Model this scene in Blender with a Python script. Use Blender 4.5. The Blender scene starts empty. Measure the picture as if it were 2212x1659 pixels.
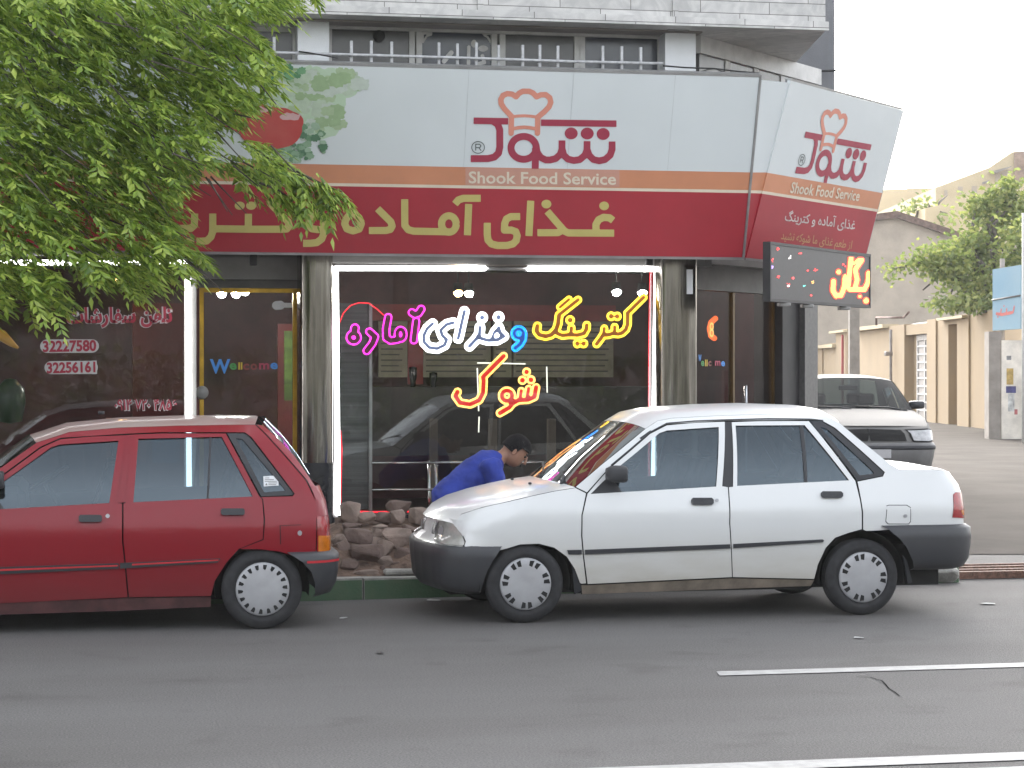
import bpy, math, random
import numpy as np
from mathutils import Vector, Matrix, noise
from mathutils.geometry import delaunay_2d_cdt
random.seed(7)
SC = bpy.context.scene
COL = SC.collection
PI = math.pi
# ------------------------------------------------------------------ camera
YAW = math.radians(11.5); SA, CA = math.sin(YAW), math.cos(YAW)
EYE = 1.64; FPX = 4740.0; PW = 2212.0; HY = 800.0        # photo measured in a 2212 px wide copy
cam = bpy.data.cameras.new("camera"); cam_o = bpy.data.objects.new("camera", cam); COL.objects.link(cam_o)
cam.lens = 36 * FPX / PW; cam.sensor_width = 36; cam.shift_y = -(829.5 - HY) / PW
cam.clip_end = 2000; cam.clip_start = .1
cam_o.location = (0, 0, EYE); cam_o.rotation_euler = (PI / 2, 0, -YAW)
SC.camera = cam_o
# ------------------------------------------------------------------ world, sun, exposure
SUN_EL, SUN_AZ = math.radians(32), math.radians(4)      # azimuth measured from +Y toward +X
w = bpy.data.worlds.new("World"); SC.world = w; w.use_nodes = True
nt = w.node_tree; bg = nt.nodes["Background"]
sky = nt.nodes.new("ShaderNodeTexSky"); sky.sky_type = 'NISHITA'; sky.sun_disc = False
sky.sun_elevation = SUN_EL; sky.sun_rotation = SUN_AZ
sky.dust_density = 4.0; sky.air_density = 1.0; sky.ozone_density = 1.0
hs = nt.nodes.new("ShaderNodeHueSaturation"); hs.inputs["Saturation"].default_value = .26
nt.links.new(sky.outputs[0], hs.inputs["Color"]); nt.links.new(hs.outputs[0], bg.inputs[0])
bg.inputs[1].default_value = .15
sl = bpy.data.lights.new("sun", 'SUN'); so = bpy.data.objects.new("sun", sl); COL.objects.link(so)
sl.energy = .5; sl.angle = math.radians(14); sl.color = (1, .93, .82)
sd = Vector((math.sin(SUN_AZ) * math.cos(SUN_EL), math.cos(SUN_AZ) * math.cos(SUN_EL), math.sin(SUN_EL)))
so.rotation_euler = sd.to_track_quat('Z', 'Y').to_euler(); so.location = sd * 60
SC.view_settings.view_transform = 'Standard'; SC.view_settings.look = 'None'
SC.view_settings.exposure = 2.4; SC.view_settings.gamma = 1.0
SC.cycles.use_denoising = True; SC.cycles.max_bounces = 10; SC.cycles.transparent_max_bounces = 24
SC.cycles.sample_clamp_indirect = 4.0

# ------------------------------------------------------------------ photo pixel -> place
def ray(px, py):
    u = (px - PW / 2) / FPX; v = (HY - py) / FPX
    return Vector((SA + u * CA, CA - u * SA, v))
def P(px, py, Y):                      # point on the street-parallel plane at distance Y
    d = ray(px, py); t = Y / d.y
    return Vector((d.x * t, Y, EYE + d.z * t))
def PZ(px, py, z):                     # point on a level plane
    d = ray(px, py); t = (z - EYE) / d.z
    return Vector((d.x * t, d.y * t, z))
def PD(px, py, D):                     # point at depth D along the alley
    d = ray(px, py); return Vector((d.x * D, d.y * D, EYE + d.z * D))
def PP(px, py, o, n, off=0.0):         # point on the plane through o with normal n
    d = ray(px, py); e = Vector((0, 0, EYE)); t = (o + n * off - e).dot(n) / d.dot(n)
    return e + d * t
def A(r, D, z=0.0):                    # alley frame: r to the right of its axis, D along it
    return Vector((D * SA + r * CA, D * CA - r * SA, z))
def proj(p):
    r = p[0] * CA - p[1] * SA; D = p[0] * SA + p[1] * CA
    return PW / 2 + FPX * r / D, HY - FPX * (p[2] - EYE) / D

# ------------------------------------------------------------------ materials
def newmat(name):
    m = bpy.data.materials.new(name); m.use_nodes = True
    return m, m.node_tree.nodes, m.node_tree.links, m.node_tree.nodes["Principled BSDF"]
def M(name, col, rough=.6, metal=0., var=.12, scale=6., bump=0., bscale=60., coat=0., spec=.5, col2=None, amt=.5, stretch=None, detail=6.):
    m, N, L, b = newmat(name)
    b.inputs["Roughness"].default_value = rough; b.inputs["Metallic"].default_value = metal
    b.inputs["Coat Weight"].default_value = coat; b.inputs["Specular IOR Level"].default_value = spec; b.inputs["Coat Roughness"].default_value = .08
    b.inputs["Specular IOR Level"].default_value = spec
    tc = N.new("ShaderNodeTexCoord"); mp = N.new("ShaderNodeMapping"); L.new(tc.outputs["Object"], mp.inputs[0])
    if stretch: mp.inputs["Scale"].default_value = stretch
    t = N.new("ShaderNodeTexNoise"); t.inputs["Scale"].default_value = scale; t.inputs["Detail"].default_value = detail
    t.inputs["Roughness"].default_value = .6
    L.new(mp.outputs[0], t.inputs["Vector"])
    r = N.new("ShaderNodeValToRGB"); L.new(t.outputs["Fac"], r.inputs[0])
    c2 = col2 if col2 else tuple(c * (1 - var * 2) for c in col)
    c1 = col if col2 else tuple(min(1, c * (1 + var)) for c in col)
    r.color_ramp.elements[0].position = .5 - amt * .4; r.color_ramp.elements[1].position = .5 + amt * .4
    r.color_ramp.elements[0].color = (*c2, 1); r.color_ramp.elements[1].color = (*c1, 1)
    L.new(r.outputs[0], b.inputs["Base Color"])
    if bump:
        t2 = N.new("ShaderNodeTexNoise"); t2.inputs["Scale"].default_value = bscale; t2.inputs["Detail"].default_value = 5
        L.new(mp.outputs[0], t2.inputs["Vector"])
        bp = N.new("ShaderNodeBump"); bp.inputs["Strength"].default_value = bump; bp.inputs["Distance"].default_value = .02
        L.new(t2.outputs["Fac"], bp.inputs["Height"]); L.new(bp.outputs[0], b.inputs["Normal"])
    return m
def EM(name, col, strength, bead=False):
    m, N, L, b = newmat(name); b.inputs["Base Color"].default_value = (*[c * .6 for c in col], 1)
    b.inputs["Emission Color"].default_value = (*col, 1); b.inputs["Emission Strength"].default_value = strength * .4
    b.inputs["Roughness"].default_value = .4
    if bead:                            # row of small LEDs under the tube's skin: uneven along its length
        tc = N.new("ShaderNodeTexCoord"); t = N.new("ShaderNodeTexNoise"); t.inputs["Scale"].default_value = 110; t.inputs["Detail"].default_value = 1
        L.new(tc.outputs["Object"], t.inputs["Vector"]); r = N.new("ShaderNodeMapRange"); L.new(t.outputs["Fac"], r.inputs[0])
        r.inputs[1].default_value = .35; r.inputs[2].default_value = .65; r.inputs[3].default_value = strength * .4 * .45; r.inputs[4].default_value = strength * .4 * 1.5
        L.new(r.outputs[0], b.inputs["Emission Strength"])
    return m
def GLASS(name, tint, ior=1.5, rough=.0, boost=1.0, dirt=0.0, sheen=(1, 1, 1)):
    m = bpy.data.materials.new(name); m.use_nodes = True; N, L = m.node_tree.nodes, m.node_tree.links
    N.clear(); out = N.new("ShaderNodeOutputMaterial"); mx = N.new("ShaderNodeMixShader")
    tr = N.new("ShaderNodeBsdfTransparent"); tr.inputs[0].default_value = (*tint, 1)
    gl = N.new("ShaderNodeBsdfGlossy"); gl.inputs["Roughness"].default_value = rough; gl.inputs[0].default_value = (*sheen, 1)
    fr = N.new("ShaderNodeFresnel"); ge = N.new("ShaderNodeNewGeometry"); im = N.new("ShaderNodeMapRange")      # a thin pane mirrors alike from both sides
    im.inputs[3].default_value = ior; im.inputs[4].default_value = 1 / ior; L.new(ge.outputs["Backfacing"], im.inputs[0]); L.new(im.outputs[0], fr.inputs[0])
    mt = N.new("ShaderNodeMath"); mt.operation = 'MULTIPLY'; mt.inputs[1].default_value = boost; mt.use_clamp = True
    L.new(fr.outputs[0], mt.inputs[0]); L.new(mt.outputs[0], mx.inputs[0])
    L.new(tr.outputs[0], mx.inputs[1]); L.new(gl.outputs[0], mx.inputs[2])
    last = mx
    if dirt:
        df = N.new("ShaderNodeBsdfDiffuse"); df.inputs[0].default_value = (.55, .53, .5, 1)
        m2 = N.new("ShaderNodeMixShader"); tx = N.new("ShaderNodeTexNoise"); tx.inputs["Scale"].default_value = 5
        tc = N.new("ShaderNodeTexCoord"); L.new(tc.outputs["Object"], tx.inputs["Vector"])
        mm = N.new("ShaderNodeMath"); mm.operation = 'MULTIPLY'; mm.inputs[1].default_value = dirt
        L.new(tx.outputs["Fac"], mm.inputs[0]); L.new(mm.outputs[0], m2.inputs[0])
        L.new(mx.outputs[0], m2.inputs[1]); L.new(df.outputs[0], m2.inputs[2]); last = m2
    L.new(last.outputs[0], out.inputs[0])
    return m
def PAINT(name, col, dirt=(.25, .2, .15), z0=.25, z1=.62, amount=.6, rough=.28, metal=0., coat=.5, spec=.5):
    """car paint with road dirt splashed on the low panels"""
    m, N, L, b = newmat(name)
    tc = N.new("ShaderNodeTexCoord"); sp = N.new("ShaderNodeSeparateXYZ"); L.new(tc.outputs["Object"], sp.inputs[0])
    mr = N.new("ShaderNodeMapRange"); L.new(sp.outputs["Z"], mr.inputs[0])
    mr.inputs[1].default_value = z1; mr.inputs[2].default_value = z0; mr.inputs[3].default_value = 0; mr.inputs[4].default_value = 1
    t = N.new("ShaderNodeTexNoise"); t.inputs["Scale"].default_value = 5; t.inputs["Detail"].default_value = 8
    mp = N.new("ShaderNodeMapping"); mp.inputs["Scale"].default_value = (.6, 1, 2); L.new(tc.outputs["Object"], mp.inputs[0]); L.new(mp.outputs[0], t.inputs["Vector"])
    nn_ = N.new("ShaderNodeMath"); nn_.operation = 'MULTIPLY_ADD'; nn_.inputs[1].default_value = .7; nn_.inputs[2].default_value = .2; L.new(t.outputs["Fac"], nn_.inputs[0])
    mu = N.new("ShaderNodeMath"); mu.operation = 'MULTIPLY'; L.new(mr.outputs[0], mu.inputs[0]); L.new(nn_.outputs[0], mu.inputs[1])
    m3 = N.new("ShaderNodeMath"); m3.operation = 'MULTIPLY_ADD'; m3.inputs[1].default_value = amount; m3.inputs[2].default_value = .0
    m3.use_clamp = True; L.new(mu.outputs[0], m3.inputs[0])
    mx = N.new("ShaderNodeMix"); mx.data_type = 'RGBA'; L.new(m3.outputs[0], mx.inputs[0])
    t3 = N.new("ShaderNodeTexNoise"); t3.inputs["Scale"].default_value = 2.5; t3.inputs["Detail"].default_value = 7; L.new(tc.outputs["Object"], t3.inputs["Vector"])
    r3 = N.new("ShaderNodeValToRGB"); L.new(t3.outputs["Fac"], r3.inputs[0])
    r3.color_ramp.elements[0].color = (*[c * .93 for c in col], 1); r3.color_ramp.elements[1].color = (*col, 1)
    L.new(r3.outputs[0], mx.inputs[6]); mx.inputs[7].default_value = (*dirt, 1)
    L.new(mx.outputs[2], b.inputs["Base Color"])
    rr = N.new("ShaderNodeMath"); rr.operation = 'MULTIPLY_ADD'; rr.inputs[1].default_value = .5; rr.inputs[2].default_value = rough
    L.new(m3.outputs[0], rr.inputs[0]); L.new(rr.outputs[0], b.inputs["Roughness"])
    b.inputs["Metallic"].default_value = metal; b.inputs["Coat Weight"].default_value = coat; b.inputs["Specular IOR Level"].default_value = spec; b.inputs["Coat Roughness"].default_value = .12
    t4 = N.new("ShaderNodeTexNoise"); t4.inputs["Scale"].default_value = 2.2; t4.inputs["Detail"].default_value = 1; L.new(tc.outputs["Object"], t4.inputs["Vector"])
    bp = N.new("ShaderNodeBump"); bp.inputs["Strength"].default_value = .06; bp.inputs["Distance"].default_value = .03
    L.new(t4.outputs["Fac"], bp.inputs["Height"]); L.new(bp.outputs[0], b.inputs["Normal"])
    return m
def LEAF(name, c1, c2, c3):
    m = bpy.data.materials.new(name); m.use_nodes = True; N, L = m.node_tree.nodes, m.node_tree.links
    N.clear(); out = N.new("ShaderNodeOutputMaterial")
    g = N.new("ShaderNodeNewGeometry"); r = N.new("ShaderNodeValToRGB"); L.new(g.outputs["Random Per Island"], r.inputs[0])
    r.color_ramp.elements[0].color = (*c1, 1); r.color_ramp.elements[1].color = (*c3, 1)
    e = r.color_ramp.elements.new(.5); e.color = (*c2, 1)
    d = N.new("ShaderNodeBsdfDiffuse"); t = N.new("ShaderNodeBsdfTranslucent"); gl = N.new("ShaderNodeBsdfGlossy"); gl.inputs["Roughness"].default_value = .45
    a = N.new("ShaderNodeMixShader"); a.inputs[0].default_value = .42; b = N.new("ShaderNodeMixShader"); b.inputs[0].default_value = .05
    L.new(r.outputs[0], d.inputs[0]); L.new(r.outputs[0], t.inputs[0])
    L.new(d.outputs[0], a.inputs[1]); L.new(t.outputs[0], a.inputs[2]); L.new(a.outputs[0], b.inputs[1]); L.new(gl.outputs[0], b.inputs[2])
    L.new(b.outputs[0], out.inputs[0])
    return m

# ------------------------------------------------------------------ mesh helpers
class MB:
    def __init__(s): s.v = []; s.f = []; s.m = []; s.sm = []
    def add(s, vs, fs, mi=0, smooth=False):
        o = len(s.v); s.v += [tuple(v) for v in vs]
        for f in fs: s.f.append(tuple(i + o for i in f)); s.m.append(mi); s.sm.append(smooth)
        return s
    def hexa(s, a, b, mi=0):           # two quads a (4 pts) and b (4 pts), same order
        return s.add(list(a) + list(b), [(3, 2, 1, 0), (4, 5, 6, 7), (0, 1, 5, 4), (1, 2, 6, 5), (2, 3, 7, 6), (3, 0, 4, 7)], mi)
    def box(s, x0, x1, y0, y1, z0, z1, mi=0):
        return s.hexa([(x0, y0, z0), (x1, y0, z0), (x1, y1, z0), (x0, y1, z0)], [(x0, y0, z1), (x1, y0, z1), (x1, y1, z1), (x0, y1, z1)], mi)
    def bbox(s, x0, x1, y0, y1, z0, z1, r=.01, mi=0):   # box with chamfered edges
        vs = []; idx = {}
        for i, x in enumerate((x0, x1)):
            for j, y in enumerate((y0, y1)):
                for k, z in enumerate((z0, z1)):
                    sx, sy, sz = (1, -1)[i], (1, -1)[j], (1, -1)[k]
                    idx[(i, j, k, 0)] = len(vs); vs.append((x, y + sy * r, z + sz * r))
                    idx[(i, j, k, 1)] = len(vs); vs.append((x + sx * r, y, z + sz * r))
                    idx[(i, j, k, 2)] = len(vs); vs.append((x + sx * r, y + sy * r, z))
        fs = []
        for i in (0, 1):
            q = [idx[(i, j, k, 0)] for j, k in ((0, 0), (1, 0), (1, 1), (0, 1))]; fs.append(q if i else q[::-1])
            q = [idx[(j, i, k, 1)] for j, k in ((0, 0), (1, 0), (1, 1), (0, 1))]; fs.append(q[::-1] if i else q)
            q = [idx[(j, k, i, 2)] for j, k in ((0, 0), (1, 0), (1, 1), (0, 1))]; fs.append(q if i else q[::-1])
        for a in (0, 1):
            for b in (0, 1):
                fs.append([idx[(a, b, 0, 0)], idx[(a, b, 1, 0)], idx[(a, b, 1, 1)], idx[(a, b, 0, 1)]])
                fs.append([idx[(a, 0, b, 0)], idx[(a, 1, b, 0)], idx[(a, 1, b, 2)], idx[(a, 0, b, 2)]])
                fs.append([idx[(0, a, b, 1)], idx[(1, a, b, 1)], idx[(1, a, b, 2)], idx[(0, a, b, 2)]])
                for c in (0, 1): fs.append([idx[(a, b, c, 0)], idx[(a, b, c, 1)], idx[(a, b, c, 2)]])
        return s.add(vs, fs, mi)
    def tube(s, pts, r, n=8, closed=False, mi=0, caps=True):
        pts = [Vector(p) for p in pts]; k = len(pts); rs = r if isinstance(r, (list, tuple)) else [r] * k
        vs = []; up = None
        for i, p in enumerate(pts):
            if closed: d = pts[(i + 1) % k] - pts[i - 1]
            else: d = pts[min(i + 1, k - 1)] - pts[max(i - 1, 0)]
            if d.length < 1e-9: d = Vector((0, 0, 1))
            d.normalize()
            if up is None:
                up = Vector((0, 0, 1)) if abs(d.z) < .9 else Vector((0, 1, 0))
            a = up - d * up.dot(d)
            if a.length < 1e-6: a = d.orthogonal()
            a.normalize(); up = a; b = d.cross(a)
            for j in range(n):
                t = 2 * PI * j / n; vs.append(p + a * math.cos(t) * rs[i] + b * math.sin(t) * rs[i])
        fs = []
        for i in range(k if closed else k - 1):
            i2 = (i + 1) % k
            for j in range(n):
                j2 = (j + 1) % n; fs.append((i * n + j, i * n + j2, i2 * n + j2, i2 * n + j))
        s.add(vs, fs, mi, True)
        if caps and not closed:
            o = len(s.v) - len(vs)
            s.f.append(tuple(o + j for j in range(n))[::-1]); s.m.append(mi); s.sm.append(False)
            s.f.append(tuple(o + (k - 1) * n + j for j in range(n))); s.m.append(mi); s.sm.append(False)
        return s
    def grid(s, rows, mi=0, smooth=True, closed=False):
        n = len(rows[0]); vs = [p for r in rows for p in r]; fs = []
        for i in range(len(rows) - 1):
            for j in range(n if closed else n - 1):
                j2 = (j + 1) % n; fs.append((i * n + j, i * n + j2, (i + 1) * n + j2, (i + 1) * n + j))
        return s.add(vs, fs, mi, smooth)
    def lathe(s, prof, n=32, axis='z', c=(0, 0, 0), mi=0, a0=0., a1=2 * PI):
        full = abs(a1 - a0 - 2 * PI) < 1e-6; rows = []
        for r, h in prof:
            row = []
            for j in range(n if full else n + 1):
                t = a0 + (a1 - a0) * j / n; x, y = r * math.cos(t), r * math.sin(t)
                q = {'z': (x, y, h), 'y': (x, h, y), 'x': (h, x, y)}[axis]
                row.append((q[0] + c[0], q[1] + c[1], q[2] + c[2]))
            rows.append(row)
        return s.grid(rows, mi, True, full)
    def prism(s, poly, d, mi=0):       # planar polygon of 3D points pushed along d
        n = len(poly); a = [Vector(p) for p in poly]; b = [p + Vector(d) for p in a]
        return s.add(a + b, [tuple(range(n))[::-1], tuple(range(n, 2 * n))] + [(i, (i + 1) % n, n + (i + 1) % n, n + i) for i in range(n)], mi)
    def mesh(s, name):
        me = bpy.data.meshes.new(name); me.from_pydata(s.v, [], s.f); me.update()
        if any(s.m): me.polygons.foreach_set("material_index", s.m)
        me.polygons.foreach_set("use_smooth", s.sm)
        return me
def thing(name, label, cat, loc=(0, 0, 0), group=None, rz=0.):
    o = bpy.data.objects.new(name, None); COL.objects.link(o); o.location = loc; o.rotation_euler = (0, 0, rz)
    o.empty_display_size = .1
    o["label"] = label; o["category"] = cat
    if group: o["group"] = group
    return o
def part(name, mb, mats, parent=None, local=False, fix=True, label=None):
    me = mb.mesh(name) if isinstance(mb, MB) else mb
    if fix and len(me.polygons):
        import bmesh
        bm = bmesh.new(); bm.from_mesh(me); bmesh.ops.recalc_face_normals(bm, faces=bm.faces); bm.to_mesh(me); bm.free()
    for m in (mats if isinstance(mats, (list, tuple)) else [mats]): me.materials.append(m)
    o = bpy.data.objects.new(name, me); COL.objects.link(o)
    if parent:
        o.parent = parent
        if not local:
            r = parent
            while r.parent: r = r.parent
            o.matrix_parent_inverse = Matrix.Translation(-Vector(r.location)) if r is parent else Matrix.Identity(4)
            if r is not parent and parent.type == 'EMPTY': o.matrix_parent_inverse = Matrix.Identity(4)
    if label: o["label"] = label
    return o
def tag(o, label, cat, group=None):
    o["label"] = label; o["category"] = cat
    if group: o["group"] = group
    return o
def struct(name, mb, mats):
    o = part(name, mb, mats, fix=False); o["kind"] = "structure"; return o
def stuff(name, mb, mats, label=None, cat=None):
    o = part(name, mb, mats, fix=False); o["kind"] = "stuff"
    if label: o["label"] = label
    if cat: o["category"] = cat
    return o
# ------------------------------------------------------------------ 2D shapes: strokes -> outlines -> fills
def inside(poly, q):
    """even-odd test of points q (n,2) against one or more loops"""
    loops = poly if isinstance(poly[0][0], (list, tuple, np.ndarray)) else [poly]
    q = np.asarray(q, float); r = np.zeros(len(q), bool)
    for lp in loops:
        a = np.asarray(lp, float); b = np.roll(a, -1, 0)
        for (x0, y0), (x1, y1) in zip(a, b):
            if y0 == y1: continue
            c = (y0 > q[:, 1]) != (y1 > q[:, 1])
            r ^= c & (q[:, 0] < (x1 - x0) * (q[:, 1] - y0) / (y1 - y0) + x0)
    return r
def outline(strokes, step=4.0, grow=0.0):
    """strokes: ('s', pts, half[, 'r']) thick lines with square (or round) ends; ('e', cx, cy, rx, ry) filled ellipses.
    Returns the outline loops of their union."""
    pts = []
    for st in strokes:
        if st[0] == 's': pts += [(p[0] + sx * (st[2] + grow), p[1] + sy * (st[2] + grow)) for p in st[1] for sx in (-1, 1) for sy in (-1, 1)]
        else: pts += [(st[1] - st[3] - grow, st[2] - st[4] - grow), (st[1] + st[3] + grow, st[2] + st[4] + grow)]
    a = np.array(pts); lo = a.min(0) - 3 * step; hi = a.max(0) + 3 * step
    nx, ny = int((hi[0] - lo[0]) / step) + 2, int((hi[1] - lo[1]) / step) + 2
    X, Y = np.meshgrid(lo[0] + np.arange(nx) * step, lo[1] + np.arange(ny) * step)
    F = np.full(X.shape, 1e9)
    for st in strokes:
        if st[0] == 'e':
            rx, ry = st[3] + grow, st[4] + grow
            F = np.minimum(F, (np.hypot((X - st[1]) / rx, (Y - st[2]) / ry) - 1) * min(rx, ry)); continue
        ps, h = st[1], st[2] + grow; rnd = len(st) > 3
        for i in range(len(ps) - 1):
            (x0, y0), (x1, y1) = ps[i], ps[i + 1]; ln = math.hypot(x1 - x0, y1 - y0)
            if ln < 1e-6: continue
            dx, dy = (x1 - x0) / ln, (y1 - y0) / ln
            al = (X - x0) * dx + (Y - y0) * dy; pe = np.abs(-(X - x0) * dy + (Y - y0) * dx)
            e = grow if not rnd else 0
            F = np.minimum(F, np.maximum(np.maximum(-al - (e if i == 0 else 0), al - ln - (e if i == len(ps) - 2 else 0)), pe - h))
        for i in range(len(ps)):
            if rnd or 0 < i < len(ps) - 1: F = np.minimum(F, np.hypot(X - ps[i][0], Y - ps[i][1]) - h)
    F = np.where(np.abs(F) < 1e-6, 1e-6, F)
    nxt = {}
    ins = F < 0
    def key_pt(k):
        o, i, j = k
        if o == 0: t = F[j, i] / (F[j, i] - F[j, i + 1]); return (lo[0] + (i + t) * step, lo[1] + j * step)
        t = F[j, i] / (F[j, i] - F[j + 1, i]); return (lo[0] + i * step, lo[1] + (j + t) * step)
    c = ins[:-1, :-1] * 1 + ins[:-1, 1:] * 2 + ins[1:, 1:] * 4 + ins[1:, :-1] * 8
    seg = {1: [(3, 0)], 2: [(0, 1)], 3: [(3, 1)], 4: [(1, 2)], 5: [(3, 2), (1, 0)], 6: [(0, 2)], 7: [(3, 2)], 8: [(2, 3)], 9: [(2, 0)],
           10: [(0, 3), (2, 1)], 11: [(2, 1)], 12: [(1, 3)], 13: [(1, 0)], 14: [(0, 3)]}
    for j, i in zip(*np.nonzero((c > 0) & (c < 15))):
        ed = [(0, i, j), (1, i + 1, j), (0, i, j + 1), (1, i, j)]
        for s0, s1 in seg[int(c[j, i])]: nxt[ed[s0]] = ed[s1]
    loops = []
    while nxt:
        k0 = next(iter(nxt)); k = k0; lp = []
        while k in nxt:
            lp.append(key_pt(k)); k = nxt.pop(k)
            if k == k0: break
        if len(lp) > 5: loops.append(simplify(lp, step * .12))
    return loops
def simplify(lp, tol):
    a = np.array(lp); keep = np.zeros(len(a), bool); m = len(a) // 2
    keep[0] = keep[m] = True; st = [(0, m), (m, len(a))]
    while st:
        i, j = st.pop()
        if j - i < 2: continue
        p, q = a[i], a[j % len(a)]; d = q - p; n = np.hypot(*d)
        r = a[i + 1:j] - p
        ds = np.abs(r[:, 0] * d[1] - r[:, 1] * d[0]) / n if n > 1e-9 else np.hypot(r[:, 0], r[:, 1])
        k = int(ds.argmax())
        if ds[k] > tol: keep[i + 1 + k] = True; st += [(i, i + 1 + k), (i + 1 + k, j)]
    return [tuple(p) for p in a[keep]]
def fill(loops, to3d, mb, mi=0, step=None, smooth=False, seglen=None):
    """triangulate loops (even-odd) in 2D and lift every vertex with to3d"""
    pts = []; eds = []
    for lp in loops:
        q = []
        for i, p in enumerate(lp):
            r = lp[(i + 1) % len(lp)]; n = 1
            if seglen: n = max(1, int(math.ceil(math.hypot(r[0] - p[0], r[1] - p[1]) / seglen)))
            for k in range(n): q.append((p[0] + (r[0] - p[0]) * k / n, p[1] + (r[1] - p[1]) * k / n))
        o = len(pts); pts += q; eds += [(o + i, o + (i + 1) % len(q)) for i in range(len(q))]
    if step:
        a = np.array(pts); lo, hi = a.min(0), a.max(0)
        g = np.array([(x, y) for x in np.arange(lo[0], hi[0], step) for y in np.arange(lo[1], hi[1], step)])
        if len(g):
            g = g[inside(loops, g)]
            if len(g):
                d = np.sqrt(((g[:, None, :] - a[None]) ** 2).sum(2)).min(1); pts += [tuple(p) for p in g[d > step * .45]]
    vs, _, fs, *_ = delaunay_2d_cdt([Vector(p) for p in pts], eds, [], 0, 1e-7)
    V = np.array([(v.x, v.y) for v in vs]); F = [list(f) for f in fs]
    c = np.array([V[f].mean(0) for f in F]); ok = inside(loops, c)
    for i, f in enumerate(F):            # drop needle triangles along straight edges
        a_, b_, c_ = V[f[0]], V[f[1]], V[f[2]]; ar = abs((b_[0] - a_[0]) * (c_[1] - a_[1]) - (b_[1] - a_[1]) * (c_[0] - a_[0]))
        if ar < .004 * max(((b_ - a_) ** 2).sum(), ((c_ - b_) ** 2).sum(), ((a_ - c_) ** 2).sum()): ok[i] = False
    mb.add([to3d(float(x), float(y)) for x, y in V], [f for f, k in zip(F, ok) if k], mi, smooth)
    return mb
def crop(x0, y0, x1, y1, wpx):         # a measured enlargement of the photograph -> 2212-wide pixels
    k = (x1 - x0) / wpx / 1.157324
    return lambda x, y: (x0 / 1.157324 + x * k, y0 / 1.157324 + y * k)
def letters(strokes, cr, to3d, mb, step=4., grow=0., mi=0):
    return fill(outline(strokes, step, grow), lambda x, y: to3d(*cr(x, y)), mb, mi)
# Persian words typed with the stock font: joined letter forms, laid right to left
FORM = {'ا': 'ﺍﺎ', 'آ': 'ﺁﺂ', 'ت': 'ﺕﺖﺗﺘ', 'د': 'ﺩﺪ', 'ذ': 'ﺫﺬ', 'ر': 'ﺭﺮ', 'ز': 'ﺯﺰ', 'س': 'ﺱﺲﺳﺴ', 'ش': 'ﺵﺶﺷﺸ', 'ط': 'ﻁﻂﻃﻄ', 'ع': 'ﻉﻊﻋﻌ',
        'غ': 'ﻍﻎﻏﻐ', 'ف': 'ﻑﻒﻓﻔ', 'ک': 'ﮎﮏﮐﮑ', 'گ': 'ﮒﮓﮔﮕ', 'ل': 'ﻝﻞﻟﻠ', 'م': 'ﻡﻢﻣﻤ', 'ن': 'ﻥﻦﻧﻨ', 'ه': 'ﻩﻪﻫﻬ', 'و': 'ﻭﻮ', 'ی': 'ﯼﯽﯾﯿ'}
def shape(s):
    out = []
    for i, ch in enumerate(s):
        if ch not in FORM: out.append(ch); continue
        f = FORM[ch]; pv = i > 0 and s[i - 1] in FORM and len(FORM[s[i - 1]]) == 4
        nx = i + 1 < len(s) and s[i + 1] in FORM and len(f) == 4
        out.append(f[(2 if nx else 0) + (1 if pv else 0)])
    return ''.join(out[::-1])
def text_pts(body, bold=0.0):
    c = bpy.data.curves.new("lettering", 'FONT'); c.body = body; c.offset = bold; c.resolution_u = 3
    o = bpy.data.objects.new("lettering", c); COL.objects.link(o); bpy.context.view_layer.update()
    me = bpy.data.meshes.new_from_object(o.evaluated_get(bpy.context.evaluated_depsgraph_get()))
    vs = np.array([v.co[:] for v in me.vertices])[:, :2]; fs = [tuple(p.vertices) for p in me.polygons]
    bpy.data.objects.remove(o); bpy.data.curves.remove(c); bpy.data.meshes.remove(me)
    return vs, fs
def text(mb, body, q00, q10, q01, to3d, mi=0, bold=0.):
    """lay a line of type so that its left-baseline, right-baseline and cap-line corners meet three photo points"""
    vs, fs = text_pts(body, bold); lo, hi = vs[:, 0].min(), vs[:, 0].max(); top = vs[:, 1].max()
    q00, q10, q01 = np.array(q00), np.array(q10), np.array(q01)
    P2 = [q00 + (q10 - q00) * ((x - lo) / (hi - lo)) + (q01 - q00) * (y / top) for x, y in vs]
    mb.add([to3d(float(p[0]), float(p[1])) for p in P2], fs, mi)
    return mb
def jitter(a, b): return random.uniform(a, b)
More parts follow.
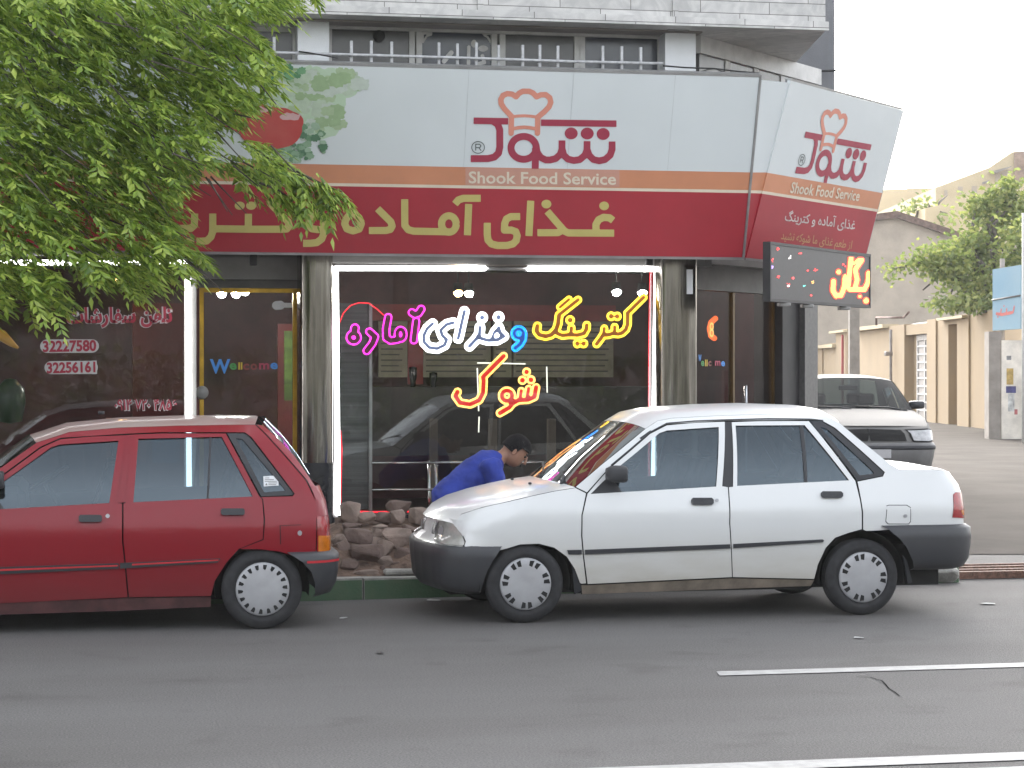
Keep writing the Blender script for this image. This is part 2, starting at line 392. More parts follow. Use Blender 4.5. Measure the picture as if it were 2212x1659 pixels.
# ================================================================== materials
def ASPHALT():
    m, N, L, b = newmat("asphalt"); b.inputs["Roughness"].default_value = .86; b.inputs["Specular IOR Level"].default_value = .35
    tc = N.new("ShaderNodeTexCoord"); mp = N.new("ShaderNodeMapping"); mp.inputs["Scale"].default_value = (.5, 1.6, 1); L.new(tc.outputs["Object"], mp.inputs[0])
    def nz(sc, det, src, lo, hi, c0, c1):
        t = N.new("ShaderNodeTexNoise"); t.inputs["Scale"].default_value = sc; t.inputs["Detail"].default_value = det; L.new(src, t.inputs["Vector"])
        r = N.new("ShaderNodeValToRGB"); r.color_ramp.elements[0].position = lo; r.color_ramp.elements[1].position = hi
        r.color_ramp.elements[0].color = (*c0, 1); r.color_ramp.elements[1].color = (*c1, 1); L.new(t.outputs["Fac"], r.inputs[0]); return t, r
    _, r1 = nz(.55, 6, mp.outputs[0], .3, .7, (.098, .093, .089), (.128, .124, .121))     # worn lanes and old patches
    _, r2 = nz(95, 3, tc.outputs["Object"], .36, .66, (.72, .72, .72), (1.25, 1.24, 1.22))  # stones
    _, r3 = nz(2.1, 8, tc.outputs["Object"], .28, .42, (.80, .79, .78), (1, 1, 1))         # oil and damp stains
    a = N.new("ShaderNodeMix"); a.data_type = 'RGBA'; a.blend_type = 'MULTIPLY'; a.inputs[0].default_value = 1; L.new(r1.outputs[0], a.inputs[6]); L.new(r2.outputs[0], a.inputs[7])
    c = N.new("ShaderNodeMix"); c.data_type = 'RGBA'; c.blend_type = 'MULTIPLY'; c.inputs[0].default_value = 1; L.new(a.outputs[2], c.inputs[6]); L.new(r3.outputs[0], c.inputs[7])
    L.new(c.outputs[2], b.inputs["Base Color"])
    t2 = N.new("ShaderNodeTexNoise"); t2.inputs["Scale"].default_value = 130; t2.inputs["Detail"].default_value = 4; L.new(tc.outputs["Object"], t2.inputs["Vector"])
    bp = N.new("ShaderNodeBump"); bp.inputs["Strength"].default_value = .6; bp.inputs["Distance"].default_value = .015; L.new(t2.outputs["Fac"], bp.inputs["Height"]); L.new(bp.outputs[0], b.inputs["Normal"])
    return m
m_asph = ASPHALT()
m_alley = M("dusty_asphalt", (.085, .075, .067), .95, spec=.06, var=.12, scale=.8, bump=.3, bscale=120)
m_pave = M("pavement_stone", (.24, .225, .21), .8, var=.15, scale=4, bump=.2)
m_line = M("road_paint", (.34, .335, .325), .7, var=.12, scale=14)
m_kerb = M("kerb_concrete", (.33, .32, .29), .85, var=.2, scale=9, bump=.4)
m_green = M("green_kerb_paint", (.035, .10, .045), .6, var=.25, scale=7, bump=.3, col2=(.075, .115, .06), amt=.7)
m_chrome = M("chrome", (.62, .63, .64), .18, 1., var=.08)
m_steel = M("brushed_steel", (.36, .345, .31), .17, 1., var=.22, scale=7, stretch=(4, 4, .22), bump=.10, bscale=14, col2=(.11, .10, .088), amt=.55)  # brushed grain; dark upright streaks painted in for mirrored surroundings
m_black = M("black_stone", (.016, .017, .02), .25, var=.2)
m_dark = M("dark_panel", (.02, .018, .02), .5, var=.3)
m_inner = M("shop_inner_wall", (.125, .036, .042), .7, var=.3, scale=1.5)
m_white = M("white_panel", (.72, .73, .74), .5, var=.05, scale=3)
m_wframe = M("white_frame_paint", (.55, .54, .52), .6, var=.1)
m_grey = M("grey_metal_panel", (.25, .245, .235), .45, var=.12, scale=3)
m_dgrey = M("dim_grey_panel", (.11, .108, .10), .5, var=.2, scale=3)
m_soffit = M("soffit_plaster", (.30, .27, .25), .9, var=.12, scale=2)
m_stone = M("grey_render", (.23, .235, .25), .9, var=.08, scale=2, bump=.2)
m_gold = M("gold_frame", (.55, .33, .03), .35, .6, var=.2)
m_alu = M("aluminium_trim", (.42, .42, .42), .4, .8, var=.1)
m_win = M("window_film", (.085, .082, .08), .22, var=.15, scale=3, stretch=(1, 1, 1))
m_winb = M("window_film_blue", (.06, .065, .08), .15, var=.15, scale=2)
m_rail = M("railing_paint", (.52, .52, .53), .5, var=.15, scale=20)
m_wire = M("cable", (.02, .02, .02), .6)
m_glass = GLASS("shop_glass", (.80, .82, .81), 1.5, boost=.8)
m_red = M("red_wall", (.16, .02, .022), .5, var=.2, scale=2)
m_redb = M("red_board", (.30, .02, .025), .5, var=.15)
m_menu = M("menu_board", (.36, .33, .24), .6, var=.12, scale=8)
m_floor = M("shop_floor", (.05, .045, .045), .3, var=.2)
def MARBLE():
    m, N, L, b = newmat("marble_cladding"); b.inputs["Roughness"].default_value = .5
    tc = N.new("ShaderNodeTexCoord"); s = N.new("ShaderNodeSeparateXYZ"); c = N.new("ShaderNodeCombineXYZ")
    L.new(tc.outputs["Object"], s.inputs[0]); ad = N.new("ShaderNodeMath"); L.new(s.outputs[0], ad.inputs[0]); L.new(s.outputs[1], ad.inputs[1])
    L.new(ad.outputs[0], c.inputs[0]); L.new(s.outputs[2], c.inputs[1])
    k = N.new("ShaderNodeTexBrick"); L.new(c.outputs[0], k.inputs[0]); k.inputs["Scale"].default_value = 1.0
    k.inputs["Brick Width"].default_value = .62; k.inputs["Row Height"].default_value = .105; k.inputs["Mortar Size"].default_value = .0035
    k.inputs["Color1"].default_value = (.62, .605, .58, 1); k.inputs["Color2"].default_value = (.50, .49, .47, 1); k.inputs["Mortar"].default_value = (.16, .15, .14, 1)
    k.offset = .43
    t = N.new("ShaderNodeTexNoise"); t.inputs["Scale"].default_value = 3.5; t.inputs["Detail"].default_value = 8; t.inputs["Distortion"].default_value = 2.5
    L.new(tc.outputs["Object"], t.inputs["Vector"]); r = N.new("ShaderNodeValToRGB"); L.new(t.outputs["Fac"], r.inputs[0])
    r.color_ramp.elements[0].position = .38; r.color_ramp.elements[1].position = .6
    r.color_ramp.elements[0].color = (.80, .80, .81, 1); r.color_ramp.elements[1].color = (1, 1, 1, 1)
    mx = N.new("ShaderNodeMix"); mx.data_type = 'RGBA'; mx.blend_type = 'MULTIPLY'; mx.inputs[0].default_value = 1
    L.new(k.outputs[0], mx.inputs[6]); L.new(r.outputs[0], mx.inputs[7]); L.new(mx.outputs[2], b.inputs["Base Color"])
    return m
m_marble = MARBLE()
# sign print
m_sw = M("sign_white", (.60, .635, .64), .42, var=.025, scale=1.2)
m_so = M("sign_orange", (.56, .235, .125), .45, var=.05, scale=3)
m_sr = M("sign_red", (.355, .022, .036), .42, var=.07, scale=1.5)
m_sc = M("sign_cream", (.66, .58, .46), .5, var=.04)
m_sy = M("sign_yellow", (.50, .43, .14), .5, var=.04)
m_logo = M("logo_crimson", (.33, .03, .062), .45, var=.04)
m_hat = M("logo_salmon", (.62, .24, .17), .45, var=.05)
m_sgrey = M("logo_grey", (.10, .12, .12), .5)

# ================================================================== ground
road = MB(); G = 320
road.add([(-G, -G, 0), (G, -G, 0), (G, G, 0), (-G, G, 0)], [(0, 1, 2, 3)])
struct("road", road, m_asph)
al = MB(); rows = []
for D in [19.5, 21, 23, 25, 27, 29, 34, 60, 140]:
    k = max(0, min(1, (D - 19.5) / 8)); z = .006 + .1 * k * k * (3 - 2 * k)
    rows.append([A(r, D, z if r > 1 else z) for r in (1.5, 5, 9, 13.5)])
al.grid(rows); struct("side_street", al, m_alley)
def kerb_y(x): return 15.58 + (x - 1.88) * .075
pv = MB()
pv.add([(-14, kerb_y(-14) + .14, .15), (6.75, kerb_y(6.75) + .14, .15), (7.35, 20.4, .15), (7.0, 21, .15), (-14, 21, .15)], [(0, 1, 2, 3, 4)])
pv.add([(6.75, kerb_y(6.75) + .14, .15), (7.35, 20.4, .15), (7.35, 20.4, 0), (6.75, kerb_y(6.75) + .14, 0)], [(0, 1, 2, 3)])
struct("pavement", pv, m_pave)
kb = MB(); x = -14.
while x < 6.7:
    x2 = min(x + random.uniform(.78, .84), 6.78); y0, y1 = kerb_y(x), kerb_y(x2); d = jitter(-.006, .006)
    kb.hexa([(x + .004, y0 + d, -.02), (x2 - .004, y1 + d, -.02), (x2 - .004, y1 + .14, -.02), (x + .004, y0 + .14, -.02)],
            [(x + .004, y0 + .012 + d, .152 + d), (x2 - .004, y1 + .012 + d, .152 + d), (x2 - .004, y1 + .14, .152 + d), (x + .004, y0 + .14, .152 + d)], 0)
    kb.hexa([(x + .01, y0 - .003 + d, -.02), (x2 - .01, y1 - .003 + d, -.02), (x2 - .01, y1 + .01 + d, -.02), (x + .01, y0 + .01 + d, -.02)],
            [(x + .01, y0 + .008 + d, .138 + d), (x2 - .01, y1 + .008 + d, .138 + d), (x2 - .01, y1 + .012 + d, .138 + d), (x + .01, y0 + .012 + d, .138 + d)], 1)
    x = x2
struct("kerb", kb, [m_kerb, m_green])
ln = MB(); xa = PZ(1548, 1458, 0).x
for i in range(-5, 6):
    ln.add([(xa + i * 9, 11.30, .005), (xa + 5.2 + i * 9, 11.30, .005), (xa + 5.2 + i * 9, 11.46, .005), (xa + .03 + i * 9, 11.46, .005)], [(0, 1, 2, 3)])
ln.add([(-60, 8.60, .005), (80, 8.60, .005), (80, 8.78, .005), (-60, 8.78, .005)], [(0, 1, 2, 3)])
ln.add([(-60, 8.28, .005), (80, 8.28, .005), (80, 8.46, .005), (-60, 8.46, .005)], [(0, 1, 2, 3)])
struct("road_markings", ln, m_line)
crk = MB(); pts = [PZ(*p, .004) for p in ((1850, 1462), (1880, 1463), (1905, 1470), (1913, 1478), (1920, 1487), (1932, 1494), (1943, 1503))]
for a, b in zip(pts, pts[1:]):
    n = Vector((-(b - a).y, (b - a).x, 0)).normalized() * .004; crk.add([a - n, b - n, b + n, a + n], [(0, 1, 2, 3)])
struct("road_crack", crk, M("crack_shadowless", (.03, .03, .03), 1., spec=0.))
# litter: scraps of paper on the road
m_paper = M("paper_scrap", (.5, .5, .49), .9)
for (px, py, s, lab) in ((937, 1297, .06, "white paper scrap on the road in front of the green kerb"), (2131, 1304, .055, "white paper scrap on the road right of the white sedan"), (820, 1410, .03, "small dark scrap lying alone on the near road"), (742, 1335, .04, "pale scrap on the road behind the red hatchback"), (1855, 1378, .035, "tiny pale scrap on the road below the white sedan's rear wheel")):
    q = PZ(px, py, .006); b = MB(); n = 7
    ring = [(q.x + math.cos(t) * s * jitter(.7, 1.2), q.y + math.sin(t) * s * jitter(.6, 1.5), .006 + jitter(0, .006)) for t in [2 * PI * k / n for k in range(n)]]
    b.add(ring + [(q.x, q.y, .013)], [(k, (k + 1) % n, n) for k in range(n)])
    tag(part("paper_scrap", b, m_paper if 'dark' not in lab else m_wire, fix=False), lab, "litter")
# drain channel of rusty rails across the side street mouth and the broken kerb end
gr = thing("drain_grating", "rusty steel drain channel across the mouth of the side street", "drain", PZ(2150, 1240, 0))
m_rust = M("rusty_steel", (.16, .085, .06), .75, .3, var=.3, scale=30, bump=.3)
for k, yy in enumerate((0, .16, .34, .5)):
    b = MB(); p = PZ(2080, 1252, 0); b.box(p.x - .1, p.x + 5, p.y + yy, p.y + yy + .055, .004, .06 + .004 * k); part("rail", b, m_rust, gr)
b = MB(); p = PZ(2080, 1252, 0); b.box(p.x - .1, p.x + 5, p.y + .06, p.y + .49, .004, .012); part("channel_bed", b, m_dark, gr)
def rockmesh(c, sx, sy, sz, seed, n=16, flat=False):
    import bmesh
    rnd = random.Random(seed); bm = bmesh.new()
    for _ in range(n):
        v = Vector((rnd.gauss(0, 1), rnd.gauss(0, 1), rnd.gauss(0, 1))).normalized()
        v = Vector([math.copysign(abs(q) ** .6, q) for q in v])
        bm.verts.new((c[0] + v.x * sx * rnd.uniform(.8, 1.05), c[1] + v.y * sy * rnd.uniform(.8, 1.05), c[2] + v.z * sz * rnd.uniform(.8, 1.05)))
    bmesh.ops.convex_hull(bm, input=bm.verts); bmesh.ops.delete(bm, geom=[v for v in bm.verts if not v.link_faces], context='VERTS')
    bmesh.ops.bevel(bm, geom=bm.edges[:], offset=min(sx, sy, sz) * .07, segments=1, affect='EDGES', profile=.5)
    me = bpy.data.meshes.new("rock"); bm.to_mesh(me); bm.free(); return me
m_rock = M("quarried_rock", (.165, .116, .096), .9, var=.2, scale=7, bump=.7, bscale=25, col2=(.085, .056, .047), amt=.8)
m_rockl = M("pale_rock", (.25, .188, .155), .9, var=.2, scale=6, bump=.7, bscale=25)
m_earth = M("loose_earth", (.17, .112, .082), .95, var=.3, scale=12, bump=.8, bscale=40)
p = PZ(2046, 1262, 0)
kbk = rockmesh((p.x, p.y + .12, .075), .145, .11, .085, 5, 26)
tag(part("concrete_block", kbk, m_kerb), "broken grey concrete kerb end behind the white sedan's rear bumper", "concrete block")

# ================================================================== rubble bed
c4 = crop(800, 1220, 1120, 1540, 1659)
rk = [(390, 340, 125, 165, 16.75, 1, "tall pointed rock standing at the left end of the heap's top"), (600, 380, 115, 75, 16.7, 2, "low pale rock beside the tall pointed one on the heap"),
      (800, 385, 125, 85, 16.75, 0, "dark blunt rock in the middle of the heap's top row"), (1000, 375, 95, 95, 16.7, 1, "upright rock below the flat block on the heap"),
      (1045, 245, 165, 80, 16.95, 0, "flat long block lying highest on the heap"), (1275, 370, 145, 110, 16.8, 1, "purplish rock at the heap's top beside the white sedan's nose"),
      (490, 650, 190, 125, 16.25, 0, "dark broad rock halfway up the heap's left side"), (600, 900, 215, 165, 16.0, 0, "largest dark rock low on the heap above the kerb"),
      (1000, 660, 195, 145, 16.2, 1, "big pale angular slab leaning on the earth of the heap"), (845, 800, 105, 120, 16.1, 1, "tilted flake of rock under the big pale slab"),
      (1095, 900, 125, 135, 16.05, 0, "plain brown rock at the heap's lower right by the bumper"), (590, 1125, 180, 70, 15.86, 1, "flat pale rock lying on the kerb at the foot of the heap"),
      (235, 660, 115, 65, 16.2, 1, "small pale rock low behind the red hatchback's bumper"), (812, 1075, 42, 85, 15.88, 0, "thin upright sliver of rock beside the kerb stone"),
      (980, 1010, 120, 50, 15.95, 0, "small half buried rock behind the loose kerb stone"), (250, 450, 90, 70, 16.8, 0, "small dark rock at the heap's far left under the neon tube"),
      (420, 520, 120, 70, 16.5, 0, "flat brown rock below the tall pointed one on the heap"), (760, 560, 130, 85, 16.4, 1, "rounded brown rock at the heart of the heap"), (1180, 570, 130, 90, 16.45, 0, "brown rock sunk in earth below the purplish one"),
      (300, 800, 120, 110, 16.1, 0, "dark rock at the heap's left edge behind the red hatchback's corner"), (370, 990, 120, 90, 15.92, 0, "dark block at the heap's lower left above the kerb"), (1210, 740, 100, 100, 16.2, 0, "earth stained rock right of the big pale slab"),
      (840, 960, 110, 80, 15.95, 1, "small tilted rock between the large dark rock and the plain brown one"), (700, 710, 110, 80, 16.25, 1, "pale chip of rock left of the big pale slab")]
for i, (cx, cy, hx, hy, Y, li, lab) in enumerate(rk):
    q = P(*c4(cx, cy), Y); k = .16667 * Y / FPX * 1.02
    me = rockmesh(q, hx * k * 1.2, (hx + hy) * .6 * k, hy * k * 1.2, 100 + i * 3)
    tag(part("rock", me, m_rockl if li else m_rock), lab, "rock", "rocks heaped in the kerbside bed")
b = MB(); q0, q1 = c4(830, 1190), c4(1350, 1050); p0 = P(*q0, 15.78); p1 = P(*q1, 15.78)
b.bbox(p0.x, p1.x, 15.74, 15.92, .154, p1.z, .012); tag(part("kerb_stone", b, m_kerb), "loose grey kerb stone lying on the green kerb", "kerb stone")
b = MB(); rows = []
for j in range(15):
    row = []
    for i in range(25):
        x = 1.55 + 2.0 * i / 24; y = 15.75 + 1.45 * j / 14
        e = min(1, 6 * min(i, 24 - i) / 24) * min(1, 6 * min(j, 14 - j) / 14)
        z = .14 + e * (.10 + .30 * (j / 14)) + e * .09 * noise.noise(Vector((x * 4, y * 4, 1))) + e * .05 * noise.noise(Vector((x * 13, y * 13, 3)))
        row.append((x, y, z))
    rows.append(row)
b.grid(rows); stuff("earth_heap", b, m_earth, "brown loose earth between the heaped rocks", "earth")

# ================================================================== building
YG = 18.7
def X_(px, Y=YG): return P(px, 800, Y).x
def Z_(px, py, Y=YG): return P(px, py, Y).z
BL = thing("corner_building", "grey corner building with marble clad overhang above the food shop", "building", (0, 19, 0))
C0 = Vector((X_(1512), YG, 0)); CD = Vector((.688, .725, 0)); CN = Vector((.725, -.688, 0)); C1 = C0 + CD * 2.40
xw0, xw1 = X_(722), X_(1422); xc0 = X_(648)
zt = Z_(1100, 577)
# ground floor carcass
b = MB()
b.box(-9, xc0 - .02, YG - .02, YG + .2, .148, .40); b.box(xw0 - .06, xw1 + .06, YG - .02, YG + .2, .148, Z_(1100, 1112))
part("plinth", b, m_black, BL)
b = MB(); b.box(-9, X_(425), YG - .03, YG + .25, 2.60, 4.0); b.box(X_(425), xc0, YG + .22, YG + .45, 2.55, 4.0); b.box(xc0, C0.x + .1, YG - .03, YG + .25, zt + .02, 4.0)
part("bulkhead", b, m_grey, BL)
b = MB(); b.box(X_(430, 18.93), X_(643, 18.93), 18.86, 18.92, Z_(500, 603, 18.9), Z_(500, 556, 18.9)); part("shutter_box", b, m_grey, BL)
b = MB(); b.box(X_(428, 18.95), X_(643, 18.95), 18.92, 18.97, Z_(500, 622, 18.95), Z_(500, 603.5, 18.95)); part("transom_panel", b, m_dgrey, BL)
# interior shell
b = MB()
b.add([(-9, 24.5, .2), (6.9, 24.5, .2), (6.9, 24.5, 2.9), (-9, 24.5, 2.9)], [(0, 1, 2, 3)])
b.add([(-9, YG + .26, .2), (-9, 24.5, .2), (-9, 24.5, 2.9), (-9, YG + .26, 2.9)], [(0, 1, 2, 3)])
e2 = C1 + Vector((-.3, .25, 0))
b.add([(e2.x, e2.y, .2), (6.9, 24.5, .2), (6.9, 24.5, 2.9), (e2.x, e2.y, 2.9)], [(0, 1, 2, 3)])
part("interior_wall", b, m_inner, BL, fix=False)
b = MB(); b.add([(-9, YG + .21, .2), (C0.x, YG + .21, .2), (C1.x, C1.y, .2), (6.9, 24.5, .2), (-9, 24.5, .2)], [(0, 1, 2, 3, 4)]); part("interior_floor", b, m_floor, BL, fix=False)
b = MB(); b.add([(-9, YG + .26, 2.75), (C0.x, YG + .26, 2.75), (C1.x, C1.y, 2.75), (6.9, 24.5, 2.75), (-9, 24.5, 2.75)], [(0, 1, 2, 3, 4)]); part("interior_ceiling", b, m_dgrey, BL, fix=False)
# side wall along the side street and the upper mass
r1 = C1.x * CA - C1.y * SA; D1 = C1.x * SA + C1.y * CA
b = MB(); q = [A(r1, D1, 0), A(r1, D1 + 16, 0), A(r1 - .3, D1 + 16, 0), A(r1 - .3, D1 + .2, 0)]
b.prism(q, (0, 0, 4.4)); part("side_wall", b, m_stone, BL)
ZO = Z_(1100, 43.5, 18.2)
ov = [(-9, 18.2), (X_(1783, 18.2), 18.2), tuple(A(X_(1783, 18.2) * CA - 18.2 * SA, 38)[:2]), (-9, 36)]
b = MB(); b.prism([(x, y, ZO) for x, y in ov], (0, 0, 6)); part("overhang", b, m_marble, BL)
b = MB(); b.box(-9, ov[1][0] + .02, 18.165, 18.198, ZO - .004, ZO + .072); b.box(X_(1031, 18.2), X_(1043, 18.2), 18.175, 18.198, ZO + .075, ZO + 3); b.box(X_(1452, 18.2), X_(1464, 18.2), 18.175, 18.198, ZO + .075, ZO + 3)
part("marble_trim", b, m_marble, BL)
# second floor wall behind the sign, windows above it
b = MB(); b.box(-9, C0.x + .05, YG + .05, YG + .3, 4.003, Z_(1100, 175)); part("window_sill_wall", b, m_grey, BL)
b = MB(); b.box(-9, X_(1500), YG - .02, YG + .06, Z_(1100, 74), ZO - .002); part("window_head", b, m_wframe, BL)
b = MB(); b.box(-9, X_(1500), YG - .25, YG - .021, Z_(1100, 60, YG - .2), ZO - .003); part("soffit_beam", b, m_soffit, BL)
for (a, c) in ((643, 711), (1437, 1503)):
    b = MB(); b.box(X_(a, 18.5), X_(c, 18.5), 18.5, 18.9, 3.9, ZO - .004); part("pilaster", b, m_white, BL)
zb = 3.95
def window(p0, p1, mat, fr=(0, 0), top=76):
    wt = Z_((p0 + p1) / 2, top)
    f = MB(); x0, x1 = X_(p0), X_(p1)
    f.box(x0 - .05, x0, YG + .0, YG + .05, zb, wt + .04); f.box(x1, x1 + .05, YG + .0, YG + .05, zb, wt + .04); f.box(x0 - .05, x1 + .05, YG + .001, YG + .049, wt, wt + .06)
    o = part("window", f, m_wframe, BL); g = MB(); g.box(x0, x1, YG + .025, YG + .035, zb, wt); part("pane", g, mat, o); return o
window(520, 632, m_win, top=68)
w1 = window(717, 884, m_win, top=52)
h = P(819, 78, YG); g = MB(); g.lathe([(0, -.03), (.05, -.03), (.05, 0)], 20, 'y', (h.x, YG + .02, h.z)); part("vent_hole", g, m_wire, w1)
w2 = window(912, 1062, m_winb, top=68); window(1092, 1241, m_win, top=70); window(1264, 1421, m_winb, top=66)
# corner ornaments and faded letters stuck on the second pane
g = MB(); c8 = crop(560, 0, 1280, 200, 2212)
def wp(x, y): q = P(x, y, YG + .02); return q
for st in ([('s', [(1525, 250), (1525, 330)], 10), ('s', [(1525, 255), (1600, 255)], 10), ('s', [(1530, 320), (1560, 275), (1595, 265)], 8)],
           [('s', [(2058, 250), (2058, 345)], 10), ('s', [(2058, 258), (1985, 258)], 10), ('s', [(2052, 330), (2025, 285), (1995, 268)], 8)],
           [('s', [(1690, 470), (1745, 405)], 18, 'r')], [('s', [(1878, 490), (1880, 360)], 13, 'r')], [('e', 1920, 335, 22, 30), ('e', 1990, 372, 38, 24)], [('s', [(1950, 490), (2000, 480), (1985, 430)], 14, 'r')],
           [('s', [(1690, 500), (1650, 515)], 10, 'r')]):
    g = MB(); letters(st, c8, wp, g, 4.); part("window_lettering", g, m_wframe, w2, fix=False)
# chamfer: upper windows
cb = MB(); q0 = Vector((X_(1503), YG, 0)); L2 = 2.6
cb.prism([q0 + Vector((0, 0, 3.9)), q0 + CD * L2 + Vector((0, 0, 3.9)), q0 + CD * L2 + Vector((0, 0, 4.09)), q0 + Vector((0, 0, 4.09))], -CN * .2); part("chamfer_wall", cb, m_grey, BL)
ts = [.03, .62, 1.22, 1.80]
for i in range(3):
    f = MB(); a, c = q0 + CD * ts[i], q0 + CD * (ts[i + 1] - .09); hz = ZO - .16
    f.prism([a + CN * .02 + Vector((0, 0, 4.09)), c + CN * .02 + Vector((0, 0, 4.09)), c + CN * .02 + Vector((0, 0, hz)), a + CN * .02 + Vector((0, 0, hz))], -CN * .06); o = part("window", f, m_win, BL)
    f = MB(); f.prism([c + CN * .03 + Vector((0, 0, 4.05)), c + CD * .09 + CN * .03 + Vector((0, 0, 4.05)), c + CD * .09 + CN * .03 + Vector((0, 0, hz)), c + CN * .03 + Vector((0, 0, hz))], -CN * .1); part("frame", f, m_wframe, o)
f = MB(); a, c = q0, q0 + CD * L2; f.prism([a + CN * .05 + Vector((0, 0, ZO - .157)), c + CN * .05 + Vector((0, 0, ZO - .157)), c + CN * .05 + Vector((0, 0, ZO - .003)), a + CN * .05 + Vector((0, 0, ZO - .003))], -CN * .2); part("window_head", f, m_wframe, BL)
f = MB(); a = q0 + CD * 1.80; f.prism([a + Vector((0, 0, 4.09)), c + Vector((0, 0, 4.09)), c + Vector((0, 0, ZO - .158)), a + Vector((0, 0, ZO - .158))], -CN * .3); part("chamfer_pier", f, m_stone, BL)
# rear wing carried above the side street
b = MB(); b.prism([A(-2, 22.2, 3.25), A(22.2 * .1470, 22.2, 3.25), A(22.2 * .1470, 36, 3.25), A(-2, 36, 3.25)], (0, 0, 8)); part("rear_wing", b, m_stone, BL)
# columns
def column(px0, px1, ztop, zpl, name="column"):
    x0, x1 = X_(px0, 18.45), X_(px1, 18.45); cx = (x0 + x1) / 2; w = (x1 - x0) / 2
    b = MB(); rows = []
    prof = [(-w, .30), (-w, .10), (-w * .93, .045), (-w * .78, .018), (-w * .4, .003), (0, 0), (w * .4, .003), (w * .78, .018), (w * .93, .045), (w, .10), (w, .30)]
    for z in (zpl, ztop): rows.append([(cx + a, 18.45 + d, z) for a, d in prof])
    b.grid(rows); o = part(name, b, m_steel, BL, fix=False)
    b = MB(); rows = [[(cx + a * 1.03, 18.44 + d, z) for a, d in prof] for z in (.148, zpl)]; b.grid(rows)
    b.add(rows[1], [tuple(range(len(prof)))]); part("column_base", b, m_black, o, fix=False); return o
column(650, 722, 2.72, Z_(690, 1000, 18.45)); cr2 = column(1428, 1511, 2.72, .62)
b = MB(); b.box(X_(1484, 18.44), X_(1497, 18.44), 18.445, 18.452, Z_(1490, 635, 18.44), Z_(1490, 582, 18.44)); part("paper_notice", b, m_white, cr2)
# chamfer ground floor: door, pier, speckled column
m_speck = M("speckled_granite", (.13, .125, .12), .4, var=.5, scale=26, col2=(.05, .05, .052), amt=.8)
def cham(t, z, off=0.): q = C0 + CD * t + CN * off; return Vector((q.x, q.y, z))
b = MB(); b.prism([cham(1.72, .148, .0), cham(2.10, .148, .0), cham(2.10, 2.75, .0), cham(1.72, 2.75, .0)], -CN * .3); part("dark_pier", b, m_dark, BL)
b = MB(); b.prism([cham(2.10, .148, .06), cham(2.40, .148, .06), cham(2.40, 2.75, .06), cham(2.10, 2.75, .06)], -CN * .4); part("speckled_column", b, m_speck, BL)
b = MB(); b.prism([cham(.02, 2.36, -.05), cham(1.72, 2.36, -.05), cham(1.72, 2.75, -.05), cham(.02, 2.75, -.05)], -CN * .1); part("transom_panel", b, m_dgrey, BL)
b = MB(); b.prism([cham(0, 2.59, .05), cham(2.45, 2.59, .05), cham(2.45, 4.0, .05), cham(0, 4.0, .05)], -CN * .12); part("bulkhead", b, m_grey, BL)

# ---- glazing
def pane(name, x0, x1, z0, z1, Y, label, cat="shop window"):
    t = thing(name, label, cat, ((x0 + x1) / 2, Y, z0)); g = MB(); g.box(x0, x1, Y, Y + .008, z0, z1); part("glass", g, m_glass, t); return t
W1 = pane("shop_window", -9, X_(398), .40, 2.58, YG + .03, "wide dark shop window with red phone numbers behind the red hatchback")
W2 = pane("shop_window", xw0 + .03, xw1 - .03, Z_(1100, 1112), zt, YG + .03, "dark shop window framed in white neon between the two steel columns")
f = MB(); f.box(X_(398), X_(404), YG - .01, YG + .07, .40, 2.58); f.box(X_(411), X_(424), YG - .01, YG + .15, .15, 2.58); part("frame", f, m_grey, W1)
f = MB(); f.box(xw0, xw0 + .03, YG - .01, YG + .08, Z_(1100, 1112), zt); f.box(xw1 - .03, xw1, YG - .01, YG + .08, Z_(1100, 1112), zt); f.box(xw0 + .03, xw1 - .03, YG - .009, YG + .079, zt - .03, zt); part("frame", f, m_alu, W2)
# entrance door
yd = 18.97; DR = thing("shop_door", "glass shop door with a gold frame and colourful welcome lettering", "door", (X_(535, yd), yd, .15))
x0, x1, zd = X_(431, yd), X_(641, yd), Z_(535, 622, yd)
f = MB(); f.box(x0, x0 + .035, yd - .02, yd + .02, .16, zd); f.box(x1 - .035, x1, yd - .02, yd + .02, .16, zd); f.box(x0 + .035, x1 - .035, yd - .019, yd + .019, zd - .04, zd); f.box(x0 + .035, x1 - .035, yd - .019, yd + .019, .16, .24); part("frame", f, m_gold, DR)
f = MB(); f.box(x0 + .035, x1 - .035, yd - .004, yd + .004, .24, zd - .04); part("glass", f, m_glass, DR)
f = MB(); h = P(436, 848, yd - .05); f.lathe([(0, -.02), (.05, -.02), (.058, 0), (.05, .02), (0, .02)], 20, 'y', (h.x, yd - .05, h.z)); f.box(h.x - .01, h.x + .01, yd - .05, yd - .005, h.z - .01, h.z + .01); part("handle", f, m_grey, DR)
ck = crop(480, 640, 860, 1140, 1261)
f = MB(); letters([('s', [(700, 410), (735, 408)], 36, 'r'), ('s', [(735, 408), (830, 408)], 20)], ck, lambda x, y: P(x, y, yd - .008), f, 6.); part("lock_plate", f, m_white, DR, fix=False)
cols = {'b': (.06, .28, .75), 'g': (.05, .28, .06), 'y': (.55, .38, .02), 'r': (.22, .03, .03), 'm': (.38, .03, .08)}
for body, xa, xb, yb, yt, c in (("W", 148, 318, 970, 855, 'b'), ("e", 312, 370, 940, 888, 'g'), ("ll", 384, 418, 940, 882, 'y'), ("c", 424, 474, 942, 892, 'r'), ("o", 486, 540, 942, 892, 'r'), ("m", 556, 640, 938, 888, 'm'), ("e", 650, 712, 935, 885, 'b')):
    f = MB(); text(f, body, (xa, yb), (xb, yb), (xa, yt), lambda x, y: P(*ck(x, y), yd - .008), bold=.03)
    part("letter", f, M("welcome_ink", cols[c], .5, var=.02), DR, fix=False)
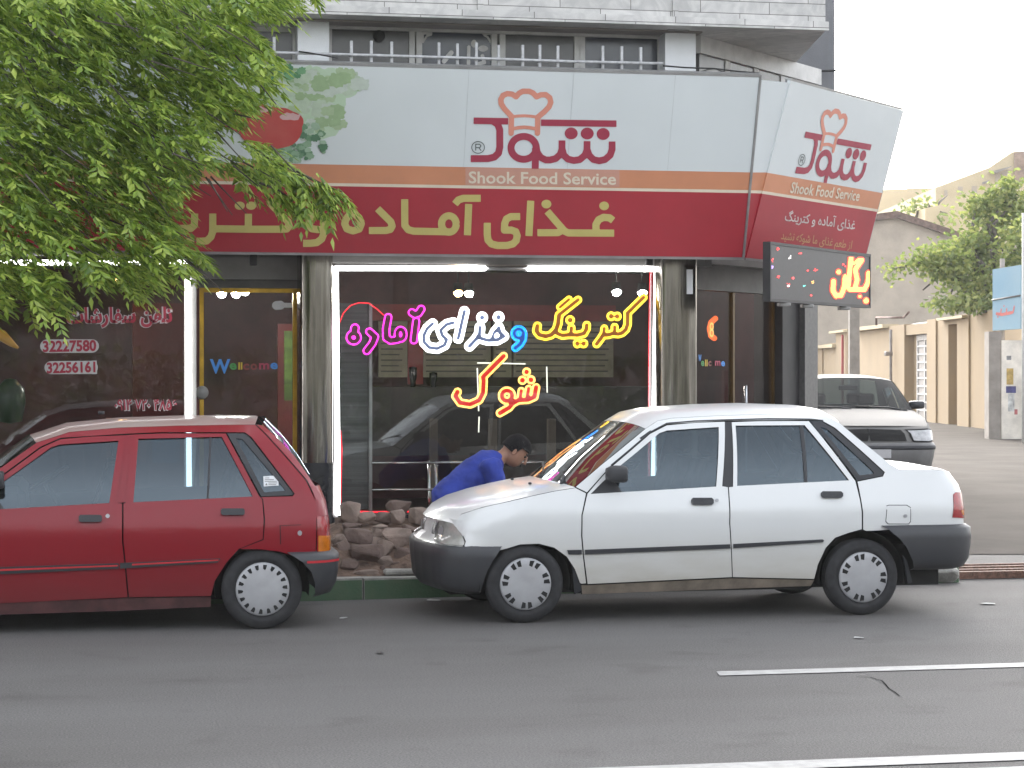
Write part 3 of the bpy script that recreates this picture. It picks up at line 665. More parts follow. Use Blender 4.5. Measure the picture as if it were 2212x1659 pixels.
# chamfer door
D2 = thing("shop_door", "dark corner shop door with gold handle bar beside the right steel column", "door", cham(.86, .15))
f = MB(); f.prism([cham(.03, .16, -.1), cham(1.71, .16, -.1), cham(1.71, 2.355, -.1), cham(.03, 2.355, -.1)], -CN * .008); part("glass", f, GLASS("corner_door_glass", (.62, .6, .6), 1.5, boost=.28), D2)
f = MB()
for a, c in ((.0, .03), (.82, .86), (1.69, 1.72)): f.prism([cham(a, .155, -.08), cham(c, .155, -.08), cham(c, 2.356, -.08), cham(a, 2.356, -.08)], -CN * .05)
part("frame", f, M("bronze_frame", (.10, .06, .015), .4, .5, var=.2), D2)
f = MB(); f.tube([cham(.92, .7, .0), cham(.92, 1.5, .0)], .016, 8); part("handle", f, m_chrome, D2)
cz = crop(1640, 620, 2040, 1060, 1508)
def cd(x, y, off=-.09): return PP(x, y, C0, CN, off)
for body, xa, xb, yb, yt, c in (("W", 400, 428, 1065, 1005, 'b'), ("e", 424, 455, 1110, 1062, 'g'), ("ll", 462, 486, 1112, 1052, 'y'), ("c", 492, 522, 1110, 1065, 'r'), ("m", 556, 608, 1108, 1062, 'm'), ("e", 614, 650, 1112, 1066, 'b')):
    f = MB(); text(f, body, (xa, yb), (xb, yb), (xa, yt), lambda x, y: cd(*cz(x, y)), bold=.03); part("letter", f, M("welcome_ink", cols[c], .5, var=.02), D2, fix=False)
f = MB(); letters([('s', [(560, 665), (520, 700), (505, 760), (520, 830), (550, 850)], 26, 'r')], cz, lambda x, y: cd(x, y, -.5), f, 8.)
o = part("lit_sign", f, EM("orange_sign_light", (1, .16, .03), 1.6), fix=False); tag(o, "round orange lit sign glowing inside the corner door", "sign")
f = MB(); text(f, "8", (505, 840), (545, 840), (505, 700), lambda x, y: cd(*cz(x, y), -.49)); part("figure", f, EM("yellow_sign_light", (1, .7, .2), 1.6), o, fix=False)

# ---- decals on the left window
cl = crop(0, 700, 500, 1150, 1843); yl = YG + .026
m_ink = M("red_vinyl", (.36, .02, .05), .5, var=.05); m_vin = M("white_vinyl", (.55, .54, .55), .5, var=.05)
def L1(x, y): return P(*cl(x, y), yl)
def L2_(x, y): return P(*cl(x, y), yl - .003)
g = MB(); r = MB()
for body, a, c, t, bo in ((shape("تلفن سفارشات"), (612, 392), (1590, 384), (612, 252), .035), ("۰۹۱۴ ۷۲۰ ۴۸۵۶", (1055, 1198), (1630, 1196), (1055, 1098), .02)):
    text(g, body, a, c, t, L1, bold=bo + .05); text(r, body, a, c, t, L2_, bold=bo)
letters([('s', [(432, 610), (850, 608)], 62, 'r')], cl, lambda x, y: P(x, y, yl), g, 8.); letters([('s', [(470, 808), (842, 805)], 60, 'r'), ('s', [(850, 805), (893, 804)], 62)], cl, lambda x, y: P(x, y, yl), g, 8.)
text(r, "32227580", (395, 660), (888, 650), (393, 560), L2_, bold=.035); text(r, "32256161", (432, 856), (880, 846), (430, 758), L2_, bold=.035)
part("white_lettering", g, m_vin, W1, fix=False); part("red_lettering_or_halo", r, m_ink, W1, fix=False)

# ================================================================== main sign: leans out at the top
SO = Vector((0, 18.1, 2.59)); SU = Vector((0, -.48, 1.5)); SL = SU.length; SU = SU / SL; SN = Vector((0, -SU.z, SU.y))
def S(px, py, off=0.): return PP(px, py, SO, SN, off)
def sv(px, py): return (S(px, py) - SO).dot(SU)
x0s, x1s = -5.0, 5.70
v = [0.0, sv(1013, 549.5), sv(1013, 407), sv(1013, 400.5), sv(1013, 361), sv(1013, 150)]
def strip(mb, xa, xb, va, vb, o=SO, d=Vector((1, 0, 0)), u=SU, n=SN, thick=.03, mi=0):
    mb.prism([o + d * xa + u * va, o + d * xb + u * va, o + d * xb + u * vb, o + d * xa + u * vb], -n * thick, mi)
SG = thing("shop_sign", "long white and red shop sign with chef hat logo and yellow Persian lettering", "sign", (0, 18.1, 2.59))
for nm, a, c, m in (("red_band", v[1], v[2], m_sr), ("cream_line", v[2], v[3], m_sc), ("orange_band", v[3], v[4], m_so), ("white_band", v[4], v[5], m_sw)):
    b = MB(); strip(b, x0s, x1s, a, c); part(nm, b, m, SG)
b = MB(); strip(b, x0s, x1s + .02, v[0] - .0, v[1] - .002, thick=.08); strip(b, x0s, x1s + .02, v[5] + .002, v[5] + .025, thick=.08)
b.prism([SO + Vector((x1s + .001, 0, 0)) + SU * v[1] + SN * .01, SO + Vector((x1s + .02, 0, 0)) + SU * v[1] + SN * .01, SO + Vector((x1s + .02, 0, 0)) + SU * v[5] + SN * .01, SO + Vector((x1s + .001, 0, 0)) + SU * v[5] + SN * .01], -SN * .06)
part("frame", b, m_alu, SG)
b = MB(); b.prism([(x0s, 18.1, 2.595), (x1s, 18.1, 2.595), (x1s, YG - .04, 2.70), (x0s, YG - .04, 2.70)], (0, 0, .02)); b.prism([(x0s, 17.66, 4.07), (x1s, 17.66, 4.07), (x1s, YG + .04, 4.05), (x0s, YG + .04, 4.05)], (0, 0, -.02)); part("sign_box", b, m_grey, SG)
OFF = .004
cR = crop(980, 470, 1580, 660, 2212); cL = crop(400, 470, 1000, 660, 2212); H = 33
g = MB(); ss = lambda x, y: S(x, y, OFF)
for st in ([('s', [(2038, 300), (2005, 275), (1950, 270), (1905, 292), (1880, 335), (1880, 385), (1900, 416)], H), ('s', [(2048, 416), (1625, 414), (1590, 398), (1430, 214)], H), ('s', [(1340, 412), (1530, 412), (1575, 385)], H)],
           [('e', 1955, 165, 45, 40)], [('e', 1423, 148, 46, 40)], [('s', [(1279, 117), (1262, 443)], H)],
           [('s', [(1182, 263), (1095, 264), (1055, 285), (1038, 330), (1036, 388), (1100, 388), (1140, 402), (1154, 440), (1145, 485), (1115, 515), (1060, 530), (970, 530), (915, 515), (885, 480), (878, 430), (878, 320)], H)],
           [('s', [(580, 148), (612, 110), (655, 95), (818, 95)], H)], [('s', [(707, 147), (695, 436)], H)],
           [('s', [(524 + 68 * math.cos(t), 332 + 76 * math.sin(t)) for t in [k * PI / 12 for k in range(25)]], H), ('s', [(524, 404), (200, 398), (150, 385), (118, 345), (117, 103)], H)]):
    letters(st, cR, ss, g, 5.)
for st in ([('s', [(2005, 190), (2128, 312), (2140, 350), (2122, 382), (2085, 392), (1925, 392)], H)],
           [('s', [(1738, 190), (1836, 275), (1856, 330), (1836, 378), (1780, 396), (1722, 376), (1702, 330), (1715, 285), (1762, 228)], H)],
           [('s', [(1508, 383), (1450, 383), (1400, 376), (1375, 345), (1372, 295), (1392, 252), (1440, 236), (1488, 250), (1510, 300), (1510, 420), (1490, 470), (1445, 503), (1390, 510), (1318, 510)], H)],
           [('s', [(1205, 85), (1016, 142), (1180, 310), (1190, 350), (1168, 378), (1130, 380), (840, 380), (530, 376), (486, 376)], H), ('s', [(815, 237), (813, 380)], H), ('s', [(487, 235), (486, 400), (470, 450), (430, 488), (335, 492)], H)],
           [('e', 735, 163, 47, 38)], [('e', 840, 163, 47, 38)],
           [('s', [(320, 235), (316, 345), (285, 372), (-140, 372)], H), ('s', [(15, 235), (15, 372)], H), ('s', [(-140, 372), (-500, 372), (-540, 340), (-540, 290)], H), ('s', [(-140, 372), (-130, 330), (-300, 150), (-110, 95)], H)],
           [('e', 270, 495, 46, 38)], [('e', 172, 495, 46, 38)], [('e', 15, 160, 46, 38)], [('s', [(-300, 90), (-110, 30)], 22)]):
    letters(st, cL, ss, g, 5.)
part("yellow_lettering", g, m_sy, SG, fix=False)
# logo, described once in its own measured frame
cG = crop(1160, 200, 1560, 480, 2212)
LG_RED = [[('s', [(133, 563), (610, 571)], 45), ('s', [(400, 570), (465, 610), (495, 690), (495, 930), (478, 1010), (420, 1066), (330, 1087), (93, 1087)], 48)],
          [('s', [(1065, 590), (2108, 604)], 45)],
          [('s', [(825 + 175 * math.cos(t), 938 + 158 * math.sin(t)) for t in [k * PI / 20 for k in range(41)]], 48), ('s', [(990, 940), (985, 1227)], 48),
           ('s', [(1000, 930), (1012, 1000), (1060, 1070), (1130, 1105), (1190, 1106), (1270, 1085), (1330, 1030), (1355, 960), (1355, 835)], 47),
           ('s', [(1355, 950), (1380, 1040), (1440, 1095), (1520, 1113), (1600, 1100), (1670, 1042), (1700, 970), (1702, 845)], 47),
           ('s', [(1702, 960), (1730, 1042), (1790, 1100), (1870, 1118), (1950, 1100), (2020, 1040), (2048, 960), (2048, 850)], 47)],
          [('e', 1482, 738, 90, 82)], [('e', 1704, 740, 90, 82)], [('e', 1924, 746, 90, 82)]]
LG_HAT = [[('s', [(652, 735), (656, 500), (560, 400), (515, 330), (509, 270), (540, 212), (600, 188), (665, 196), (720, 232), (762, 182), (815, 155), (900, 156), (955, 180), (1002, 232), (1060, 205), (1130, 203), (1185, 245), (1200, 310), (1175, 372), (1120, 430), (1020, 515), (1015, 735)], 38, 'r'),
           ('s', [(680, 505), (760, 497), (840, 495), (920, 500), (1000, 512)], 21), ('s', [(680, 672), (760, 658), (835, 652), (920, 660), (990, 676)], 24)]]
LG_R = [[('s', [(195 + 88 * math.cos(t), 932 + 81 * math.sin(t)) for t in [k * PI / 16 for k in range(33)]], 6), ('s', [(162, 975), (162, 888), (215, 888), (232, 905), (230, 925), (212, 935), (162, 935)], 7), ('s', [(205, 935), (238, 977)], 7)]]
def logo(to3d, mr, mh, mg, mw, root):
    for nm, sets, m, st in (("logo_lettering", LG_RED, mr, 7.), ("logo_hat", LG_HAT, mh, 7.), ("registered_mark_lettering", LG_R, mg, 4.)):
        g = MB()
        for s_ in sets: fill(outline(s_, st), to3d, g)
        part(nm, g, m, root, fix=False)
    g = MB(); text(g, "Shook Food Service", (65, 1424), (2102, 1446), (65, 1262), to3d, bold=.018); part("latin_lettering", g, mw, root, fix=False)
g = MB(); fill([[(640, 700), (690, 500), (540, 330), (560, 230), (720, 230), (830, 160), (990, 230), (1160, 230), (1180, 340), (1010, 520), (1020, 690), (840, 650)]], lambda x, y: S(*cG(x, y), OFF * .6), g)
part("hat_backing", g, m_sw, SG, fix=False)
g = MB(); fill([[(20, 1212), (2150, 1246), (2150, 1478), (20, 1452)]], lambda x, y: S(*cG(x, y), OFF * .4), g); part("pale_strip", g, M("sign_pink_tint", (.52, .27, .20), .45, var=.03), SG, fix=False)
logo(lambda x, y: S(*cG(x, y), OFF), m_logo, m_hat, m_sgrey, m_sc, SG)
g = MB()
for px_ in (1013, 1240, 1460): q0 = (S(px_, 152) - SO).x; strip(g, q0 - .0015, q0 + .0015, v[4], v[5] - .002, SO + SN * .0015, thick=.001)
part("panel_seam", g, M("seam_print", (.47, .50, .50), .5), SG)
# printed vegetables at the sign's left end
def PR(name, c1, c2, scale): return M(name, c1, .45, col2=c2, scale=scale, amt=.9, detail=9)
cv = crop(0, 0, 860, 700, 2038)
def wav(st, amp, fr, seed):
    out = []
    for lp in outline(st, 10):
        q = []
        for i, p in enumerate(lp):
            r_ = lp[(i + 1) % len(lp)]; n = max(1, int(math.hypot(r_[0] - p[0], r_[1] - p[1]) / 14))
            for k in range(n): q.append((p[0] + (r_[0] - p[0]) * k / n, p[1] + (r_[1] - p[1]) * k / n))
        out.append([(x + amp * noise.noise(Vector((x * fr, y * fr, seed))), y + amp * noise.noise(Vector((x * fr, y * fr, seed + 9)))) for x, y in q])
    return out
def veg(nm, st, m, off, amp=18, fr=.03, seed=1):
    g = MB(); fill(wav(st, amp, fr, seed), lambda x, y: S(*cv(x, y), off), g); part(nm, g, m, SG, fix=False)
def leaves(nm, regions, n, r0, r1, cols, off, seed):
    r_ = random.Random(seed); mats = [PR(nm + "_ink", c, tuple(q * .72 for q in c), 14) for c in cols]; g = MB()
    for k in range(n):
        cx, cy, rx, ry = regions[k % len(regions)]; t = r_.uniform(0, 2 * PI); q = math.sqrt(r_.random()); x, y = cx + rx * q * math.cos(t), cy + ry * q * math.sin(t); rr = r_.uniform(r0, r1); ph = r_.uniform(0, 9); i = min(len(cols) - 1, int(r_.random() * len(cols)))
        lp = [(x + rr * (1 + .28 * noise.noise(Vector((math.cos(a) * 1.7, math.sin(a) * 1.7, ph))) + .10 * math.sin(a * 9 + ph)) * math.cos(a), y + .75 * rr * (1 + .28 * noise.noise(Vector((math.cos(a) * 1.7, math.sin(a) * 1.7, ph))) + .10 * math.sin(a * 9 + ph)) * math.sin(a)) for a in [2 * PI * j / 28 for j in range(28)]]
        o = off + k * .00004; g.add([S(*cv(*p), o) for p in lp], [tuple(range(28))], i)
    part(nm, g, mats, SG, fix=False)
veg("lettuce_print", [('e', 1800, 560, 250, 160), ('e', 1900, 500, 260, 100), ('e', 1700, 450, 250, 50), ('e', 1860, 720, 170, 120)], PR("pale_lettuce_ink", (.50, .60, .48), (.40, .54, .36), 5), .0012, 34, .02, 3)
leaves("lettuce_leaf_print", [(1800, 560, 240, 150), (1900, 490, 240, 90), (1700, 470, 220, 60), (1860, 700, 160, 110)], 70, 26, 62, [(.50, .60, .46), (.42, .54, .33), (.34, .47, .26), (.55, .62, .54)], .0016, 4)
leaves("leaf_shade_print", [(1740, 425, 140, 22), (1500, 440, 240, 30)], 16, 22, 40, [(.10, .27, .13), (.18, .38, .2)], .0046, 8)
leaves("herb_leaf_print", [(1840, 830, 110, 100), (1730, 910, 110, 45)], 60, 12, 30, [(.36, .5, .36), (.16, .30, .17), (.26, .40, .26), (.09, .20, .11)], .0055, 6)
veg("tomato_print", [('e', 1600, 760, 190, 130), ('e', 1480, 700, 190, 90), ('e', 1690, 720, 110, 60)], PR("tomato_ink", (.42, .02, .025), (.50, .12, .10), 3), .0085, 12, .01, 8)
veg("tomato_shine_print", [('e', 1720, 690, 60, 22), ('e', 1560, 650, 60, 14)], PR("shine_ink", (.6, .42, .42), (.55, .3, .3), 8), .0092, 14, .04, 2)

# ================================================================== corner sign: same lean, on the chamfer
KU = (Vector((0, 0, 1.5)) + CN * .42); KL = KU.length; KU /= KL; KN = CD.cross(KU).normalized()
if KN.y > 0: KN = -KN
KO = Vector((5.74, 18.12, 2.59)); KD = CD
def K(px, py, off=0.): return PP(px, py, KO, KN, off)
def kuv(p): return (p - KO).dot(KD), (p - KO).dot(KU)
KS = thing("corner_sign", "leaning white and red shop sign panel across the building corner", "sign", KO)
kt = kuv(K(1700, 172))[1]; kw = kuv(K(1952, 238))[0]; cq = crop(1480, 0, 2340, 800, 1783)
kl = kuv(K(*cq(1190, 1038)))[1]; ko = kuv(K(*cq(1190, 945)))[1]; kr = kl - .025
for nm, a, c, m in (("red_band", 0.02, kr, m_sr), ("cream_line", kr, kl, m_sc), ("orange_band", kl, ko, m_so), ("white_band", ko, kt, m_sw)):
    b = MB(); strip(b, .0, kw, a, c, KO, KD, KU, KN); part(nm, b, m, KS)
b = MB(); strip(b, .0, kw, -.0, .018, KO, KD, KU, KN, .06); strip(b, -.0, kw + .012, kt + .002, kt + .02, KO, KD, KU, KN, .06); strip(b, kw + .001, kw + .012, .018, kt, KO, KD, KU, KN, .06); part("frame", b, m_alu, KS)
b = MB(); q = KO + KD * kw; b.prism([KO + KU * .02 - KN * .04, q + KU * .02 - KN * .04, q + Vector((0, 0, .1)) - CN * .1, KO + Vector((0, 0, .1)) - CN * .1], (0, 0, .015))
b.prism([q + KU * .02 - KN * .032, q + KU * kt - KN * .032, q + Vector((0, 0, 1.48)) - CN * .2, q - CN * .2 + Vector((0, 0, .02))], -KD * .02); part("sign_box", b, m_grey, KS)
# the small filler where the two leaning planes part
FT = SO + Vector((5.722, 0, 0)); kx = KO
for nm, a0, a1, c0_, c1_, m in (("filler_red", v[1], v[2], .02, kr, m_sr), ("filler_cream", v[2], v[3], kr, kl, m_sc), ("filler_orange", v[3], v[4], kl, ko, m_so), ("filler_white", v[4], v[5] - .02, ko, kt - .02, m_sw)):
    b = MB(); b.prism([FT + SU * a0, kx + KU * c0_ - KN * .012, kx + KU * c1_ - KN * .012, FT + SU * a1], (0, .012, 0)); part(nm, b, m, KS)
# logo carried over by matching three points
ca = crop(1780, 220, 2280, 780, 1481)
src = np.array([[133, 563, 1], [2108, 604, 1], [985, 1227, 1]], float); dst = np.array([kuv(K(*ca(*q), OFF)) for q in ((690, 345), (1178, 440), (838, 703))])
AF = np.linalg.solve(src, dst)
def KL_(x, y, off=OFF): u_, v_ = np.array([x, y, 1.]) @ AF; return KO + KD * float(u_) + KU * float(v_) + KN * off
g = MB(); fill([[(640, 700), (690, 500), (540, 330), (560, 230), (720, 230), (830, 160), (990, 230), (1160, 230), (1180, 340), (1010, 520), (1020, 690), (840, 650)]], lambda x, y: KL_(x, y, .002), g); part("hat_backing", g, m_sw, KS, fix=False)
logo(KL_, m_logo, m_hat, m_sgrey, m_sc, KS)
kk = lambda x, y: K(*ca(x, y), OFF)
g = MB(); text(g, shape("غذای آماده و کترینگ"), (538, 980), (1058, 1048), (548, 898), kk, bold=.012); part("persian_lettering", g, M("sign_offwhite", (.62, .58, .55), .5), KS, fix=False)
g = MB(); text(g, shape("از طعم غذای ما شوکه نشید"), (510, 1118), (1032, 1190), (520, 1058), kk, bold=.008); part("slogan_lettering", g, M("sign_tan", (.5, .3, .14), .5), KS, fix=False)

# ================================================================== LED board
LO = PD(1664, 525, 18.05); LU = Vector((0, 0, 1)); 
LE = PD(1879, 553, 20.0); LDv = Vector((LE.x - LO.x, LE.y - LO.y, 0)); LWd = LDv.length; LDv.normalize(); LN = Vector((LDv.y, -LDv.x, 0)); Lh = LO.z - PD(1658, 648, 18.05).z
LT = .055
LB = thing("led_board", "black LED message board with amber Persian word hung below the corner sign", "LED board", (LO.x, LO.y, LO.z - Lh))
b = MB(); b.prism([LO - LU * Lh, LO + LDv * LWd - LU * Lh, LO + LDv * LWd, LO], -LN * LT); part("casing", b, M("led_face", (.035, .033, .036), .45, var=.1, scale=30), LB)
b = MB()
for a, c, z0, z1 in ((-.012, LWd + .012, -Lh - .012, -Lh + .012), (-.012, LWd + .012, -.012, .012), (-.012, .012, -Lh + .012, -.012), (LWd - .012, LWd + .012, -Lh + .012, -.012)):
    b.prism([LO + LDv * a + LU * z0 + LN * .006, LO + LDv * c + LU * z0 + LN * .006, LO + LDv * c + LU * z1 + LN * .006, LO + LDv * a + LU * z1 + LN * .006], -LN * (LT + .012))
part("rim", b, m_dark, LB)
b = MB()
for t in (.35, .85, 1.7): 
    q = LO + LDv * t - LU * (Lh + .012) - LN * .03; b.bbox(q.x - .05, q.x + .05, q.y - .04, q.y + .04, q.z - .03, q.z - .001, .006)
part("bracket", b, m_grey, LB)
word = [('s', [(1160, 1370), (1155, 1440), (1130, 1490), (1080, 1490), (1020, 1490), (1000, 1470)], 17, 'r'), ('s', [(1108, 1275), (1060, 1345), (1075, 1420), (1060, 1480)], 17, 'r'), ('s', [(1050, 1300), (1090, 1268)], 10, 'r'), ('s', [(1030, 1262), (1020, 1350), (1010, 1460)], 17, 'r'),
        ('s', [(985, 1400), (978, 1480), (955, 1535), (920, 1540), (895, 1500), (900, 1430)], 17, 'r'), ('e', 938, 1362, 17, 17), ('e', 1095, 1543, 13, 13), ('e', 1142, 1575, 20, 20)]
lo3 = outline(word, 5.); lo4 = outline(word, 5., 9.)
rowm, dots = MB(), MB()
def LP(x, y, off=.004): return PP(*ca(x, y), LO, LN, off)
halo = MB()
for y in np.arange(1251, 1604, 4.3):
    xs = np.arange(872, 1175, 4.3); k = inside(lo4, np.c_[xs, np.full(len(xs), y)])
    for x in xs[k]: halo.add([LP(x - 1.5, y - 1.5, .0025), LP(x + 1.5, y - 1.5, .0025), LP(x + 1.5, y + 1.5, .0025), LP(x - 1.5, y + 1.5, .0025)], [(0, 1, 2, 3)])
part("red_lettering_or_halo", halo, EM("led_red_halo", (1, .035, .01), .9), LB, fix=False)  # red glow round the word, painted as wider rows beneath it
for y in np.arange(1255, 1600, 8.6):
    xs = np.arange(880, 1175, 2.5); k = inside(lo3, np.c_[xs, np.full(len(xs), y)]); i = 0
    while i < len(xs):
        if k[i]:
            j = i
            while j + 1 < len(xs) and k[j + 1]: j += 1
            rowm.add([LP(xs[i] - 1, y - 2.4), LP(xs[j] + 1, y - 2.4), LP(xs[j] + 1, y + 2.4), LP(xs[i] - 1, y + 2.4)], [(0, 1, 2, 3)]); i = j
        i += 1
part("amber_lettering", rowm, EM("led_amber", (1, .50, .10), 2.0), LB, fix=False)
for st, c in (([('e', 485, 1192, 13, 11), ('e', 768, 1348, 14, 12), ('e', 492, 1400, 12, 9), ('e', 598, 1408, 9, 8), ('e', 710, 1352, 7, 5), ('e', 655, 1226, 12, 11), ('e', 452, 1275, 15, 14), ('e', 563, 1460, 15, 17), ('e', 735, 1535, 6, 5), ('e', 970, 1305, 8, 8), ('e', 985, 1320, 6, 6)], (1, .06, .06)),
              ([('e', 575, 1250, 17, 17), ('e', 566, 1464, 7, 9)], (1, .95, .9)), ([('e', 744, 1442, 16, 16)], (1, .5, .12)), ([('e', 682, 1465, 9, 7)], (.1, .6, .5)), ([('e', 447, 1325, 9, 12)], (.5, .3, 1))):
    g = MB()
    for e in st:
        cx, cy, rx, ry = e[1:]
        for _ in range(9):
            t = random.random() * 2 * PI; q = math.sqrt(random.random()); x, y = cx + rx * q * math.cos(t), cy + ry * q * math.sin(t)
            g.add([LP(x - 3, y - 2.4), LP(x + 3, y - 2.4), LP(x + 3, y + 2.4), LP(x - 3, y + 2.4)], [(0, 1, 2, 3)])
    part("led_dots", g, EM("led_dot_light", c, 1.3), LB, fix=False)
# ================================================================== neon
YN = YG + .075
def neon(label, cr, strokes, tubecol, strength, panelmat, r=.011, step=3., name="neon_word", px=None):
    loops = []
    pts = []
    for st in strokes: loops += outline(st, step)
    c = P(*cr(*np.mean([p for lp in loops for p in lp], 0)), YN)
    t = thing(name, label, "neon sign", c)
    g = MB()
    for st in strokes: fill(outline(st, step), lambda x, y: P(*cr(x, y), YN + .012), g)
    part("letter_panel", g, panelmat, t, fix=False)
    g = MB()
    for lp in loops:
        q = []
        for i, p in enumerate(lp):
            n_ = lp[(i + 1) % len(lp)]; k = max(1, int(math.hypot(n_[0] - p[0], n_[1] - p[1]) / 10))
            for j in range(k): q.append((p[0] + (n_[0] - p[0]) * j / k, p[1] + (n_[1] - p[1]) * j / k))
        g.tube([P(*cr(x, y), YN) for x, y in q], r, 6, closed=True)
    part("tube_lettering", g, EM(name + "_glow", tubecol, strength, True), t, fix=False)
    return t
cy_ = crop(1240, 680, 1640, 980, 2212); cw_ = crop(840, 680, 1240, 980, 2212); cr_ = crop(780, 620, 1700, 1300, 2212)
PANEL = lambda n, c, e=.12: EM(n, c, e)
neon("yellow neon Persian word at the right of the shop window", cy_, [
    [('s', [(2040, 350), (1815, 572)], 40, 'r'), ('s', [(1822, 580), (1820, 720), (1795, 795), (1740, 845), (1690, 858), (1610, 850), (1560, 868), (1480, 872), (1445, 925), (1392, 995)], 42, 'r'), ('s', [(1640, 760), (1640, 850)], 38, 'r'), ('s', [(1497, 780), (1487, 860)], 38, 'r')],
    [('e', 1592, 612, 47, 50), ('e', 1676, 614, 45, 48)],
    [('s', [(1135, 385), (880, 585)], 40, 'r'), ('s', [(872, 600), (858, 720), (830, 800), (765, 868), (690, 890), (600, 868), (560, 815), (572, 748)], 45, 'r'), ('s', [(850, 850), (920, 878), (1000, 868), (1130, 872), (1215, 850), (1250, 790), (1255, 735)], 42, 'r'), ('s', [(1043, 775), (1035, 860)], 40, 'r')],
    [('s', [(885, 485), (1008, 380)], 36, 'r')], [('e', 1026, 665, 50, 50)], [('e', 1125, 990, 45, 48), ('e', 1212, 990, 46, 48)]],
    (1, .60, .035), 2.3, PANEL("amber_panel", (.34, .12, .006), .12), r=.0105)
neon("small blue neon letter between the white and yellow words", cy_, [[('s', [(315 + 62 * math.cos(t), 850 + 62 * math.sin(t)) for t in [k * PI / 10 for k in range(21)]], 36, 'r'), ('s', [(377, 850), (372, 930), (330, 1000), (268, 1050)], 40, 'r')]],
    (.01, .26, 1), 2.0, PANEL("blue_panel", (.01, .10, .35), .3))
neon("white neon Persian word in the middle of the shop window", cw_, [
    [('s', [(1620, 700), (1530, 725), (1445, 805), (1475, 885), (1530, 935), (1500, 1010), (1400, 1058), (1290, 1045), (1222, 975), (1212, 880), (1262, 780), (1335, 715)], 47, 'r')],
    [('s', [(1775, 545), (1690, 918)], 47, 'r')],
    [('s', [(1990, 765), (1985, 850), (1935, 930), (1845, 1025)], 48, 'r'), ('s', [(1960, 905), (2100, 945), (2230, 940), (2320, 890), (2270, 840), (2250, 770)], 48, 'r'), ('s', [(2250, 770), (2195, 820), (2160, 900)], 40, 'r')],
    [('e', 2020, 630, 56, 58)], [('e', 2248, 625, 56, 58)]],
    (.92, .95, 1), 3.4, M("pale_blue_panel", (.06, .075, .15), .6, var=.05), r=.0155)
neon("magenta neon Persian word at the left of the shop window", cw_, [
    [('s', [(245 + 60 * math.cos(t), 905 + 58 * math.sin(t)) for t in [k * PI / 10 for k in range(21)]], 40, 'r'), ('s', [(262, 775), (252, 840)], 52, 'r')],
    [('s', [(462, 825), (540, 895), (505, 985), (425, 1090)], 46, 'r')],
    [('s', [(722, 625), (692, 790), (696, 910), (755, 948), (850, 935)], 46, 'r'), ('s', [(893 + 48 * math.cos(t), 862 + 70 * math.sin(t)) for t in [k * PI / 10 for k in range(21)]], 36, 'r')],
    [('s', [(1108, 680), (1075, 945)], 45, 'r')], [('s', [(1050, 560), (1092, 588), (1140, 570), (1178, 512)], 47, 'r')]],
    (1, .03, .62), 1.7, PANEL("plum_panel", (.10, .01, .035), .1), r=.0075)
neon("red and cream neon Persian word below the others", cr_, [
    [('s', [(1152, 650), (1028, 775), (1032, 800), (1028, 870), (1005, 915), (950, 940), (890, 930), (862, 890), (875, 865)], 19, 'r')],
    [('s', [(1347, 838), (1337, 895), (1300, 912), (1240, 915), (1205, 935), (1185, 960), (1130, 992)], 19, 'r'), ('s', [(1302, 845), (1292, 905)], 16, 'r'), ('s', [(1258, 858), (1250, 910)], 16, 'r'), ('s', [(1172 + 31 * math.cos(t), 888 + 31 * math.sin(t)) for t in [k * PI / 10 for k in range(21)]], 18, 'r')],
    [('e', 1290, 745, 20, 20), ('e', 1265, 795, 21, 21), ('e', 1316, 792, 21, 21)]],
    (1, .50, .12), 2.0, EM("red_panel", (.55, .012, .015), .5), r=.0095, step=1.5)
# white tube frames
def tubes(name, label, runs, r, em, cat="neon tube"):
    c = Vector(runs[0][0]); t = thing(name, label, cat, c)
    for rn in runs:
        g = MB(); g.tube(rn, r, 8); part("light_tube", g, em, t, fix=False)
    return t
m_neonw = EM("white_tube_glow", (1, .99, 1), 6.0)
Yt = YG - .03
tubes("neon_outline", "white neon tube frame round the middle shop window", [[P(725, 579, Yt), P(1049, 579.5, Yt)], [P(1140, 580, Yt), P(1419, 581, Yt)], [P(725.5, 577, Yt), P(730, 1113, Yt)], [P(1418, 579, Yt), P(1413, 935, Yt), P(1410, 1113, Yt)]], .022, m_neonw)
g = MB(); g.tube([P(1049, 579.5, Yt), P(1140, 580, Yt)], .013, 8); tag(part("dead_tube", g, m_alu, fix=False), "unlit piece of tube in the top run of the window frame", "neon tube")
tubes("neon_strip", "white neon strip round the left shop window above the red hatchback", [[P(-60, 567, Yt), P(404, 567.5, Yt)], [P(406, 600, Yt), P(408.5, 1060, Yt)]], .022, m_neonw)
m_rope = EM("red_rope_light", (1, .02, .04), 1.3)
c5 = cr_
for lab, pts in (("red rope light down the right edge of the middle window", [(1405, 588), (1402, 760), (1402, 1060)]), ("red rope light sagging at the lower left of the middle window", [(735, 930), (738, 970), (736, 1040), (735, 1105)]),
                 ("red rope light looping at the window's upper left beside the magenta word", [(733, 698), (742, 676), (757, 660), (775, 654), (797, 655), (815, 668), (829, 681)]), ("red rope light along the sill of the middle window", [(740, 1104), (800, 1106), (900, 1105), (1100, 1104)])):
    b = MB(); q = [P(x, y, YG + (.055 if 'loop' not in lab else .1)) for x, y in pts]; b.tube(q, .0075 if 'loop' not in lab else .005, 6)
    tag(part("rope_light", b, m_rope, fix=False), lab, "rope light")
m_thin = EM("thin_tube_light", (.9, .9, .8), .9)
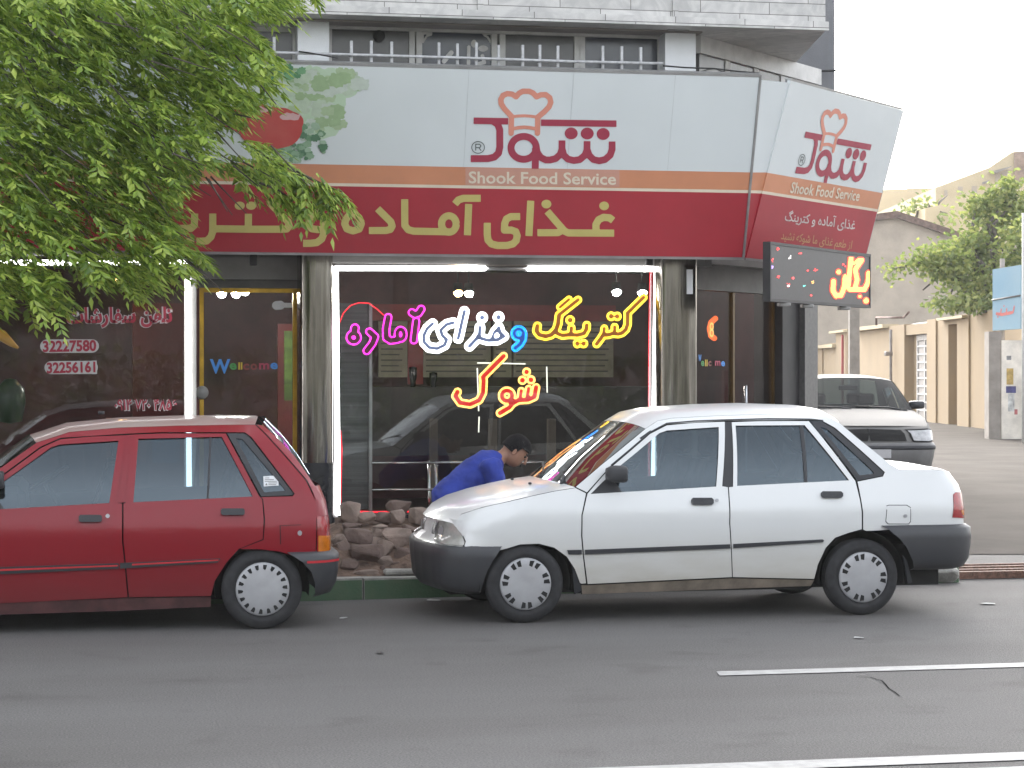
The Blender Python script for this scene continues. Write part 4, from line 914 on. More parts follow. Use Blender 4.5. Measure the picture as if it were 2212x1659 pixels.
tubes("tube_rectangle", "thin pale tube rectangle hung behind the red neon word", [[P(1031, 784, YG + .2), P(1135, 786, YG + .2)], [P(1031, 795, YG + .2), P(1034, 888, YG + .2)], [P(1035, 900, YG + .2), P(1034, 934, YG + .2)], [P(1181, 792, YG + .2), P(1182, 848, YG + .2)]], .006, m_thin, "light frame")

# ================================================================== inside the shop
lampmat = EM("spot_bulb", (1, .96, .9), 260); lampw = EM("warm_bulb", (1, .55, .2), 60)
for px, py, Y, wm, lab in ((990, 631, 20.6, 1, "warm spotlight left of its white twin inside the middle window"), (1013, 632, 20.6, 0, "white spotlight near the top middle of the middle window"), (1332, 629, 20.8, 0, "spotlight above the yellow neon word's middle"), (1388, 631, 20.8, 0, "spotlight at the upper right corner of the middle window"),
                       (479, 633, 20.9, 0, "leftmost of the three spotlights behind the shop door"), (510, 633, 20.9, 0, "middle one of the three spotlights behind the shop door"), (529, 628, 21.3, 0, "rightmost of the three spotlights behind the shop door"), (245, 600, 20.4, 1, "warm spotlight showing under the tree in the left window")):
    q = P(px, py, Y); t = thing("spotlight", lab, "spotlight", q, "spotlights inside the shop")
    b = MB(); b.lathe([(0, .09), (.04, .09), (.05, 0), (.055, -.0)], 14, 'z', (q.x, q.y + .02, q.z)); b.tube([(q.x, q.y + .02, q.z + .09), (q.x, q.y + .02, 2.75)], .008, 6); part("can", b, m_dark, t, fix=False)
    b = MB(); b.lathe([(0, -.042), (.025, -.036), (.042, -.012), (.044, .0), (.03, .02), (0, .025)], 16, 'z', (q.x, q.y, q.z - .004)); part("bulb", b, lampw if wm else lampmat, t, fix=False)
def IB(px0, px1, py0, py1, Y, th=.06):
    a, c = P(px0, py1, Y), P(px1, py0, Y); b = MB(); b.box(a.x, c.x, Y, Y + th, a.z, c.z); return b
def ibox(name, lab, cat, m, px0, px1, py0, py1, Y, th=.06, group=None): return tag(part(name, IB(px0, px1, py0, py1, Y, th), m), lab, cat, group)
ibox("wall_header", "long red header board above the menu boards", "board", m_redb, 800, 1330, 660, 692, 24.0)
for a, c, lab in ((818, 880, "lit menu board behind the magenta neon word"), (915, 1060, "wide menu board behind the white neon word"), (1066, 1105, "narrow menu board behind the blue neon letter"), (1110, 1325, "widest menu board behind the yellow neon word")):
    o = ibox("menu_board", lab, "menu board", m_menu, a, c, 694, 815, 24.05, .05, "menu boards on the back wall"); b = MB()
    for k in range(9):
        y = 706 + k * 12; q0, q1 = P(a + 5, y + 1.5, 24.044), P(c - 8 - (k * 7 % 13), y - 1.5, 24.044); b.add([q0, (q1.x, 24.044, q0.z), q1, (q0.x, 24.044, q1.z)], [(0, 1, 2, 3)])
    part("printed_lines", b, m_dgrey, o, fix=False)
ibox("red_poster", "plain red panel between two menu boards", "poster", m_redb, 881, 914, 694, 830, 24.06, .05)
ibox("counter", "long dark counter along the back of the shop", "counter", m_dark, 800, 1420, 835, 985, 22.6, .6)
ibox("grey_shutter", "grey slatted panel standing at the left inside the middle window", "panel", M("slatted_grey", (.12, .13, .135), .5, var=.25, scale=3, stretch=(.2, .2, 14)), 730, 799, 655, 1100, 19.3, .1)
b = MB(); q = P(801, 900, 19.2); b.box(q.x - .008, q.x + .02, 19.25, 19.3, .3, P(801, 655, 19.2).z); tag(part("panel_post", b, m_alu), "pale metal edge post beside the grey slatted panel", "post")
ibox("red_partition", "dark red partition wall inside the left window", "partition", m_red, 286, 400, 655, 930, 20.8, .1)
ibox("red_partition", "dark red wall seen through the shop door", "partition", m_red, 600, 640, 700, 1000, 22.5, .1)
ibox("green_poster", "green striped poster hung inside the shop door", "poster", M("green_poster", (.10, .17, .03), .6, var=.3, scale=2, stretch=(1, 1, 6)), 614, 634, 715, 865, 22.0, .03)
ibox("red_partition", "dark red wall behind the corner door", "partition", m_red, 1565, 1650, 800, 1000, 22.2, .1)
for px, py, hw, hh, lab in ((892, 815, 9, 24, "dark tall stand-in for a head left at the counter"), (936, 820, 9, 17, "dark short stand-in for a head right at the counter")):
    q = P(px, py + hh, 22.7); s_ = 22.7 / FPX; b = MB(); b.lathe([(0, 0), (hw * .6 * s_, 0), (hw * .7 * s_, hh * .6 * s_), (hw * s_, hh * 1.1 * s_), (hw * s_, hh * 1.9 * s_), (0, hh * 2 * s_)], 16, 'z', (q.x, q.y, q.z)); tag(part("jar", b, m_black, fix=False), lab, "jar")  # jar shapes stand in for dark heads at the counter
cr = ibox("orange_crate", "orange plastic crate behind the left window above the red roof", "crate", M("orange_plastic", (.42, .07, .02), .5), 230, 315, 944 - 40, 1000, 19.6, .35)
cr = ibox("blue_crate", "blue plastic crate beside the orange one", "crate", M("blue_plastic", (.02, .20, .36), .5), 330, 388, 953 - 44, 1000, 19.6, .3)
b = MB()
for y, z in ((1000, 0), (1058, 0)):
    b.tube([P(803, y, 19.1), P(1215, y - 2, 19.1)], .011, 8)
part_r = thing("guard_rail", "chrome guard rail with two bars inside the middle window", "rail", P(930, 1100, 19.1)); part("bars", b, m_chrome, part_r, fix=False)
for px in (927, 942, 1190):
    b = MB(); q = P(px, 1100, 19.12); b.tube([(q.x, 19.12, .2), (q.x, 19.12, P(px, 995, 19.12).z)], .016, 8); part("post", b, m_chrome, part_r, fix=False)
for px, w_, lab in ((938, 15, "left beige post-shaped reflection built inside the middle window"), (1066, 16, "middle beige post-shaped reflection built inside the middle window"), (1193, 16, "right beige post-shaped reflection built inside the middle window")):
    ibox("post_reflection", lab, "post", M("post_reflection_tone", (.14, .12, .10), .7), px - w_ / 2, px + w_ / 2, 905, 1090, 20.2, .08, "post-shaped reflections in the middle window")  # these posts stand in for upright reflections in the glass
# gold ornament at the far left, inside; its glint is a painted-on glow
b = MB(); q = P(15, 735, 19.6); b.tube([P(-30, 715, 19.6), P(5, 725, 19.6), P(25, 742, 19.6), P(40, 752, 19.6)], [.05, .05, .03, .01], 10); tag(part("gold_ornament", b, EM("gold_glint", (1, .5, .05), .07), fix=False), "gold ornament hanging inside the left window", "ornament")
b = MB(); q = P(22, 870, 19.3); b.lathe([(0, -.18), (.10, -.16), (.13, 0), (.12, .12), (.05, .2), (0, .21)], 14, 'z', (q.x, q.y, q.z)); tag(part("green_jar", b, M("green_glass_jar", (.012, .05, .025), .3), fix=False), "dark green jar inside the far left window", "jar")

# ================================================================== railing and cables above the sign
RL = thing("spiked_railing", "white spiked railing standing behind the top of the shop sign", "railing", P(1000, 140, 18.35))
b = MB(); b.tube([P(-60, 105, 18.3), P(545, 112, 18.3), P(720, 117, 18.3), P(1000, 125, 18.3), P(1240, 133, 18.3), P(1432, 137, 18.3)], .012, 8); part("bar", b, m_rail, RL, fix=False)
for px, pt in ((120, 76), (200, 77), (280, 77), (360, 78), (440, 78), (592, 80), (759, 88), (802, 88), (846, 90), (948, 92), (988, 94), (1029, 92), (1077, 97), (1129, 97), (1166, 97), (1205, 99), (1302, 99), (1343, 100), (1384, 102)):
    b = MB(); q = P(px, pt, 18.33); b.bbox(q.x - .012, q.x + .012, 18.32, 18.344, 4.0, q.z, .003); part("spike", b, m_rail, RL)
for lab, pts, r in (("dark cable sagging across the left white pilaster", [(645, 111), (668, 114), (712, 122), (730, 126)], .006), ("tangled black cables over the right end of the shop sign", [(1432, 142), (1480, 146), (1540, 148), (1600, 155), (1640, 158)], .007),
                    ("thin grey cable looping above the sign beside the chamfer windows", [(1500, 160), (1530, 150), (1545, 148), (1560, 155), (1580, 158)], .005), ):
    b = MB(); b.tube([P(x, y, 18.28) for x, y in pts], r, 6); tag(part("cable", b, m_wire, fix=False), lab, "cable")
b = MB(); b.tube([A((px - 1106) / FPX * 22.1, 22.1, EYE + (HY - py) / FPX * 22.1) for px, py in ((1725, 152), (1770, 154), (1806, 152))], .012, 6); tag(part("cable", b, m_wire, fix=False), "dark cable strung along the grey rear wing", "cable")
for px, lab in ((1407 - 5, "small bulkhead lamp under the sign at the right"), (547, "small dark sensor box under the sign above the door")):
    q = P(px, 566, 18.4); b = MB(); b.bbox(q.x - .03, q.x + .03, 18.37, 18.43, q.z - .03, q.z + .06, .006); tag(part("lamp_box", b, m_dark), lab, "lamp")
q = P(1464, 60, 18.45); b = MB(); b.bbox(q.x - .1, q.x + .1, 18.4, 18.49, q.z - .03, q.z + .03, .01); tag(part("wall_lamp", b, m_grey), "small grey lamp at the top of the right white pilaster", "lamp")

# ================================================================== side street on the right
m_buff = M("buff_wall", (.36, .262, .155), .9, var=.08, scale=.8, bump=.2, bscale=30, col2=(.30, .225, .14), amt=.8)
m_cream = M("cream_render", (.52, .43, .28), .9, var=.06, scale=.5)
m_rough = M("grey_brown_render", (.42, .355, .285), .95, var=.10, scale=1.2, bump=.3, bscale=12)
m_tile = M("brown_coping", (.16, .10, .08), .9, var=.3, scale=6)
m_pole = M("concrete_pole", (.30, .27, .24), .9, var=.15, scale=3)
m_gate = M("grey_gate", (.26, .235, .22), .6, var=.15)
m_signw = M("painted_board", (.15, .29, .40), .7, var=.1, scale=.8, col2=(.26, .36, .40), amt=1)
RW = 12.4
def HZ(py, D): return EYE + (HY - py) / FPX * D
def DR_(px): return RW * FPX / (px - 1106)         # depth at which the lane wall shows at px
WL = thing("lane_wall", "long buff boundary wall with pilasters along the side street", "wall", A(RW, 60, 0))
def wallrun(px0, px1, yt0, yt1, nm="wall_panel", m=None, rr=0., th=.3):
    d0, d1 = DR_(px0), DR_(px1); a, c = A(RW + rr, d0, 0), A(RW + rr, d1, 0); b = MB(); o = A(th, 0, 0)
    b.hexa([a, c, c + o, a + o], [a + Vector((0, 0, HZ(yt0, d0))), c + Vector((0, 0, HZ(yt1, d1))), c + o + Vector((0, 0, HZ(yt1, d1))), a + o + Vector((0, 0, HZ(yt0, d0)))]); return part(nm, b, m or m_buff, WL)
b2 = lambda x: 1710.9 + x * .22656       # enlargement 2 of the right edge
b2y = lambda y: 639.4 + y * .22656
def WR(px0, px1, y0, y1, off0, off1, nm, m, par=None):     # a box on the lane wall between two picture columns
    d0, d1 = DR_(px0), DR_(px1); dm = (d0 + d1) / 2; z0, z1 = (HZ(y0, dm) if y0 else 0), HZ(y1, dm); b = MB()
    q = [A(RW + off0, d0, z0), A(RW + off0, d1, z0), A(RW + off1, d1, z0), A(RW + off1, d0, z0)]; b.prism(q, (0, 0, z1 - z0)); return part(nm, b, m, par or WL)
wallrun(2330, b2(1690), 648, 681); wallrun(b2(1690), b2(1590), 684, 690); wallrun(b2(1490), b2(1385), 690, 693); wallrun(b2(1085), b2(915), 700, 705); wallrun(b2(1300), b2(1385), 690, 690)
wallrun(b2(915), b2(640), 705, 708); wallrun(b2(540), b2(430), 714, 716); wallrun(b2(430), b2(240), 740, 746)
WR(b2(1590), b2(1490), 0, 690, .25, .4, "recess", m_buff); WR(b2(1300), b2(1085), 0, 705, .25, .4, "recess", m_buff)
WR(b2(1590), b2(1490), 700, 690, 0, .25, "lintel", m_buff); WR(b2(1300), b2(1085), 722, 700, 0, .25, "lintel", m_buff)
for a, c, y in ((1700, 1590, 680), (1385, 1300, 690), (1085, 1010, 702), (540, 430, 712), (300, 240, 746), (1940, 1880, 670)):
    WR(b2(a), b2(c), 0, y, -.05, -.002, "pilaster", m_buff)
for a, c, y0, y1 in ((920, 640, 712, 704), (540, 400, 719, 714), (430, 235, 752, 745), (1690, 1440, 690, 684)):
    WR(b2(a), b2(c), y0, y1, -.2, .34, "coping", m_cream)
for k, (px0, px1, lab) in enumerate(((b2(1285), b2(1140), "grey barred metal gate in the lane wall nearer the silver car"), (b2(1588), b2(1552), "narrow grey metal gate half hidden in the lane wall's second opening"))):
    d0, d1 = DR_(px0), DR_(px1); dm = (d0 + d1) / 2
    t = thing("metal_gate", lab, "gate", A(RW + .2, dm, 0)); zt_ = HZ(735, dm)
    b = MB(); b.prism([A(RW + .2, d0, .05), A(RW + .2, d1, .05), A(RW + .245, d1, .05), A(RW + .245, d0, .05)], (0, 0, zt_ - .05)); part("gate_leaf", b, m_gate, t)
    b = MB()
    for i in range(9):
        z = .4 + i * (zt_ - .6) / 8; b.prism([A(RW + .17, d0, z), A(RW + .17, d1, z), A(RW + .198, d1, z), A(RW + .198, d0, z)], (0, 0, .05))
    for f_ in (0, .5, 1): d = d0 + (d1 - d0) * f_; b.prism([A(RW + .165, d - .06, .05), A(RW + .165, d + .06, .05), A(RW + .199, d + .06, .05), A(RW + .199, d - .06, .05)], (0, 0, zt_ - .05))
    part("bars", b, m_wframe, t)
    b = MB(); b.prism([A(RW + .15, d0, zt_), A(RW + .15, d1, zt_), A(RW + .24, d1, zt_), A(RW + .24, d0, zt_)], (0, 0, HZ(712, dm) - zt_)); part("transom", b, m_gate, t)
# white roadside pillar with posters, and the blue board above it
Dp = 49.; pr = (b2(2000) - 1106) / FPX * Dp
t = thing("poster_pillar", "whitish pillar pasted with torn posters at the right edge", "pillar", A(pr + 1, Dp, 0)); b = MB()
b.prism([A(pr, Dp, 0), A(pr + 1.6, Dp, 0), A(pr + 1.6, Dp + .6, 0), A(pr, Dp + .6, 0)], (0, 0, HZ(735, Dp))); part("body", b, M("whitewash", (.74, .69, .61), .9, var=.15, scale=2.5), t)
b = MB(); b.prism([A(pr - .28, Dp + .05, 0), A(pr - .003, Dp + .05, 0), A(pr - .003, Dp + .5, 0), A(pr - .28, Dp + .5, 0)], (0, 0, HZ(716, Dp))); part("jamb", b, m_pole, t)
for x0, x1, y0, y1, c in ((2045, 2110, 690, 845, (.55, .38, .12)), (2040, 2135, 860, 925, (.08, .08, .22)), (2060, 2120, 930, 1100, (.62, .62, .6)), (2045, 2090, 570, 610, (.25, .25, .25)), (2120, 2150, 1080, 1130, (.4, .12, .12))):
    b = MB(); f_ = lambda x, y: A((b2(x) - 1106) / FPX * Dp, Dp - .004, HZ(b2y(y), Dp)); b.add([f_(x0, y1), f_(x1, y1), f_(x1, y0), f_(x0, y0)], [(0, 1, 2, 3)]); part("pasted_poster", b, M("poster_paper", c, .8, var=.3, scale=5), t, fix=False)
b1 = lambda x: 1710.9 + x * .22656
b1y = lambda y: 302.4 + y * .22656
t = thing("painted_board", "pale blue hoarding with faded red writing raised beside the lane", "billboard", A(pr, Dp - 1, 3)); b = MB()
pa, pc = A((b2(1912) - 1106) / FPX * 50.2, 50.2), A((b2(2180) - 1106) / FPX * 49.0, 49.0)
q = [pa + Vector((0, 0, HZ(b2y(330), 50.2))), pc + Vector((0, 0, HZ(b2y(312), 49.0))), pc + Vector((0, 0, HZ(572, 49.0))), pa + Vector((0, 0, HZ(582, 50.2)))]
nb = (q[1] - q[0]).cross(q[3] - q[0]).normalized(); nb = nb if nb.dot(-q[0]) > 0 else -nb
b.prism(q, -nb * .12); part("panel", b, m_signw, t)
b = MB(); e_ = [q[0] + (q[3] - q[0]) * .50, q[1] + (q[2] - q[1]) * .52]; b.tube([e_[0] + nb * .01, e_[1] + nb * .01], .02, 6); part("seam", b, m_dgrey, t, fix=False)
b = MB(); bo = lambda x, y: q[0] + (q[1] - q[0]) * x + (q[3] - q[0]) * y + nb * .006
for st in ([('s', [(.15, .27), (.35, .25), (.7, .27)], .025, 'r'), ('s', [(.3, .27), (.32, .33)], .02, 'r'), ('s', [(.5, .26), (.52, .33)], .02, 'r'), ('s', [(.74, .27), (.78, .36)], .02, 'r')], [('e', .42, .385, .022, .015)], [('e', .2, .215, .022, .015)]):
    fill(outline(st, .008), bo, b)
part("faded_lettering", b, M("faded_red", (.55, .14, .12), .7), t, fix=False)
for e_ in (pa - nb * .25, pc - nb * .25): b = MB(); b.tube([e_, e_ + Vector((0, 0, 4.2))], .06, 8); part("post", b, m_pole, t, fix=False)
b = MB(); d_ = 46.; r_ = (b1(2208) - 1106) / FPX * d_; b.tube([A(r_, d_, 0), A(r_, d_, HZ(460, d_))], [.04, .035], 10); tag(part("white_post", b, m_wframe, fix=False), "slim white post at the right edge of the view", "post")
# concrete pole
Dq = 62.; b = MB(); r0 = (b2(590) - 1106) / FPX * Dq; wq = 100 * .22656 / FPX * Dq / 2
b.hexa([A(r0 - wq, Dq - wq, 0), A(r0 + wq, Dq - wq, 0), A(r0 + wq, Dq + wq, 0), A(r0 - wq, Dq + wq, 0)], [A(r0 - wq * .8, Dq - wq, 7.5), A(r0 + wq * .8, Dq - wq, 7.5), A(r0 + wq * .8, Dq + wq, 7.5), A(r0 - wq * .8, Dq + wq, 7.5)])
tag(part("concrete_pole", b, m_pole), "grey concrete pole standing before the buff lane wall", "pole")
b = MB(); q = [A(RW - .4, DR_(b2(920)), HZ(b2y(280), DR_(b2(920)))), A(RW - .4, DR_(b2(920)), HZ(b2y(205), DR_(b2(920)))), A(RW - .4, DR_(b2(1190)), HZ(b2y(205), DR_(b2(1190))))]
b.tube(q, .035, 6); b.tube([q[2], A(RW - .4, DR_(b2(1240)), HZ(b2y(155), DR_(b2(1240))))], .035, 6); tag(part("pipe_bracket", b, m_tile, fix=False), "thin dark pipe frame above the lane wall", "pipe")
b = MB(); d_ = DR_(b2(520)); b.tube([A(RW - .15, d_, 0), A(RW - .15, d_, HZ(b2y(370), d_))], .05, 8); tag(part("red_pipe", b, M("red_pipe_paint", (.35, .05, .05), .6), fix=False), "dark red pipe on the lane wall beside the concrete pole", "pipe")
for cx, y0, y1, lab in ((978, 320, 1000, "yellow gas riser pipe on the lane wall"), ):
    d_ = DR_(b2(cx)); b = MB(); b.tube([A(RW - .12, d_, HZ(b2y(y1), d_)), A(RW - .12, d_, HZ(b2y(y0), d_))], .05, 8); b.bbox(*(lambda q: (q.x - .12, q.x + .12, q.y - .1, q.y + .1))(A(RW - .2, d_, 0)), HZ(b2y(570), d_), HZ(b2y(530), d_), .02); tag(part("gas_pipe", b, m_gate, fix=False), "grey gas riser with meter on the lane wall", "pipe")
# gabled grey building at the end of the lane
Dg = 92.
def G3(px, py, D=Dg): return A((px - 1106) / FPX * D, D, HZ(py, D))
gb = thing("gabled_house", "grey brown rendered house with a sloping brown roof edge beyond the lane", "house", G3(1950, 880))
b = MB(); pf = [G3(1640, 900), G3(2300, 900), G3(2300, b1y(1010)), G3(b1(1700), b1y(985)), G3(b1(1230), b1y(825)), G3(b1(990), b1y(745)), G3(1640, 510)]; b.prism(pf, A(0, 14, 0)); part("wall", b, m_rough, gb)
b = MB()
for (p0, p1) in ((pf[6], pf[5]), (pf[5], pf[4]), (pf[4], pf[3])):
    b.hexa([p0 + A(0, -.3), p1 + A(0, -.3), p1 + A(0, 3), p0 + A(0, 3)], [p0 + A(0, -.3, .28), p1 + A(0, -.3, .28), p1 + A(0, 3, .28), p0 + A(0, 3, .28)])
part("roof_edge", b, m_tile, gb)
# cream blocks far behind
for lab, D, front, dep in (("cream block of flats with a projecting balcony high on the right", 120., [(b1(1370), 900), (2420, 900), (2420, 325), (b1(2110), b1y(110)), (b1(1880), b1y(265)), (b1(1370), b1y(455))], 20),
                           ("low cream house with flat roof behind the grey gable", 150., [(1800, 900), (b1(1375), 900), (b1(1375), b1y(458)), (b1(1100), b1y(460)), (b1(1100), b1y(470)), (1800, b1y(480))], 12),
                           ("small cream house behind the lane tree", 105., [(b1(1270), 900), (b1(1850), 900), (b1(1850), b1y(600)), (b1(1540), b1y(595)), (b1(1270), b1y(650))], 8)):
    t = thing("cream_building", lab, "building", A((front[0][0] - 1106) / FPX * D, D, 0)); b = MB(); b.prism([A((x - 1106) / FPX * D, D, max(0, HZ(y, D))) for x, y in front], A(0, dep, 0)); part("wall", b, m_cream, t)
    if dep == 20:
        g2 = lambda x, y, o=-.05: A((b1(x) - 1106) / FPX * D, D + o, HZ(b1y(y), D))
        b = MB(); b.prism([g2(1870, 312), g2(2060, 262), g2(2060, 268), g2(1925, 330)], A(0, -.8, 0)); part("canopy", b, m_pole, t)
        b = MB(); b.prism([g2(1935, 325), g2(2055, 285), g2(2055, 430), g2(1935, 450)], A(0, -.02, 0)); part("balcony_recess", b, m_rough, t)
        b = MB(); b.prism([g2(2115, 120), g2(2212, 105), g2(2212, 380), g2(2115, 440)], A(0, -.1, 0)); part("brick_panel", b, M("brown_brick", (.30, .21, .16), .9, var=.2, scale=3), t)
        for (x0, x1, y0, y1) in ((1580, 1625, 445, 520), (1710, 1760, 440, 520), (1450, 1480, 480, 530)):
            b = MB(); b.prism([g2(x0, y0), g2(x1, y0), g2(x1, y1), g2(x0, y1)], A(0, -.03, 0)); part("window", b, m_rough, t)
        b = MB(); b.prism([g2(1810, 405), g2(1860, 390), g2(1860, 412), g2(1810, 425)], A(0, -.4, 0)); part("air_cooler", b, m_gate, t)
b = MB(); b.prism([A(12.9, 60, HZ(690, 60)), A(16, 60, HZ(655, 60)), A(16, 72, HZ(655, 60)), A(12.9, 72, HZ(690, 60))], (0, 0, .1)); t = tag(part("shed_roof", b, M("corrugated_sheet", (.42, .43, .43), .5, .3, var=.3, scale=1, stretch=(6, 1, 1)), fix=True), "corrugated grey shed roof behind the lane wall under the tree", "roof")
# ================================================================== trees
m_leaf = LEAF("ash_leaf", (.11, .195, .03), (.28, .41, .055), (.48, .58, .11))
m_leaf2 = LEAF("lane_tree_leaf", (.10, .145, .035), (.21, .27, .07), (.36, .38, .11))
m_leaf3 = LEAF("hedge_leaf", (.025, .045, .008), (.05, .08, .015), (.09, .11, .02))
m_bark = M("bark", (.10, .085, .07), .95, var=.3, scale=12, bump=.6, bscale=30)
def leaflet(mb, p, d, n, L, W):
    s = d.cross(n).normalized() * W; n2 = n * W * .35
    mb.add([p, p + d * L * .35 + s - n2, p + d * L, p + d * L * .35 - s - n2, p + d * L * .4 + n2 * .3], [(0, 1, 4), (1, 2, 4), (2, 3, 4), (3, 0, 4)])
def spray(mb, p, d, L, rnd, lw=1.0):
    """a compound leaf: leaflets in pairs along a drooping stalk"""
    d = d.normalized(); side = d.cross(Vector((0, 0, 1)))
    side = side.normalized() if side.length > 1e-3 else Vector((1, 0, 0)); k = 4
    for i in range(k + 1):
        f = (i + .6) / (k + .6); q = p + d * L * f + Vector((0, 0, -.35 * L * f * f)); dd = (d + Vector((0, 0, -.7 * f))).normalized()
        up = side.cross(dd).normalized(); ll = L * .5 * (1 - .25 * abs(f - .5)) * rnd.uniform(.8, 1.2)
        if i == k: leaflet(mb, q, dd, up, ll, ll * .19 * lw); continue
        for s in (-1, 1):
            a = (dd * rnd.uniform(.55, .9) + side * s * rnd.uniform(.6, 1.0) + Vector((0, 0, rnd.uniform(-.55, .05)))).normalized()
            leaflet(mb, q, a, (up + side * rnd.uniform(-.4, .4)).normalized(), ll, ll * .19 * lw)
OUTL = [(-400, -400), (760, -400), (705, 0), (668, 25), (650, 34), (615, 60), (590, 52), (560, 55), (540, 75), (575, 104), (582, 138), (617, 150), (600, 180), (622, 240), (572, 238), (578, 300), (600, 330), (622, 350), (628, 400), (618, 425), (590, 408), (525, 407), (500, 380), (470, 398), (440, 380), (410, 400),
        (402, 448), (392, 500), (384, 530), (428, 552), (456, 590), (440, 612), (400, 622), (362, 632), (336, 655), (300, 672), (262, 640), (219, 645), (180, 610), (150, 640), (138, 715), (118, 690), (96, 712), (70, 684), (40, 640), (20, 680), (-40, 700), (-400, 720)]
TWIG = [[(560, 330), (600, 352), (640, 372), (700, 400), (738, 414)], [(620, 352), (660, 392), (672, 425)], [(640, 370), (690, 395), (708, 428)], [(560, 395), (600, 410), (622, 424)]]
HOLES = [('e', 560, 285, 70, 42), ('e', 470, 320, 30, 35), ('e', 600, 260, 40, 40), ('e', 470, 175, 14, 20), ('e', 250, 560, 22, 9), ('e', 100, 566, 55, 7), ('e', 325, 567, 20, 6), ('e', 20, 575, 30, 16), ('e', 110, 590, 40, 18), ('e', 440, 465, 35, 30), ('e', 530, 60, 14, 10)]
TR = thing("roadside_tree", "leafy bright green tree hanging over the left end of the shop sign", "tree", (-3.0, 16.2, .15))
rnd = random.Random(11); crown = MB(); tb = MB()
trunk = [Vector((-3.0, 16.2, .1)), Vector((-2.95, 16.2, 1.2)), Vector((-3.05, 16.15, 2.2)), Vector((-2.9, 16.1, 3.2)), Vector((-2.8, 16.0, 4.6)), Vector((-2.9, 15.9, 6.5))]
tb.tube(trunk, [.2, .17, .155, .14, .1, .04], 10)
limbs = []
for i in range(26):
    s = trunk[3].lerp(trunk[5], rnd.random()) if i > 8 else trunk[2].lerp(trunk[4], rnd.random())
    a = rnd.uniform(0, 2 * PI) if i > 13 else rnd.uniform(-.9, .9)
    L = rnd.uniform(1.6, 3.2); e = s + Vector((math.cos(a) * L, math.sin(a) * L * .7, rnd.uniform(-.5, .9)))
    mid = s.lerp(e, .5) + Vector((0, 0, .35)); limbs.append((s, mid, e)); tb.tube([s, mid, e], [.045, .028, .008], 6)
OA = np.array(OUTL, float)
def inpoly(px, py): return bool(inside([OUTL], [(px, py)])[0])
cnt = 0; tries = 0
def hang(p, k=1.0):
    d = Vector((p.x + 2.9, p.y - 16.0, 0)); d = d.normalized() if d.length > .1 else Vector((1, 0, 0))
    d = (d * .8 + Vector((rnd.uniform(-.7, .9), rnd.uniform(-.8, .8), rnd.uniform(-.45, .25)))).normalized()
    spray(crown, p, d, rnd.uniform(.13, .215) * k, rnd)
while cnt < 4300 and tries < 60000:          # the part of the crown the street sees
    tries += 1
    px, py = rnd.uniform(-90, 760), rnd.uniform(-60, 720); wob = 22 * noise.noise(Vector((px * .02, py * .02, 2)))
    if not inpoly(px + 30 + wob, py + 34 + wob * .5): continue
    if any(((px - h[1]) / h[3]) ** 2 + ((py + 24 - h[2]) / h[4]) ** 2 < 1 for h in HOLES): continue
    p = P(px, py, 14.7 + 2.2 * rnd.random()); c_ = noise.noise(p * 1.6) + .6 * noise.noise(p * 4.0)
    if c_ < -.22: continue
    hang(p); cnt += 1
cnt = 0
while cnt < 1700:                             # the rest of it, up and to the left
    v_ = Vector((rnd.gauss(0, 1), rnd.gauss(0, 1), rnd.gauss(0, 1))).normalized() * rnd.random() ** (1 / 2.6)
    p = Vector((-2.6 + v_.x * 3.0, 15.9 + v_.y * 1.9, 5.0 + v_.z * 2.6)); px, py = proj(p)
    if p.z < 2.2 or (px > -70 and py > -50) or px > 900 or noise.noise(p * 1.6) < -.1: continue
    hang(p, 1.15); cnt += 1
stems = tb
for tw in TWIG:
    pts = [P(x, y, 15.2 + .002 * i) for i, (x, y) in enumerate(tw)]; stems.tube(pts, [.009] * (len(pts) - 1) + [.003], 5)
    for a, c in zip(pts, pts[1:]):
        for _ in range(9):
            q = a.lerp(c, rnd.random()) + Vector((rnd.gauss(0, .035), rnd.gauss(0, .06), rnd.gauss(0, .03) - .01)); spray(crown, q, (c - a).normalized() + Vector((rnd.uniform(-.5, .6), rnd.uniform(-.6, .6), rnd.uniform(-.9, .2))), rnd.uniform(.13, .2), rnd)
for _ in range(90):         # twigs that show between the leaves
    px, py = rnd.uniform(0, 600), rnd.uniform(0, 560)
    if inpoly(px, py): q = P(px, py, rnd.uniform(14.6, 15.6)); stems.tube([q, q + Vector((rnd.uniform(.1, .3), rnd.uniform(-.1, .1), rnd.uniform(-.3, -.05)))], [.007, .003], 5)
part("crown", crown, m_leaf, TR, fix=False); part("trunk", tb, m_bark, TR, fix=False)

